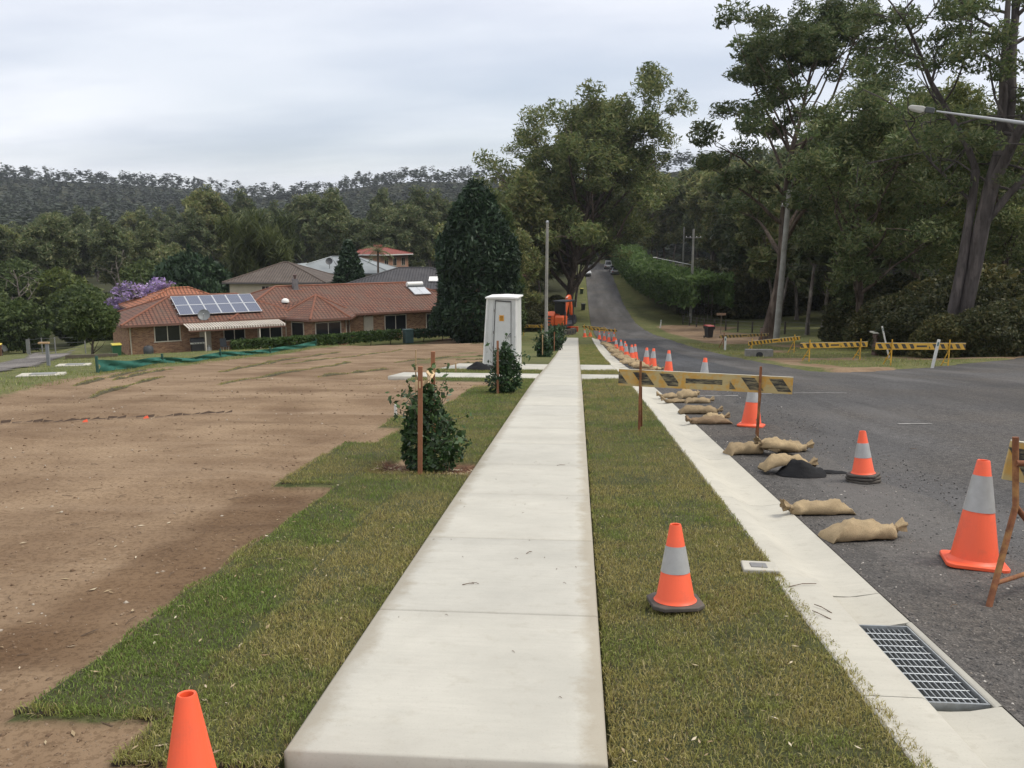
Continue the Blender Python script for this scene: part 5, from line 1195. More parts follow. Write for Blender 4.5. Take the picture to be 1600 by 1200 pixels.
def setcone(o, x, y, on, rz, label, group='traffic cones', dz=0):
    z = float(rz_(x, y)) + .006 if on == 'r' else gz(x, y) + (.012 if on == 'g' else 0); o.location = (x, y, z + dz); o.rotation_euler = (math.atan(-.09), random.uniform(-.02, .02), rz); tag(o, label, 'traffic cone', group); return o
setcone(cone_small(), .56, 4.52, 'g', .12, 'small banded orange cone on black base standing on the verge turf', dz=.008)
setcone(cone_small(False, True), -1.22, 2.42, 'd', .3, 'plain orange cone at the bottom left corner, base out of view')
big = cone_big(); setcone(big, 2.68, 5.70, 'r', -.25, 'large orange cone beside the rusty barrier leg at the right')
setcone(cone_small(True, True, 3), 2.88, 8.55, 'r', .5, 'banded orange cone on stacked black bases out on the road')
CB = [(2.63, 12.85, 'large orange cone right behind the rusty post of the striped barrier'), (2.93, 19.8, 'large orange cone showing above the middle of the near striped board'), (2.86, 26.7, 'large orange cone standing alone left of the one above the board'), (2.68, 30.2, 'front cone of the close pair beside the sandbag row'), (2.56, 31.6, 'rear cone of the close pair beside the sandbag row')]
for x, y, l in CB: c = copy_tree(big); setcone(c, x, y, 'r', random.uniform(-.5, .5), l)
FC = 'distant orange cone in the line beside the sandbag row'
for x, y in ((2.62, 38.5), (2.42, 37.4), (2.26, 38.8), (2.58, 45.5), (2.55, 49), (2.40, 52), (2.95, 68), (2.5, 67), (2.25, 70.0), (1.9, 72.5), (1.2, 77), (.7, 76)):
    c = copy_tree(big); setcone(c, x, y, 'r' if x > 1.8 else 'd', random.random(), FC, 'distant cones along the road edge')
# ---- sandbags
def hessian(name, col):
    m, nt, p = newmat(name); n = noise(nt, 5, 5, .6); f = noise(nt, 160, 2, .5); w = nd(nt, 'ShaderNodeTexWave', ins={'Scale': 95.0, 'Distortion': 1.0}); nt.links.new(objco(nt), w.inputs['Vector'])
    oi = nd(nt, 'ShaderNodeObjectInfo'); c = mixc(nt, ramp(nt, n, [(.3, 0), (.7, 1)]), tuple(k * .72 for k in col), tuple(k * 1.12 for k in col))
    c = mixc(nt, ramp(nt, f, [(.35, .5), (.55, 0)]), c, tuple(k * .5 for k in col)); c = mixc(nt, 1.0, c, ramp(nt, oi.outputs['Random'], [(0, (.72, .70, .68)), (.5, (1, 1, 1)), (1, (1.12, 1.1, 1.05))]), 'MULTIPLY')
    nt.links.new(c, p.inputs['Base Color']); p.inputs['Roughness'].default_value = .95; p.inputs['Specular IOR Level'].default_value = .1
    nt.links.new(bump(nt, w.outputs['Fac'], .3, .003, bump(nt, n, .4, .02)), p.inputs['Normal']); return m
hess = hessian('hessian', (.40, .305, .185)); hess_d = hessian('old_hessian', (.26, .185, .115))
def sandbag_mesh(seed, L=.62, Wd=.27, H=.145, sag=0.0, tie=1, twist=0.0):
    """filled sack: seam all round, open end gathered and tied"""
    r_ = np.random.default_rng(seed); nu, nv_ = 26, 20; V = []; F = []
    for i in range(nu + 1):
        t = i / nu; x = (t - .5) * L
        e = abs(2 * t - 1); wd = Wd * .5 * (1 - .18 * e ** 6 - .05 * math.sin(3 * math.pi * t)); hh = H * (1 - e ** 3.2 * .92) ** .6
        if tie and t > .9: k = (t - .9) / .1; wd *= 1 - .78 * k; hh = hh * (1 - .2 * k) + .02
        if i == 0: hh = .012
        for j in range(nv_):
            a = 2 * math.pi * j / nv_; ca, sa = math.cos(a), math.sin(a)
            y = wd * math.copysign(abs(ca) ** .85, ca); z = (hh * .5 * math.copysign(abs(sa) ** .8, sa) if sa >= 0 else hh * .32 * math.copysign(abs(sa) ** .35, sa))
            n_ = .011 * math.sin(9 * t + seed + 2 * a) + .008 * math.sin(21 * t + 3 * a + seed * 2) + .006 * r_.normal()
            if tie: n_ += .010 * math.sin(a * 7 + seed) * max(0, (t - .62) / .3)
            corner_ = (1 - e) < .12 and not (tie and t > .5)
            y *= 1 + (.22 * (abs(ca) ** 8) * (1 if corner_ else 0))
            zz_ = z + hh * .33 + n_ * (1 if sa > 0 else .3) + sag * (1 - (2 * t - 1) ** 2)
            V.append((x, y + twist * (t - .5) ** 2, max(zz_, 0 if not sag else zz_)))
    for i in range(nu):
        for j in range(nv_): a = i * nv_ + j; b_ = i * nv_ + (j + 1) % nv_; F.append((a, b_, b_ + nv_, a + nv_))
    F.append(tuple(range(nv_))[::-1]); F.append(tuple(nu * nv_ + j for j in range(nv_)))
    m = MB(); m.add(V, F); return m
def frill(seed, L, sag=0.):
    m = MB(); V = []; F = []; n = 18
    for k, (x, r) in enumerate(((0, .032), (.025, .026), (.05, .045), (.085, .062))):
        for j in range(n): a = 2 * math.pi * j / n; rr = r * (1 + .28 * math.sin(a * 5 + seed) * (k > 1)); V.append((L / 2 + x - .012, rr * math.cos(a), .052 + rr * .75 * math.sin(a) + .01 * k))
    for k in range(3):
        for j in range(n): a = k * n + j; b_ = k * n + (j + 1) % n; F.append((a, b_, b_ + n, a + n))
    m.add(V, F); return m
twine = plain('twine', (.30, .22, .13), .9, .2, 20)
def sandbag(seed, L=.62, Wd=.27, H=.145, mat=None, tie=1, sag=0., twist=0.):
    e = empty('sandbag', (0, 0, 0)); sandbag_mesh(seed, L, Wd, H, sag, tie, twist).build('sack', mat or hess, e, smooth=70)
    if tie: frill(seed, L).build('tied_neck', mat or hess, e, smooth=70); m = MB(); m.tube([(L / 2 + .012, .033 * math.cos(a), .053 + .028 * math.sin(a)) for a in np.linspace(0, 6.28, 13)], .006, 5); m.build('tie', twine, e)
    return e
SB = [  # x, y, heading, pitch, L, W, H, label, dark, lift, sag
    (2.13, 6.33, 12, 0, .56, .24, .15, 'nearest plump sandbag with tied neck pointing away from the gutter', 0, 0, 0),
    (2.07, 7.12, 188, 0, .52, .20, .13, 'second nearest sandbag, its tied neck resting on the concrete gutter', 0, 0, 0),
    (2.22, 8.98, 8, 0, .50, .26, .13, 'sandbag arched over a dark plastic sheet', 0, .05, .06),
    (2.03, 10.25, 14, 0, .46, .26, .16, 'plump sandbag leaning on the kerb, left of a heap of three', 0, 0, 0),
    (2.40, 10.15, 196, 8, .44, .27, .15, 'crumpled tied sandbag lying on top of the heap of three', 0, .09, 0),
    (2.62, 10.45, 12, 0, .42, .25, .14, 'small rounded sandbag, right of the heap of three', 0, 0, 0),
    (2.07, 13.1, 184, 0, .62, .26, .13, 'dark weathered sandbag with tied neck on the gutter', 1, 0, 0),
    (2.18, 13.55, 5, 0, .36, .24, .13, 'short pale sandbag just behind the dark weathered one', 0, 0, 0),
    (2.08, 14.5, 4, 0, .66, .27, .16, 'large sandbag lying across with its neck towards the road', 0, 0, 0),
    (2.30, 16.3, 6, 0, .50, .26, .12, 'sandbag lying end to end behind the large one, road side', 0, 0, 0),
    (1.93, 16.35, 182, 0, .46, .26, .08, 'flat half empty sandbag next to the gutter', 0, 0, 0),
    (1.92, 17.3, 180, 0, .44, .24, .11, 'sandbag at the kerb below the near barrier board', 0, 0, 0),
    (2.22, 17.3, 30, 0, .46, .28, .20, 'humped sandbag directly under the near barrier board', 0, 0, 0),
]
for i, (x, y, rz, pt, L, Wd, Hh, l, dk, lift, sag) in enumerate(SB):
    s_ = sandbag(i + 1, L, Wd, Hh, hess_d if dk else hess, 1, sag, .1 * ((i % 3) - 1)); s_.location = (x, y, float(rz_(x, y)) + .008 + lift - .02 * (lift > 0)); s_.rotation_euler = (-.088 * math.cos(R_(rz)), R_(pt) * -1, R_(rz)); tag(s_, l, 'sandbag', 'sandbags along the gutter')
base = [sandbag(40 + k, .55, .27, .14, hess_d if k == 1 else hess) for k in range(3)]; first = [True] * 3
FB = 'sandbag in the long heaped row along the far gutter'
for i in range(46):
    y = 27.5 + 34 * (i / 46) ** 1.05; k = i % 3; o = base[k] if first[k] else copy_tree(base[k]); first[k] = False
    x = 2.0 + .42 * ((i * 7) % 3) / 2 + random.uniform(-.08, .08); lift = .0 if i % 3 else .12
    if y < 31: x += .1
    o.location = (x, y, float(rz_(x, y)) + .01 + lift); o.rotation_euler = (-.1, random.uniform(-.06, .06), random.choice([0, math.pi]) + random.uniform(-.4, .4)); tag(o, FB, 'sandbag', 'far heaped sandbags')
# black plastic under the arched bag
ps, nt, p = newmat('black_plastic'); p.inputs['Base Color'].default_value = (.010, .010, .011, 1); p.inputs['Roughness'].default_value = .75; p.inputs['Specular IOR Level'].default_value = .2; nt.links.new(bump(nt, noise(nt, 14, 4, .6), .6, .02), p.inputs['Normal'])
def sheet(name, cx, cy, w, d, hh, label, rz=0, on='r'):
    nx_, ny_ = 22, 12; V = []; F = []
    for j in range(ny_ + 1):
        for i in range(nx_ + 1):
            u, v_ = i / nx_, j / ny_; x = (u - .5) * w * (1 - .3 * abs(v_ - .5)); y = (v_ - .5) * d * (.7 + .5 * math.sin(3.1 * u)); z = hh * (math.sin(math.pi * u) * math.sin(math.pi * v_)) ** .8 * (.6 + .8 * float(vnoise(u * 6 + cx, v_ * 4)))
            V.append((x, y, z + .004))
    for j in range(ny_):
        for i in range(nx_): a = j * (nx_ + 1) + i; F.append((a, a + 1, a + nx_ + 2, a + nx_ + 1))
    m = MB(); m.add(V, F); o = m.build(name, ps, smooth=60); o.location = (cx, cy, (float(rz_(cx, cy)) if on == 'r' else gz(cx, cy)) + .008); o.rotation_euler = (-.088, 0, rz); tag(o, label, 'plastic sheet'); return o
sheet('plastic_sheet', 2.35, 8.86, .52, .32, .15, 'black plastic bundle bulging from beneath the arched sandbag')
sheet('plastic_sheet', 2.66, 9.0, .42, .12, .03, 'flat strip of black plastic trailing onto the road')

# ---- barrier boards
def stripe_mat(name, wear, period=.36, base=(.62, .36, .045)):
    m, nt, p = newmat(name); u = objco(nt); s = nd(nt, 'ShaderNodeSeparateXYZ'); nt.links.new(u, s.inputs[0])
    a = nd(nt, 'ShaderNodeMath', ins={1: -.75}, operation='MULTIPLY'); nt.links.new(s.outputs['Z'], a.inputs[0]); ad_ = nd(nt, 'ShaderNodeMath', operation='SUBTRACT'); nt.links.new(s.outputs['X'], ad_.inputs[0]); nt.links.new(a.outputs[0], ad_.inputs[1])
    dv = nd(nt, 'ShaderNodeMath', ins={1: 1 / period}, operation='MULTIPLY'); nt.links.new(ad_.outputs[0], dv.inputs[0]); fr = nd(nt, 'ShaderNodeMath', operation='FRACT'); nt.links.new(dv.outputs[0], fr.inputs[0])
    st = ramp(nt, fr.outputs[0], [(.50, 0.0), (.515, 1.0)])
    # a margin of plain yellow along top and bottom edges
    az = nd(nt, 'ShaderNodeMath', operation='ABSOLUTE'); nt.links.new(s.outputs['Z'], az.inputs[0]); mg = ramp(nt, az.outputs[0], [(.082, 1.0), (.084, 0.0)])
    mm = nd(nt, 'ShaderNodeMath', operation='MULTIPLY'); nt.links.new(st, mm.inputs[0]); nt.links.new(mg, mm.inputs[1])
    # centre panel: yellow with one long black bar
    ax = nd(nt, 'ShaderNodeMath', operation='ABSOLUTE'); nt.links.new(s.outputs['X'], ax.inputs[0]); cen = ramp(nt, ax.outputs[0], [(.335, 1.0), (.34, 0.0)])
    barx = ramp(nt, ax.outputs[0], [(.24, 1.0), (.245, 0.0)]); barz = ramp(nt, az.outputs[0], [(.032, 1.0), (.034, 0.0)]); bb = nd(nt, 'ShaderNodeMath', operation='MULTIPLY'); nt.links.new(barx, bb.inputs[0]); nt.links.new(barz, bb.inputs[1])
    n = noise(nt, 6, 6, .7); mpn = nd(nt, 'ShaderNodeMapping', ins={'Scale': (1, 1, 6)}); nt.links.new(u, mpn.inputs['Vector']); n2 = noise(nt, 5, 6, .75, mpn.outputs[0])
    fac = nd(nt, 'ShaderNodeMix', data_type='FLOAT'); nt.links.new(cen, fac.inputs[0]); nt.links.new(mm.outputs[0], fac.inputs[2]); nt.links.new(bb.outputs[0], fac.inputs[3])
    yl = mixc(nt, ramp(nt, n, [(.35, 0), (.65, 1)]), base, tuple(k * .78 for k in base)) if wear < .5 else mixc(nt, ramp(nt, n, [(.40, 0), (.56, 1)]), (.55, .30, .05), (.47, .37, .17))
    bl = mixc(nt, ramp(nt, n2, [(.45, 0), (.62, wear)]), (.022, .022, .02), (.33, .28, .15))
    c = mixc(nt, fac.outputs[0], yl, bl); c = mixc(nt, ramp(nt, n2, [(.5, 0), (.75, wear * .5)]), c, (.2, .16, .1))
    nt.links.new(c, p.inputs['Base Color']); p.inputs['Roughness'].default_value = .6; return m
st_old = stripe_mat('faded_stripes', .75); st_new = stripe_mat('yellow_black_stripes', .2)
rust = plain('rusty_steel', (.20, .075, .032), .85, .4, 9, dirt=(.40, .22, .07), dirt_amt=.8, bstr=.3, bscale=60); ypaint = plain('yellow_steel', (.62, .35, .03), .55, .15, 9, dirt=(.25, .12, .04), dirt_amt=.6)
pale = plain('board_edge', (.60, .55, .42), .7, .1, 10)
def barrier(x0, y0, x1, y1, z0, z1, bh, bm, fm, label, stand, insets=(.2, .2), group='striped barriers', foot=(None, None), spread=.26, Hpost=.98, name='barrier'):
    """board from (x0,y0,z0) to (x1,y1,z1) (board centre heights) on two trestle stands; feet reach the ground at foot z"""
    A = Vector((x0, y0, z0)); B = Vector((x1, y1, z1)); L = (B - A).length; C = (A + B) / 2; ang = math.atan2(y1 - y0, x1 - x0); pit = math.asin((z1 - z0) / L)
    gzm = (foot[0] + foot[1]) / 2; e = empty(name, (C.x, C.y, gzm), ang); tag(e, label, 'barrier', group)
    b = MB(); b.box((0, 0, 0), (L, .022, bh)); bo = b.build('board', bm, e, loc=(0, 0, C.z - gzm)); bo.rotation_euler.y = -pit
    b = MB(); b.box((0, 0, bh / 2 + .003), (L, .024, .006)); b.build('board_edge', pale, bo)
    for k, (ins, ft) in enumerate(zip(insets, foot)):
        lx = -L / 2 + ins if k == 0 else L / 2 - ins; zc = C.z - gzm + lx * math.tan(pit); fz = ft - gzm
        b = MB(); b.bar((lx, -.035, fz), (lx, -.03, zc + bh / 2 + .13), .032, .032); p_ = b.build('stand', fm, e)
        b = MB(); b.bar((lx + .012, .33 * stand, fz + .0), (lx + .012, -.01, zc - bh * .55), .028, .028); b.bar((lx, -.03, fz + .22), (lx, .24 * stand, fz + .22), .02, .02); b.bar((lx, -.05, zc - bh / 2 - .02), (lx, .03, zc - bh / 2 - .02), .03, .03); b.build('brace_leg', fm, p_)
    return e
# near board across the verge
barrier(.58, 11.75, 2.86, 11.45, -.55 + .25, -.60 + .26, .225, st_old, rust, 'faded striped barrier across the verge on thin rusty posts', 1, (.30, .42), foot=(gz(.9, 11.8), float(rz_(2.5, 11.5))))
# right-edge barrier with splayed rusty trestle, running out of frame
e = empty('barrier', (2.62, 4.95, float(rz_(2.62, 4.95)))); tag(e, 'weathered barrier board on a rusty splayed trestle at the right edge', 'barrier', 'striped barriers')
b = MB(); b.box((0, 0, 0), (1.9, .022, .24)); bo = b.build('board', st_old, e, loc=(.92, .18, .655)); bo.rotation_euler = (0, R_(7), R_(-8)); b = MB(); b.box((0, 0, .123), (1.9, .024, .006)); b.build('board_edge', pale, bo)
for dx_, nm in ((0, 0), (1.35, 1)):
    yb = -.16 * nm
    b = MB(); b.tube([(-.245 + dx_, -.12 + yb, .0), (-.03 + dx_, .12 + yb, .54), (-.055 + dx_, .15 + yb, .95)], .019, 8); t_ = b.build('trestle_leg', rust, e, smooth=60)
    b = MB(); b.tube([(-.03 + dx_, .12 + yb, .54), (.19 + dx_, .24 + yb, .31), (.36 + dx_, .36 + yb, .0)], .017, 8); b.tube([(-.19 + dx_, -.06 + yb, .13), (.33 + dx_, .33 + yb, .10)], .014, 8); b.build('trestle_brace', rust, t_, smooth=60)
    b = MB(); b.tube([(-.05 + dx_, .12 + yb, .80), (.06 + dx_, .12 + yb, .80)], .018, 8); b.build('hook', rust, t_, smooth=60)
def hz(x, y): return gz(x, y)
def bar_at(x0, y0, x1, y1, hh, bh, bm, fm, label, group, ins=(.3, .3), tilt0=0.0):
    a, c = gz(x0, y0), gz(x1, y1); return barrier(x0, y0, x1, y1, a + hh + tilt0, c + hh, bh, bm, fm, label, 1, ins, group, (a, c))
BG = 'striped barriers on the grass corner'
bar_at(10.5, 30.9, 14.3, 32.6, .80, .24, st_new, ypaint, 'yellow and black barrier behind the leaning white guide post', BG, (.7, .8), -.08)
bar_at(8.9, 34.8, 12.2, 36.9, .66, .22, st_new, ypaint, 'middle yellow barrier on the grass, between two others', BG, (.5, .45))
bar_at(8.6, 43.6, 12.2, 47.8, .78, .20, st_new, ypaint, 'yellow barrier slanting up in front of the timber power pole', BG, (.3, .7), -.22)
bar_at(8.7, 53, 12.4, 56.5, .75, .18, st_old, rust, 'rusty dark barrier furthest back, near the dark bin', BG, (.4, .8))
bar_at(1.0, 74.4, 3.4, 73.2, .78, .20, st_new, ypaint, 'nearer of the two barriers closing the end of the footpath', 'barriers at the excavator', (.2, .2))
bar_at(.5, 80.4, 2.7, 79.6, .80, .20, st_new, ypaint, 'rear one of the two barriers closing the end of the footpath', 'barriers at the excavator', (.2, .2))
bar_at(-5.0, 77, -3.0, 77, .9, .24, st_new, ypaint, 'short orange striped barrier left of the grey pole', 'barriers at the excavator', (.2, .2))

# ---- white shed with yellow notice
shed_w, nt, p = newmat('shed_steel'); n = noise(nt, 2.5, 5, .65); nt.links.new(mixc(nt, ramp(nt, n, [(.45, 0), (.75, .5)]), (.60, .61, .585), (.42, .42, .39)), p.inputs['Base Color']); p.inputs['Roughness'].default_value = .45
SH = empty('site_shed', (-2.42, 28.3, gz(-2.42, 28.3) + .0), R_(-4)); tag(SH, 'tall white steel site shed with yellow notice on its door', 'shed'); SH.location.z = float(hbase(-2.4, 28)) + .02
zb = 2.34; wl_, wr_ = -.69, .58; wt = -.52                                  # left side splays out towards the foot
b = MB(); b.add([(wl_, -.6, 0), (wr_, -.6, 0), (wr_, .6, 0), (wl_, .6, 0), (wt, -.6, zb), (wr_ - .02, -.6, zb), (wr_ - .02, .6, zb), (wt, .6, zb)], [(0, 1, 5, 4), (1, 2, 6, 5), (2, 3, 7, 6), (3, 0, 4, 7), (4, 5, 6, 7)]); b.build('body', shed_w, SH)
b = MB()
for k, (xb, xt) in enumerate(((-.60, -.44), (-.42, -.27), (-.16, -.10), (.12, .13), (.50, .48))):
    b.add([(xb - .012, -.6, .02), (xb + .012, -.6, .02), (xb, -.618, .02), (xt - .012, -.6, zb - .05), (xt + .012, -.6, zb - .05), (xt, -.618, zb - .05)], [(0, 2, 5, 3), (2, 1, 4, 5)])
b.build('rib', shed_w, SH)
b = MB(); b.prism([(wt - .06, zb + .01), (wr_ + .05, zb + .01), (wr_ + .05, zb + .06), (.05, zb + .085), (wt - .06, zb + .06)], 'y', -.68, .66); b.build('roof', white, SH, bevel=.008)
b = MB(); b.add([(-.30, -.615, .10), (.36, -.615, .10), (.36, -.615, zb - .16), (-.19, -.615, zb - .12), (-.30, -.595, .10), (.36, -.595, .10), (.36, -.595, zb - .16), (-.19, -.595, zb - .12)], [(0, 1, 2, 3), (4, 7, 6, 5), (0, 4, 5, 1), (1, 5, 6, 2), (2, 6, 7, 3), (3, 7, 4, 0)]); do = b.build('door', shed_w, SH)
b = MB(); b.bar((-.318, -.622, .06), (-.205, -.622, zb - .05), .012, .022); b.bar((.372, -.622, .4), (.372, -.622, zb - .09), .010, .016); b.bar((-.205, -.622, zb - .06), (.38, -.622, zb - .09), .01, .035); b.build('door_gap', plain('dark_gap', (.05, .05, .05), .8, .1, 5), do)
for z, x in ((.7, -.28), (1.22, -.262), (1.95, -.222)): b = MB(); b.box((x - .01, -.63, z), (.04, .03, .09)); b.build('hinge', plain('hinge', (.14, .13, .12), .6, .2, 5), do)
b = MB(); b.tube([(.20, -.66, 1.13), (.33, -.66, 1.13)], .016, 8); b.box((.32, -.63, 1.11), (.05, .05, .08)); b.build('handle', galv, do, smooth=50)
for xx in (wr_ - .028, wl_ + .0): b = MB(); b.bar((xx, -.585, 0), (xx if xx > 0 else wt, -.585, zb), .05, .05); b.build('corner_post', white, SH)
b = MB(); b.box((.02, -.622, 1.70), (.17, .01, .19)); sg = b.build('notice', plain('yellow_notice', (.70, .33, .03), .6, .15, 30), do)
b = MB(); ink = plain('notice_ink', (.12, .06, .02), .7, .1, 5)
for k, wv in enumerate((.10, .13, .09, .12)): b.box((.02, -.628, 1.76 - .04 * k), (wv, .004, .017))
b.build('notice_lines', ink, sg)
SH.scale = (.88, 1, .97)
sheet('plastic_sheet', -2.95, 26.3, 1.0, .45, .20, 'dark tarpaulin bundled on the slab beside the shed', 0, 'd').location.z = float(hbase(-2.9, 26.3)) + .0

# ---- stakes, pegs
timber = plain('hardwood_stake', (.27, .115, .055), .8, .2, 8, dirt=(.30, .15, .09), dirt_amt=.5); pine = plain('pine_stake', (.44, .30, .16), .8, .2, 8); tie_m = plain('hessian_tie', (.58, .42, .24), .9, .15, 14)
def stake(name, x, y, H, w, m, label, group=None, lean=(0, 0), cat='stake', dz=0):
    b = MB(); b.box((0, 0, H / 2 - .12), (w, w, H + .24)); b.add([(-w / 2, -w / 2, H), (w / 2, -w / 2, H), (w / 2, w / 2, H), (-w / 2, w / 2, H)], [(0, 1, 2, 3)]) if False else None
    o = b.build(name, m, bevel=.003); o.location = (x, y, gz(x, y) + dz); o.rotation_euler = (lean[0], lean[1], .12); tag(o, label, cat, group); return o
stake('garden_stake', -1.56, 8.28, 1.10, .046, timber, 'thick red hardwood stake in front of the nearest shrub', 'shrub stakes', (0, .02))
stake('garden_stake', -1.62, 9.45, 1.20, .046, timber, 'red hardwood stake behind the nearest shrub', 'shrub stakes', (0, .01))
stake('garden_stake', -1.80, 9.3, 1.28, .014, pine, 'thin bamboo cane poking out of the nearest shrub', 'shrub stakes', (0, .02))
stake('garden_stake', -1.60, 17.2, 1.10, .046, timber, 'brown stake in front of the shrub by the white shed', 'shrub stakes')
stake('garden_stake', -1.60, 39.9, 1.06, .05, pine, 'pale stake in front of the shrub beside the grey pole', 'shrub stakes')
stake('garden_stake', -1.28, 48.6, 1.1, .05, timber, 'brown stake in front of the shrub behind the grey pole', 'shrub stakes')
# hessian tie between the two near stakes
r0 = Vector((-1.545, 8.26, gz(-1.56, 8.28) + .92)); r1 = Vector((-1.61, 9.43, gz(-1.62, 9.45) + .98)); V = []; F = []
for k in range(15):
    t_ = k / 14; q_ = r0.lerp(r1, t_) + Vector((.02 * math.sin(6 * t_), 0, -.035 * math.sin(math.pi * t_))); w = .034 + .022 * math.sin(math.pi * t_); tw = .8 * math.sin(5 * t_)
    V += [tuple(q_ + Vector((w * math.sin(tw), 0, w * math.cos(tw)))), tuple(q_ - Vector((w * math.sin(tw), 0, w * math.cos(tw)))), tuple(q_ + Vector((w * math.sin(tw) + .008, 0, w * math.cos(tw)))), tuple(q_ + Vector((.008 - w * math.sin(tw), 0, -w * math.cos(tw))))]
for k in range(14): a = 4 * k; F += [(a, a + 1, a + 5, a + 4), (a + 2, a + 6, a + 7, a + 3)]
b = MB(); b.add(V, F); b.box((-1.56, 8.285, gz(-1.56, 8.28) + .92), (.054, .054, .07)); b.box((-1.62, 9.452, gz(-1.62, 9.45) + .97), (.054, .054, .07)); o = b.build('stake_tie', tie_m, smooth=60); tag(o, 'tan hessian tie strung between the two red stakes', 'tie')
wp = plain('white_peg', (.66, .65, .60), .7, .12, 8)
stake('survey_peg', -2.95, 13.6, .17, .045, wp, 'squat white peg with dark top left of the nearest shrub', 'survey pegs', dz=.02)
stake('survey_peg', -3.55, 24.8, .30, .04, pine, 'peg with a torn pale tag on the soil left of the shed', 'survey pegs')
stake('survey_peg', -3.65, 28.9, .24, .06, wp, 'short white peg close to the left side of the shed', 'survey pegs')
stake('survey_peg', -4.6, 44, .32, .05, wp, 'white peg standing behind the shed on the soil', 'survey pegs')
# brown turf-edge strips laid out on the soil
def turf_strip(x0, y0, x1, y1, w, label):
    n = 46; r_ = np.random.default_rng(int(abs(x0 * 31 + y0 * 17))); V = []; F = []; d = np.array([x1 - x0, y1 - y0]); L = np.linalg.norm(d); d /= L; nr = np.array([-d[1], d[0]])
    t = np.linspace(0, 1, n); cx = x0 + (x1 - x0) * t + .25 * (fbm(t * 4 + x0, t * 0 + y0, 3) - .5); cy = y0 + (y1 - y0) * t + .25 * (fbm(t * 4 + 40 + x0, t * 0, 3) - .5)
    hh = .05 * (.15 + sm(.30, .6, fbm(t * 9 + y0, t * 0 + x0, 2))) * np.minimum(1, np.minimum(t, 1 - t) * 12); ww = .55 * w * (.5 + fbm(t * 7, t * 0 + x0 * 3, 2))
    for k, (o_, zf) in enumerate(((-.5, 0), (-.42, .8), (.1, 1.0), (.5, 0))):
        X = cx + nr[0] * ww * o_; Y = cy + nr[1] * ww * o_; V.append(np.stack([X, Y, h(X, Y) + hh * zf - .004], 1))
    V = np.stack(V, 1).reshape(-1, 3); a = np.arange(n - 1)[:, None] * 4
    f = np.concatenate([a + np.array([[k, k + 1, k + 5, k + 4]]) for k in range(3)], 0)
    o = np_mesh('turf_strip', V, f, sod_m, smooth=True); tag(o, label, 'turf strip', 'turf strips lying on the bare soil')
    m_ = int(L * 130); tt = r_.random(m_); X = np.interp(tt, t, cx) + nr[0] * w * .3 * (r_.random(m_) - .5); Y = np.interp(tt, t, cy) + nr[1] * w * .5 * (r_.random(m_) - .5)
    v, f, c = blades(X, Y, h(X, Y) + np.interp(tt, t, hh) * .8, np.full(m_, .05), np.full(m_, .009), .3 + .6 * r_.random(m_), turf_colour(X, Y, np.full(m_, .75)), 1)
    np_mesh('blades', v, f, GM, o, attr={'tint': c})['kind'] = 'stuff'
sod_m, nt, p = newmat('turf_edge_soil'); nt.links.new(mixc(nt, ramp(nt, noise(nt, 8, 5, .6), [(.35, 0), (.6, 1)]), (.045, .034, .02), (.09, .08, .035)), p.inputs['Base Color']); p.inputs['Roughness'].default_value = .95
TS = 'thin ridge of turf edge lying on the bare soil'
for s_ in ((-11.4, 18.4, -13.4, 25.6, .3), (-11.6, 20.2, -13.2, 27.0, .25), (-9.7, 16.0, -11.0, 21.8, .25), (-10.6, 24.5, -12.1, 33.5, .3), (-8.3, 19.2, -8.9, 33.0, .35), (-12.2, 32, -13.0, 46, .3), (-11.0, 31, -10.3, 50, .35), (-7.0, 22.4, -6.1, 27.3, .3), (-7.2, 33, -5.6, 40.5, .3), (-5.2, 36, -3.6, 37.6, .3), (-4.9, 41, -3.3, 42.4, .3), (-7.6, 60, -6.0, 62, .3), (-4.3, 32.6, -3.0, 33.4, .3)):
    turf_strip(*s_, TS)
# orange tape and net scraps
b = MB()
for k in range(26):
    t_ = k / 25; x = -8.6 + 2.7 * t_; y = 11.7 + 2.0 * t_ + .05 * math.sin(9 * t_); z = gz(x, y); b.add([(x, y, z + .012), (x + .11, y + .07, z + .014), (x + .11, y + .10, z + .035 + .02 * math.sin(k * 2.1)), (x, y + .03, z + .03 + .02 * math.sin(k * 1.7))], [(0, 1, 2, 3)])
tag(b.build('mesh_scrap', plain('brown_mesh', (.07, .045, .03), .9, .3, 20)), 'strip of dark mesh half buried in the bare soil', 'mesh')
for x, y, l in ((-7.42, 12.2, 'orange plastic scrap on the dark mesh strip'), (-6.75, 12.75, 'flat orange plastic scrap at the end of the mesh strip')):
    b = MB(); b.add([(-.05, 0, .0), (.05, -.01, .01), (.02, .02, .05), (-.03, .01, .03), (.0, .04, .02)], [(0, 1, 2, 3), (0, 3, 4), (1, 4, 2)]); o = b.build('plastic_scrap', orange, loc=(x, y, gz(x, y) + .015)); tag(o, l, 'scrap')

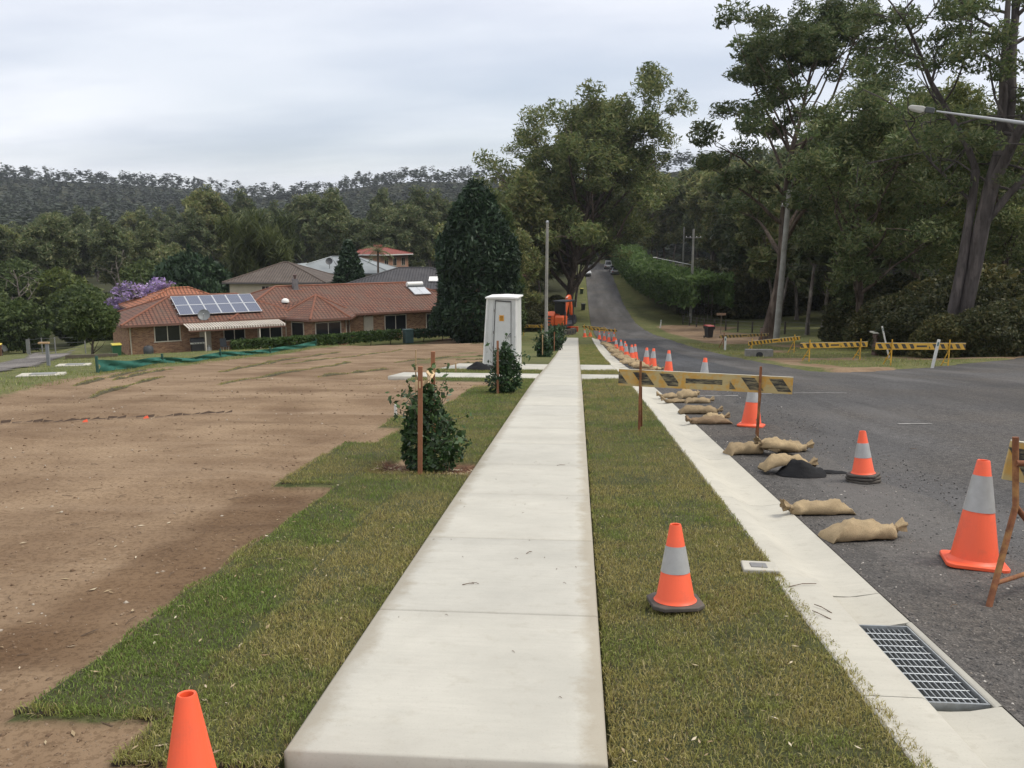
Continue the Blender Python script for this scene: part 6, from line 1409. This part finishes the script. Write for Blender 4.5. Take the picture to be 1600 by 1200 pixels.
# ---- green shade-cloth fence
cloth, nt, p = newmat('green_shade_cloth'); n = noise(nt, 3, 4, .6); nt.links.new(mixc(nt, n, (.010, .085, .062), (.022, .15, .11)), p.inputs['Base Color']); p.inputs['Roughness'].default_value = .8
NP = [(-13.5, 23.0), (-14.6, 29), (-15.7, 36.5), (-16.2, 44), (-17.0, 54.6)]; NH = [.36, .22, .26, .24, .34]
SF = empty('shade_cloth_fence', (NP[0][0], NP[0][1], gz(*NP[0]))); tag(SF, 'sagging green shade cloth fence between the soil and the house lawn', 'fence')
V = []; F = []; n = 60; org = np.array(SF.location)
for i in range(n + 1):
    t_ = i / n * 4; k = min(3, int(t_)); f_ = t_ - k; x = NP[k][0] * (1 - f_) + NP[k + 1][0] * f_; y = NP[k][1] * (1 - f_) + NP[k + 1][1] * f_; hh = (NH[k] * (1 - f_) + NH[k + 1] * f_) - .05 * math.sin(math.pi * f_); z = gz(x, y)
    for q_ in range(5): u = q_ / 4; V.append((x + .10 * math.sin(i * .9 + q_) * (1 - abs(2 * u - 1)) - org[0], y + .06 * math.cos(i * .7) * u - org[1], z + .01 + hh * u - org[2]))
for i in range(n):
    for q_ in range(4): a = i * 5 + q_; F.append((a, a + 1, a + 6, a + 5))
b = MB(); b.add(V, F); b.build('cloth', cloth, SF, smooth=60)
for (x, y), hh in zip(NP, NH): b = MB(); b.box((x - org[0], y - org[1], gz(x, y) + hh / 2 - org[2]), (.06, .06, hh + .25)); b.build('post', plain('green_post', (.03, .09, .07), .7, .2, 8), SF)

# ---- poles and street light
wood_g = plain('weathered_pole', (.27, .265, .235), .9, .22, 2.0, dirt=(.16, .14, .11), dirt_amt=.6, bstr=.4, bscale=14)
o = MB(); o.tube([(0, 0, -.4), (0, 0, 3), (.02, 0, 6.35)], [.085, .078, .065], 14); e = empty('utility_pole', (-1.48, 41.2, gz(-1.48, 41.2))); o.build('shaft', wood_g, e, smooth=50); b = MB(); b.lathe([(.07, 6.35), (.075, 6.36), (.075, 6.42), (.02, 6.46)], 12, c=(.02, 0, 0)); b.build('cap', galv, e); tag(e, 'slim grey pole standing by the path beside staked shrubs', 'pole', 'poles')
def power_pole(x, y, H, r, label, arm=True, lean=0.0, lamp=None):
    e = empty('power_pole', (x, y, gz(x, y))); e.rotation_euler.y = lean; b = MB(); b.tube([(0, 0, -.4), (0, 0, H * .5), (0, 0, H)], [r, r * .85, r * .7], 14); b.build('shaft', wood_g, e, smooth=50); tag(e, label, 'pole', 'poles')
    if arm:
        b = MB(); b.box((0, -.12, H - 1.1), (1.0 if arm == 1 else 2.0, .1, .1)); a_ = b.build('cross_arm', wood_g, e)
        for k in (-.42, -.15, .15, .42) if arm == 1 else (-.9, -.4, .4, .9): b = MB(); b.lathe([(.02, 0), (.045, .03), (.035, .06), (.045, .09), (.02, .13)], 10, c=(k, -.12, H - 1.05)); b.build('insulator', white, a_)
    if lamp:
        b = MB(); b.tube([(0, 0, H * .62), lamp], [.045, .03], 8); l_ = b.build('lamp_arm', galv, e, smooth=50); b = MB(); b.box(lamp, (.5, .22, .12)); b.build('lamp_head', white, l_, bevel=.03)
    return e
power_pole(14.15, 62.0, 10.7, .23, 'thick weathered timber power pole in front of the tall gum', 1, .035)
power_pole(14.6, 112, 12.0, .19, 'timber power pole with cross arms at the end of the tall hedge', 2, 0, (-4.8, -.5, 8.4))
power_pole(16.5, 138, 12.4, .16, 'slender pole half hidden in trees behind the tall hedge', False)
wire = plain('wire', (.10, .10, .10), .5, .1, 3)
b = MB()
for k in range(4):
    P0 = Vector((14.3 + .2 * k, 61.9, gz(14.15, 62) + 5.6 - .12 * k)); P1 = Vector((62, 66, gz(60, 66) + 6.2 - .15 * k)); b.tube([P0.lerp(P1, t_) - Vector((0, 0, 1.3 * math.sin(math.pi * t_))) for t_ in np.linspace(0, 1, 14)], .009, 5)
tag(b.build('overhead_wires', wire, smooth=60), 'thin overhead wires running right from the timber pole', 'wires')
e = empty('street_light', (12.5, 21.6, gz(12.5, 21.6))); tag(e, 'street light with long tapering grey arm entering from the right', 'street light')
b = MB(); b.tube([(0, 0, -.4), (0, 0, 4.5), (0, 0, 8.5)], [.14, .12, .10], 12); b.build('pole', wood_g, e, smooth=50)
tip = Vector((9.15, 23.7, 4.80)) - Vector(e.location); rt = Vector((0, 0, 3.80 - e.location.z)); b = MB(); b.tube([rt, rt.lerp(tip, .5) + Vector((0, 0, .06)), tip], [.07, .048, .022], 10); ar = b.build('arm', plain('pale_galvanised', (.42, .43, .43), .5, .12, 4, metal=.2), e, smooth=50)
d_ = (tip - rt).normalized(); M = Matrix.Translation(tip + d_ * .22) @ d_.to_track_quat('X', 'Z').to_matrix().to_4x4()
b = MB(); b.box((-.06, 0, 0), (.22, .15, .14), M=M); b.build('lamp_neck', plain('dark_housing', (.07, .075, .075), .6, .1, 4), ar, bevel=.02)
b = MB(); b.prism([(.05, -.09), (.44, -.06), (.48, -.02), (.42, .05), (.12, .07), (.05, .05)], 'y', -.10, .10, M=M); b.build('lamp_head', plain('lamp_cream', (.50, .49, .44), .5, .1, 5), ar, bevel=.03)
b = MB(); b.prism([(.12, -.115), (.38, -.09), (.42, -.06), (.08, -.08)], 'y', -.08, .08, M=M); b.build('lamp_lens', plain('lamp_lens', (.35, .34, .30), .3, .1, 4), ar, bevel=.01)

# ---- guide posts
def guide(x, y, H, w, lean, label):
    e = empty('guide_post', (x, y, gz(x, y))); e.rotation_euler = (0, lean, 0); b = MB(); b.box((0, 0, H / 2 - .1), (w, .03, H + .2)); b.build('post', wp, e, bevel=.006); b = MB(); b.box((0, -.018, H - .16), (w * .5, .008, .14)); b.build('reflector', plain('reflector', (.08, .16, .15), .4, .1, 4), e); tag(e, label, 'guide post', 'guide posts')
guide(12.35, 30.6, 1.12, .105, .15, 'leaning white guide post before the striped barrier at the right'); guide(8.75, 51.2, .8, .12, 0, 'short white guide post by the road edge near the dark bin'); guide(9.7, 101, .95, .15, .10, 'small white guide post beside the far bend of the road'); guide(14.4, 40.5, 1.5, .07, -.28, 'thin leaning white post behind the middle yellow barrier')

# ---- wheelie bins
def bin_(x, y, rz, cb, cl, label, s=1.0, on=None):
    e = empty('wheelie_bin', (x, y, gz(x, y) if on is None else on), rz); tag(e, label, 'bin', 'wheelie bins'); e.scale = (s, s, s); m1 = plain('bin_plastic_' + label[:6], cb, .55, .12, 4)
    b = MB(); b.add([(-.22, -.25, .06), (.22, -.25, .06), (.22, .22, .06), (-.22, .22, .06), (-.28, -.34, .95), (.28, -.34, .95), (.28, .32, .95), (-.28, .32, .95)], [(0, 1, 5, 4), (1, 2, 6, 5), (2, 3, 7, 6), (3, 0, 4, 7), (0, 3, 2, 1)]); b.box((0, -.01, .93), (.60, .70, .05)); b.build('body', m1, e, bevel=.015)
    b = MB(); b.prism([(-.37, .96), (.36, .98), (.38, 1.02), (.25, 1.07), (-.30, 1.04), (-.37, 1.0)], 'x', -.30, .30); b.build('lid', plain('bin_lid_' + label[:6], cl, .5, .1, 4), e, bevel=.012)
    for k in (-.25, .25): b = MB(); b.tube([(k - .025, .26, .1), (k + .025, .26, .1)], .1, 14); b.build('wheel', rubber, e, smooth=40)
    b = MB(); b.tube([(-.24, .40, .95), (.24, .40, .95)], .016, 8); b.build('handle', m1, e)
q_ = hw(-1.0, .8); bin_(q_[0], q_[1], R_(37), (.022, .10, .045), (.50, .42, .05), 'green wheelie bin with yellow lid at the house corner', 1.1)
bin_(11.3, 74.5, .4, (.022, .022, .024), (.32, .045, .035), 'dark wheelie bin with red lid beside the far road bend', 1.05)
bin_(-47.6, 66.8, .5, (.14, .07, .04), (.55, .42, .04), 'wheelie bin with yellow lid across the left street'); bin_(.75, 158, .2, (.04, .06, .03), (.45, .4, .06), 'distant bin with yellow lid on the far left verge'); bin_(.9, 132, .2, (.03, .04, .035), (.06, .07, .06), 'dark bin on the far verge nearer than the yellow lid'); bin_(.3, 178, .2, (.05, .045, .03), (.07, .05, .03), 'furthest brownish bin on the far left verge')

# ---- house front bits
def hp(s, t, z=0): x, y = hw(s, t); return (x, y, -7.12 + z)
e = empty('barbecue', hp(4.6, 1.3), R_(37.24)); tag(e, 'black barbecue trolley under the front window of the brick house', 'barbecue'); blk = plain('black_enamel', (.025, .025, .027), .5, .2, 5); stl = plain('steel_trim', (.55, .54, .52), .4, .1, 5, metal=.5)
b = MB(); b.box((0, 0, .42), (.9, .5, .75)); b.build('cabinet', blk, e, bevel=.02); b = MB(); b.prism([(-.28, .86), (.26, .86), (.26, 1.05), (.05, 1.22), (-.18, 1.16)], 'x', -.5, .5); b.build('hood', blk, e, bevel=.02); b = MB(); b.box((0, -.27, .82), (1.15, .06, .12)); b.build('control_panel', stl, e)
for k in (-.3, -.1, .1, .3): b = MB(); b.tube([(k, -.30, .82), (k, -.34, .82)], .035, 10); b.build('knob', blk, e)
for k in (-.4, .4): b = MB(); b.tube([(k, -.2, .06), (k + .03, -.2, .06)], .07, 10); b.build('wheel', rubber, e)
e = empty('gas_bottle', hp(5.05 + .35, 1.5), 0); b = MB(); b.lathe([(.02, 0), (.15, .02), (.16, .1), (.16, .38), (.1, .48), (.05, .5), (.05, .56), (.11, .56), (.11, .62)], 14); b.build('cylinder', plain('grey_bottle', (.33, .33, .32), .5, .1, 4), e, smooth=50); tag(e, 'grey gas bottle standing beside the barbecue', 'gas bottle')
def chair(s, t, rz, label):
    e = empty('patio_chair', hp(s, t), rz); tag(e, label, 'chair', 'patio chairs'); m = plain('chair_' + label[:5], (.10, .11, .12), .6, .1, 4)
    b = MB(); b.box((0, 0, .42), (.5, .5, .04)); b.build('seat', m, e); b = MB(); b.box((0, .27, .72), (.5, .04, .6), rx=-.2); b.build('backrest', m, e)
    for sx in (-.22, .22):
        for sy in (-.22, .22): b = MB(); b.box((sx, sy, .2), (.035, .035, .42)); b.build('leg', trim, e)
chair(6.6, 1.4, .8, 'folding patio chair by the beige door'); chair(8.3, 1.5, 2.2, 'tilted patio chair left of the hedge end')
e = empty('water_tub', hp(1.2, .7), 0); b = MB(); b.lathe([(.30, 0), (.36, .3), (.36, .55), (.28, .72), (.1, .76)], 16); b.build('tub', plain('tub_plastic', (.06, .065, .07), .6, .1, 4), e, smooth=50); b = MB(); b.lathe([(.1, .76), (.1, .8), (.02, .81)], 12); b.build('lid', rubber, e); tag(e, 'dark plastic tub against the brick wall beside the downpipe', 'tub')
e = empty('plant_pot', hp(-1.9, 4.2, .3), 0); b = MB(); b.lathe([(.16, 0), (.22, .3), (.25, .34), (.25, .42), (.2, .42), (.18, .3)], 16); b.build('pot', plain('terracotta', (.55, .28, .13), .8, .1, 4), e, smooth=50); v, f = leafcards(rng.normal(size=(60, 3)) * .1 + np.array([0, 0, .5]), .16, .05, .1, rng); np_mesh('plant', v, f, green_leaf, e); e.location.z = gz(e.location.x, e.location.y); tag(e, 'terracotta pot with a small plant left of the green bin', 'pot')
e = empty('utility_box', hp(21.2, 3.6), R_(37)); b = MB(); b.box((0, 0, .5), (.75, .6, 1.1)); b.build('cabinet', plain('teal_box', (.055, .10, .095), .6, .15, 3), e, bevel=.03); b = MB(); b.box((0, 0, 1.08), (.8, .65, .08)); b.build('lid', plain('teal_lid', (.07, .12, .11), .6, .1, 3), e, bevel=.02); tag(e, 'blue green utility box in the gap of the hedge', 'box')
b = MB(); b.box((0, 0, .12), (2.6, .12, .24)); o = b.build('garden_sleeper', plain('sleeper', (.12, .10, .07), .9, .2, 4)); o.location = (-26.2, 44.2, gz(-26.2, 44.2)); o.rotation_euler.z = .35; tag(o, 'timber sleeper lying on the lawn below the small tree', 'sleeper')
for x, y, w, l in ((-14.25, 21.6, .55, 'flat concrete pit lid on the lawn at the lower left'), (-16.6, 26.9, .5, 'second concrete pit lid further back on the left lawn')):
    e = empty('pit_lid', (x, y, gz(x, y)), .3); b = MB(); b.box((0, 0, .02), (w * 2, w, .06)); b.build('surround', conk, e, bevel=.01); b = MB(); b.box((.05, 0, .055), (w * 1.1, w * .6, .02)); b.build('lid', plain('lid_grey', (.24, .24, .23), .7, .1, 5), e); tag(e, l, 'pit lid')
e = empty('vent_pipe', (-19.6, 30.2, gz(-19.6, 30.2)), .2); b = MB(); b.box((0, 0, .38), (.10, .10, .95)); b.build('post', plain('post_grey', (.2, .21, .22), .7, .1, 5), e); b = MB(); b.box((-.10, 0, .86), (.36, .16, .06)); b.build('cap', plain('post_tan', (.42, .28, .14), .7, .1, 5), e); tag(e, 'short grey post with tan cap at the street edge', 'post')

# ---- vehicles
def car(x, y, rz, col, label, van=False, z=None):
    e = empty('parked_car', (x, y, (float(rz_(x, y)) if z is None else z)), rz); tag(e, label, 'car', 'parked cars'); m, nt, p = newmat('car_paint_' + label[:8]); p.inputs['Base Color'].default_value = c4(col); p.inputs['Roughness'].default_value = .3; p.inputs['Coat Weight'].default_value = .4
    Hh = 1.95 if van else 1.46; L2 = 2.25
    lo = [(-L2, .35), (-L2, .72), (-L2 + .15, .92), (-1.15, 1.0), (1.55 if not van else 2.1, .98), (L2 - .05, .88), (L2, .55), (L2 - .05, .32), (1.6, .22), (-1.6, .22)]
    b = MB(); b.prism(lo, 'y', -.88, .88); b.build('body', m, e, bevel=.06)
    up = [(-1.2, .98), (-.35, Hh), (1.15 if not van else 2.0, Hh), (1.95 if not van else 2.18, .97)]
    b = MB()
    for s_ in (-1, 1): pass
    vs = [(u, s_ * (.84 if v_ < 1.1 else .66), v_) for s_ in (-1, 1) for u, v_ in up]; b.add(vs, [(0, 1, 2, 3), (7, 6, 5, 4), (1, 5, 6, 2), (0, 4, 5, 1), (3, 2, 6, 7)]); cb = b.build('cabin', m, e, bevel=.03)
    gm = gl_m
    def inset(quad, off):
        c_ = sum((Vector(q) for q in quad), Vector()) / 4; n_ = (Vector(quad[1]) - Vector(quad[0])).cross(Vector(quad[2]) - Vector(quad[0])).normalized()
        if n_.dot(c_ - Vector((.3, 0, 1.0))) < 0: n_ = -n_
        bb = MB(); bb.add([tuple(c_ + (Vector(q) - c_) * .84 + n_ * off) for q in quad], [(0, 1, 2, 3)]); return bb
    for q in ((vs[0], vs[1], vs[5], vs[4]), (vs[3], vs[2], vs[6], vs[7]), (vs[0], vs[1], vs[2], vs[3]), (vs[4], vs[5], vs[6], vs[7])): inset(q, .012).build('window', gm, cb)
    for sx in (-1.4, 1.4):
        for sy in (-.80, .80):
            b = MB(); b.tube([(sx, sy - .11, .32), (sx, sy + .11, .32)], .32, 18); w_ = b.build('wheel', rubber, e, smooth=40); b = MB(); b.tube([(sx, sy - .12, .32), (sx, sy + .12, .32)], .19, 12); b.build('rim', galv, w_, smooth=40)
    for sx, cc_, nm in ((-L2 - .01, (.7, .7, .68), 'headlight'), (L2 + .0, (.35, .02, .02), 'tail_light')):
        for sy in (-.65, .65): b = MB(); b.box((sx, sy, .72), (.06, .32, .16)); b.build(nm, plain(nm, cc_, .25, .05, 3), e)
    b = MB(); b.box((L2 + .03, 0, .5), (.05, 1.6, .18)); b.box((-L2 - .03, 0, .45), (.05, 1.6, .18)); b.build('bumper', rubber, e, bevel=.02)
    b = MB(); b.box((L2 + .045, 0, .72), (.02, .45, .11)); b.build('number_plate', white, e); return e
car(1.9, 193, R_(95), (.72, .73, .74), 'white hatchback parked at the left of the far crest'); car(8.35, 196, R_(-88), (.50, .52, .54), 'silver sedan, nearest of the cars parked by the far hedge'); car(8.3, 203, R_(-88), (.10, .11, .12), 'dark car just behind the silver sedan by the far hedge'); car(7.4, 214, R_(-90), (.68, .69, .69), 'white van, furthest of the vehicles by the far hedge', True)
car(-57.8, 78.5, R_(60), (.72, .72, .71), 'white car cut off by the left edge beyond the street', False, gz(-57.8, 78.5))

# ---- mini excavator
EX = empty('excavator', (-1.9, 83.0, gz(-1.9, 83)), R_(64)); tag(EX, 'orange mini excavator with black canopy at the end of the footpath', 'excavator'); exo = orange_mat('excavator_orange', (.72, .12, .03)); exd = plain('excavator_dark', (.03, .032, .04), .5, .15, 4)
for s_ in (-.72, .72):
    b = MB(); b.prism([(-1.0, .0), (1.0, .0), (1.22, .2), (1.22, .34), (1.0, .52), (-1.0, .52), (-1.22, .34), (-1.22, .2)], 'y', s_ - .18, s_ + .18); t_ = b.build('track', rubber, EX, bevel=.03); b = MB()
    for k in (-1, -.5, 0, .5, 1): b.tube([(k, s_ - .2, .25), (k, s_ + .2, .25)], .13, 10)
    b.build('roller', exd, t_, smooth=40)
b = MB(); b.box((0, 0, .42), (1.4, 1.1, .3)); b.lathe([(.5, .5), (.5, .7)], 18, caps=True); b.build('undercarriage', exd, EX)
b = MB(); b.prism([(-1.0, -.85), (.7, -.85), (.95, -.6), (.95, .6), (.7, .85), (-1.0, .85), (-1.2, .5), (-1.2, -.5)], 'z', .72, .95); b.build('deck', exd, EX, bevel=.03)
b = MB(); b.prism([(-1.25, .9), (-.45, .9), (-.4, 1.65), (-1.1, 1.72), (-1.25, 1.55)], 'y', -.82, -.02); hd_ = b.build('engine_cover', exo, EX, bevel=.05)
b = MB(); b.prism([(-1.3, .82), (-.2, .82), (-.2, 1.95), (-1.0, 1.95), (-1.28, 1.7)], 'y', .02, .84); b.build('counterweight', exo, EX, bevel=.06)
b = MB()
for k in range(3): b.box((-1.30, .5, 1.1 + .24 * k), (.04, .42, .12))
b.build('vent', exd, EX)
b = MB(); b.box((-.1, -.40, 1.3), (.55, .5, .16)); b.box((-.36, -.4, 1.65), (.12, .5, .65)); b.build('seat', exd, EX, bevel=.03)
for sx, sy in ((-.95, -.85), (.55, -.85), (-.95, .05), (.55, .05)): b = MB(); b.box((sx, sy, 1.85), (.08, .08, 1.9)); b.build('canopy_post', exd, EX)
b = MB(); b.box((-.2, -.4, 2.86), (1.85, 1.15, .12)); b.build('canopy', exd, EX, bevel=.04); b = MB(); b.box((-.98, -.4, 2.3), (.03, .9, .95)); b.build('rear_screen', gl_m, EX)
b = MB(); b.prism([(.8, 1.0), (1.1, .95), (1.5, 1.9), (1.95, 2.85), (2.2, 3.0), (2.0, 3.2), (1.65, 3.05), (1.15, 2.1)], 'y', .15, .42); b.build('boom', exo, EX, bevel=.02)
b = MB(); b.prism([(2.0, 3.25), (2.25, 3.1), (2.75, 1.5), (2.6, 1.35), (2.4, 1.5)], 'y', .18, .40); b.build('arm', exo, EX, bevel=.02)
b = MB(); b.tube([(1.0, .28, 1.2), (1.75, .28, 2.3)], .06, 10); b.tube([(1.5, .28, 2.95), (2.15, .28, 3.2)], .05, 10); b.build('hydraulic_ram', galv, EX, smooth=40)
b = MB(); b.prism([(2.5, 1.5), (2.8, 1.4), (2.95, .9), (2.6, .65), (2.2, .75), (2.45, 1.0)], 'y', -.05, .62); b.build('bucket', exd, EX, bevel=.02)
b = MB(); b.box((1.55, 0, .35), (.08, 1.7, .45)); b.box((1.2, 0, .4), (.7, .5, .1)); b.build('dozer_blade', exo, EX, bevel=.02)
EX.scale = (1.15, 1.15, 1.15); EX.location.x += .35

# ---- fences
def post_fence(pts, H, label, mat, wires=True, rail=False, sp=3.0, w=.12):
    e = empty('fence', (pts[0][0], pts[0][1], gz(*pts[0]))); o0 = Vector(e.location); tag(e, label, 'fence'); P = [Vector((x, y, 0)) for x, y in pts]; first_ = None; tops = []
    for a, c in zip(P[:-1], P[1:]):
        n_ = max(1, int((c - a).length / sp))
        for k in range(n_): q = a.lerp(c, k / n_); tops.append(q)
    tops.append(P[-1]); b = MB(); b.box((0, 0, H / 2 - .1), (w, w, H + .2)); p0 = b.build('post', mat, e, bevel=.01)
    for i, q in enumerate(tops):
        p_ = p0 if i == 0 else p0.copy()
        if i: COL.objects.link(p_); p_.parent = e
        p_.location = (q.x - o0.x, q.y - o0.y, gz(q.x, q.y) - o0.z)
    for z in ((.35, .65, .95) if wires else ()):
        b = MB(); b.tube([(q.x - o0.x, q.y - o0.y, gz(q.x, q.y) - o0.z + H * z) for q in tops], .012 if not rail else .05, 5); b.build('rail' if rail else 'wire', mat if rail else wire, e)
    return e
fm = plain('dark_fence_post', (.06, .05, .04), .9, .2, 5)
post_fence([(13.4, 110), (14.6, 100), (16.6, 90), (19.0, 80), (22.5, 70), (26, 62), (31, 57)], 1.15, 'dark post and wire fence along the mown lawn', fm, True, False, 3.0, .14)
post_fence([(-37.5, 62.5), (-41.5, 65), (-46, 68.5), (-52, 77)], 1.35, 'grey chain wire fence on the bank across the left street', plain('grey_post', (.22, .22, .21), .7, .1, 5), True, False, 2.6, .07)
e = empty('brick_pillar', (14.6, 42.5, gz(14.6, 42.5))); b = MB(); b.box((0, 0, .5), (.5, .5, 1.15)); b.build('shaft', brick_mat('dark_brick', (.12, .06, .045), (.09, .05, .04), (.14, .12, .1)), e, uv=True); b = MB(); b.box((0, 0, 1.1), (.75, .7, .06)); b.build('cap', conk, e); tag(e, 'small dark brick letterbox pillar behind the yellow barriers', 'pillar')
e = empty('culvert', (8.8, 42.0, gz(8.8, 42))); b = MB(); b.box((0, 0, .1), (1.3, .35, .5)); b.build('headwall', plain('old_concrete', (.20, .19, .17), .9, .25, 4), e, bevel=.02); b = MB(); b.tube([(0, -.19, .08), (0, .1, .08)], .17, 14); b.build('pipe_mouth', dark, e); tag(e, 'low concrete culvert headwall in the grass by the road', 'culvert')
b = MB(); b.tube([(0, 0, 0), (0, 0, 1.9)], .03, 8); e = empty('street_sign', (14.2, 86, gz(14.2, 86))); b.build('post', plain('sign_post', (.2, .16, .12), .7, .1, 5), e); b = MB(); b.box((0, 0, 1.95), (.9, .03, .22)); b.build('plate', plain('sign_plate', (.34, .22, .14), .6, .1, 5), e); tag(e, 'small brown sign on a post by the bark bank', 'sign')
# saplings on the mown lawn
for i, (x, y) in enumerate(((19.5, 60.5), (21, 62))):
    t_ = gum(90 + i, 3.4, .05, .4, 1.2, 8, 260, .7, (.22, .09), csize=(.3, .5), bmat=bark_pale, lmat=green_leaf, name='sapling', droop=.1); put(t_, x, y); tag(t_, ('left' if i == 0 else 'right') + ' one of two pale stemmed saplings on the lawn behind the fence', 'tree')

# ---- the air: thin even haze over the whole valley
b = MB(); x0, x1, y0, y1, z0, z1 = -2700, 2700, -200, 3700, -45, 118
hm = bpy.data.materials.new('haze'); hm.use_nodes = True; nt = hm.node_tree; nt.nodes.clear()
pv_ = nd(nt, 'ShaderNodeVolumePrincipled'); pv_.inputs['Color'].default_value = (.86, .91, 1.0, 1); pv_.inputs['Density'].default_value = .00015; pv_.inputs['Anisotropy'].default_value = .3
ou = nd(nt, 'ShaderNodeOutputMaterial'); nt.links.new(pv_.outputs[0], ou.inputs['Volume'])
b.box(((x0 + x1) / 2, (y0 + y1) / 2, (z0 + z1) / 2), (x1 - x0, y1 - y0, z1 - z0)); o = b.build('haze', hm); tag(o, kind='stuff'); o.display_type = 'WIRE'
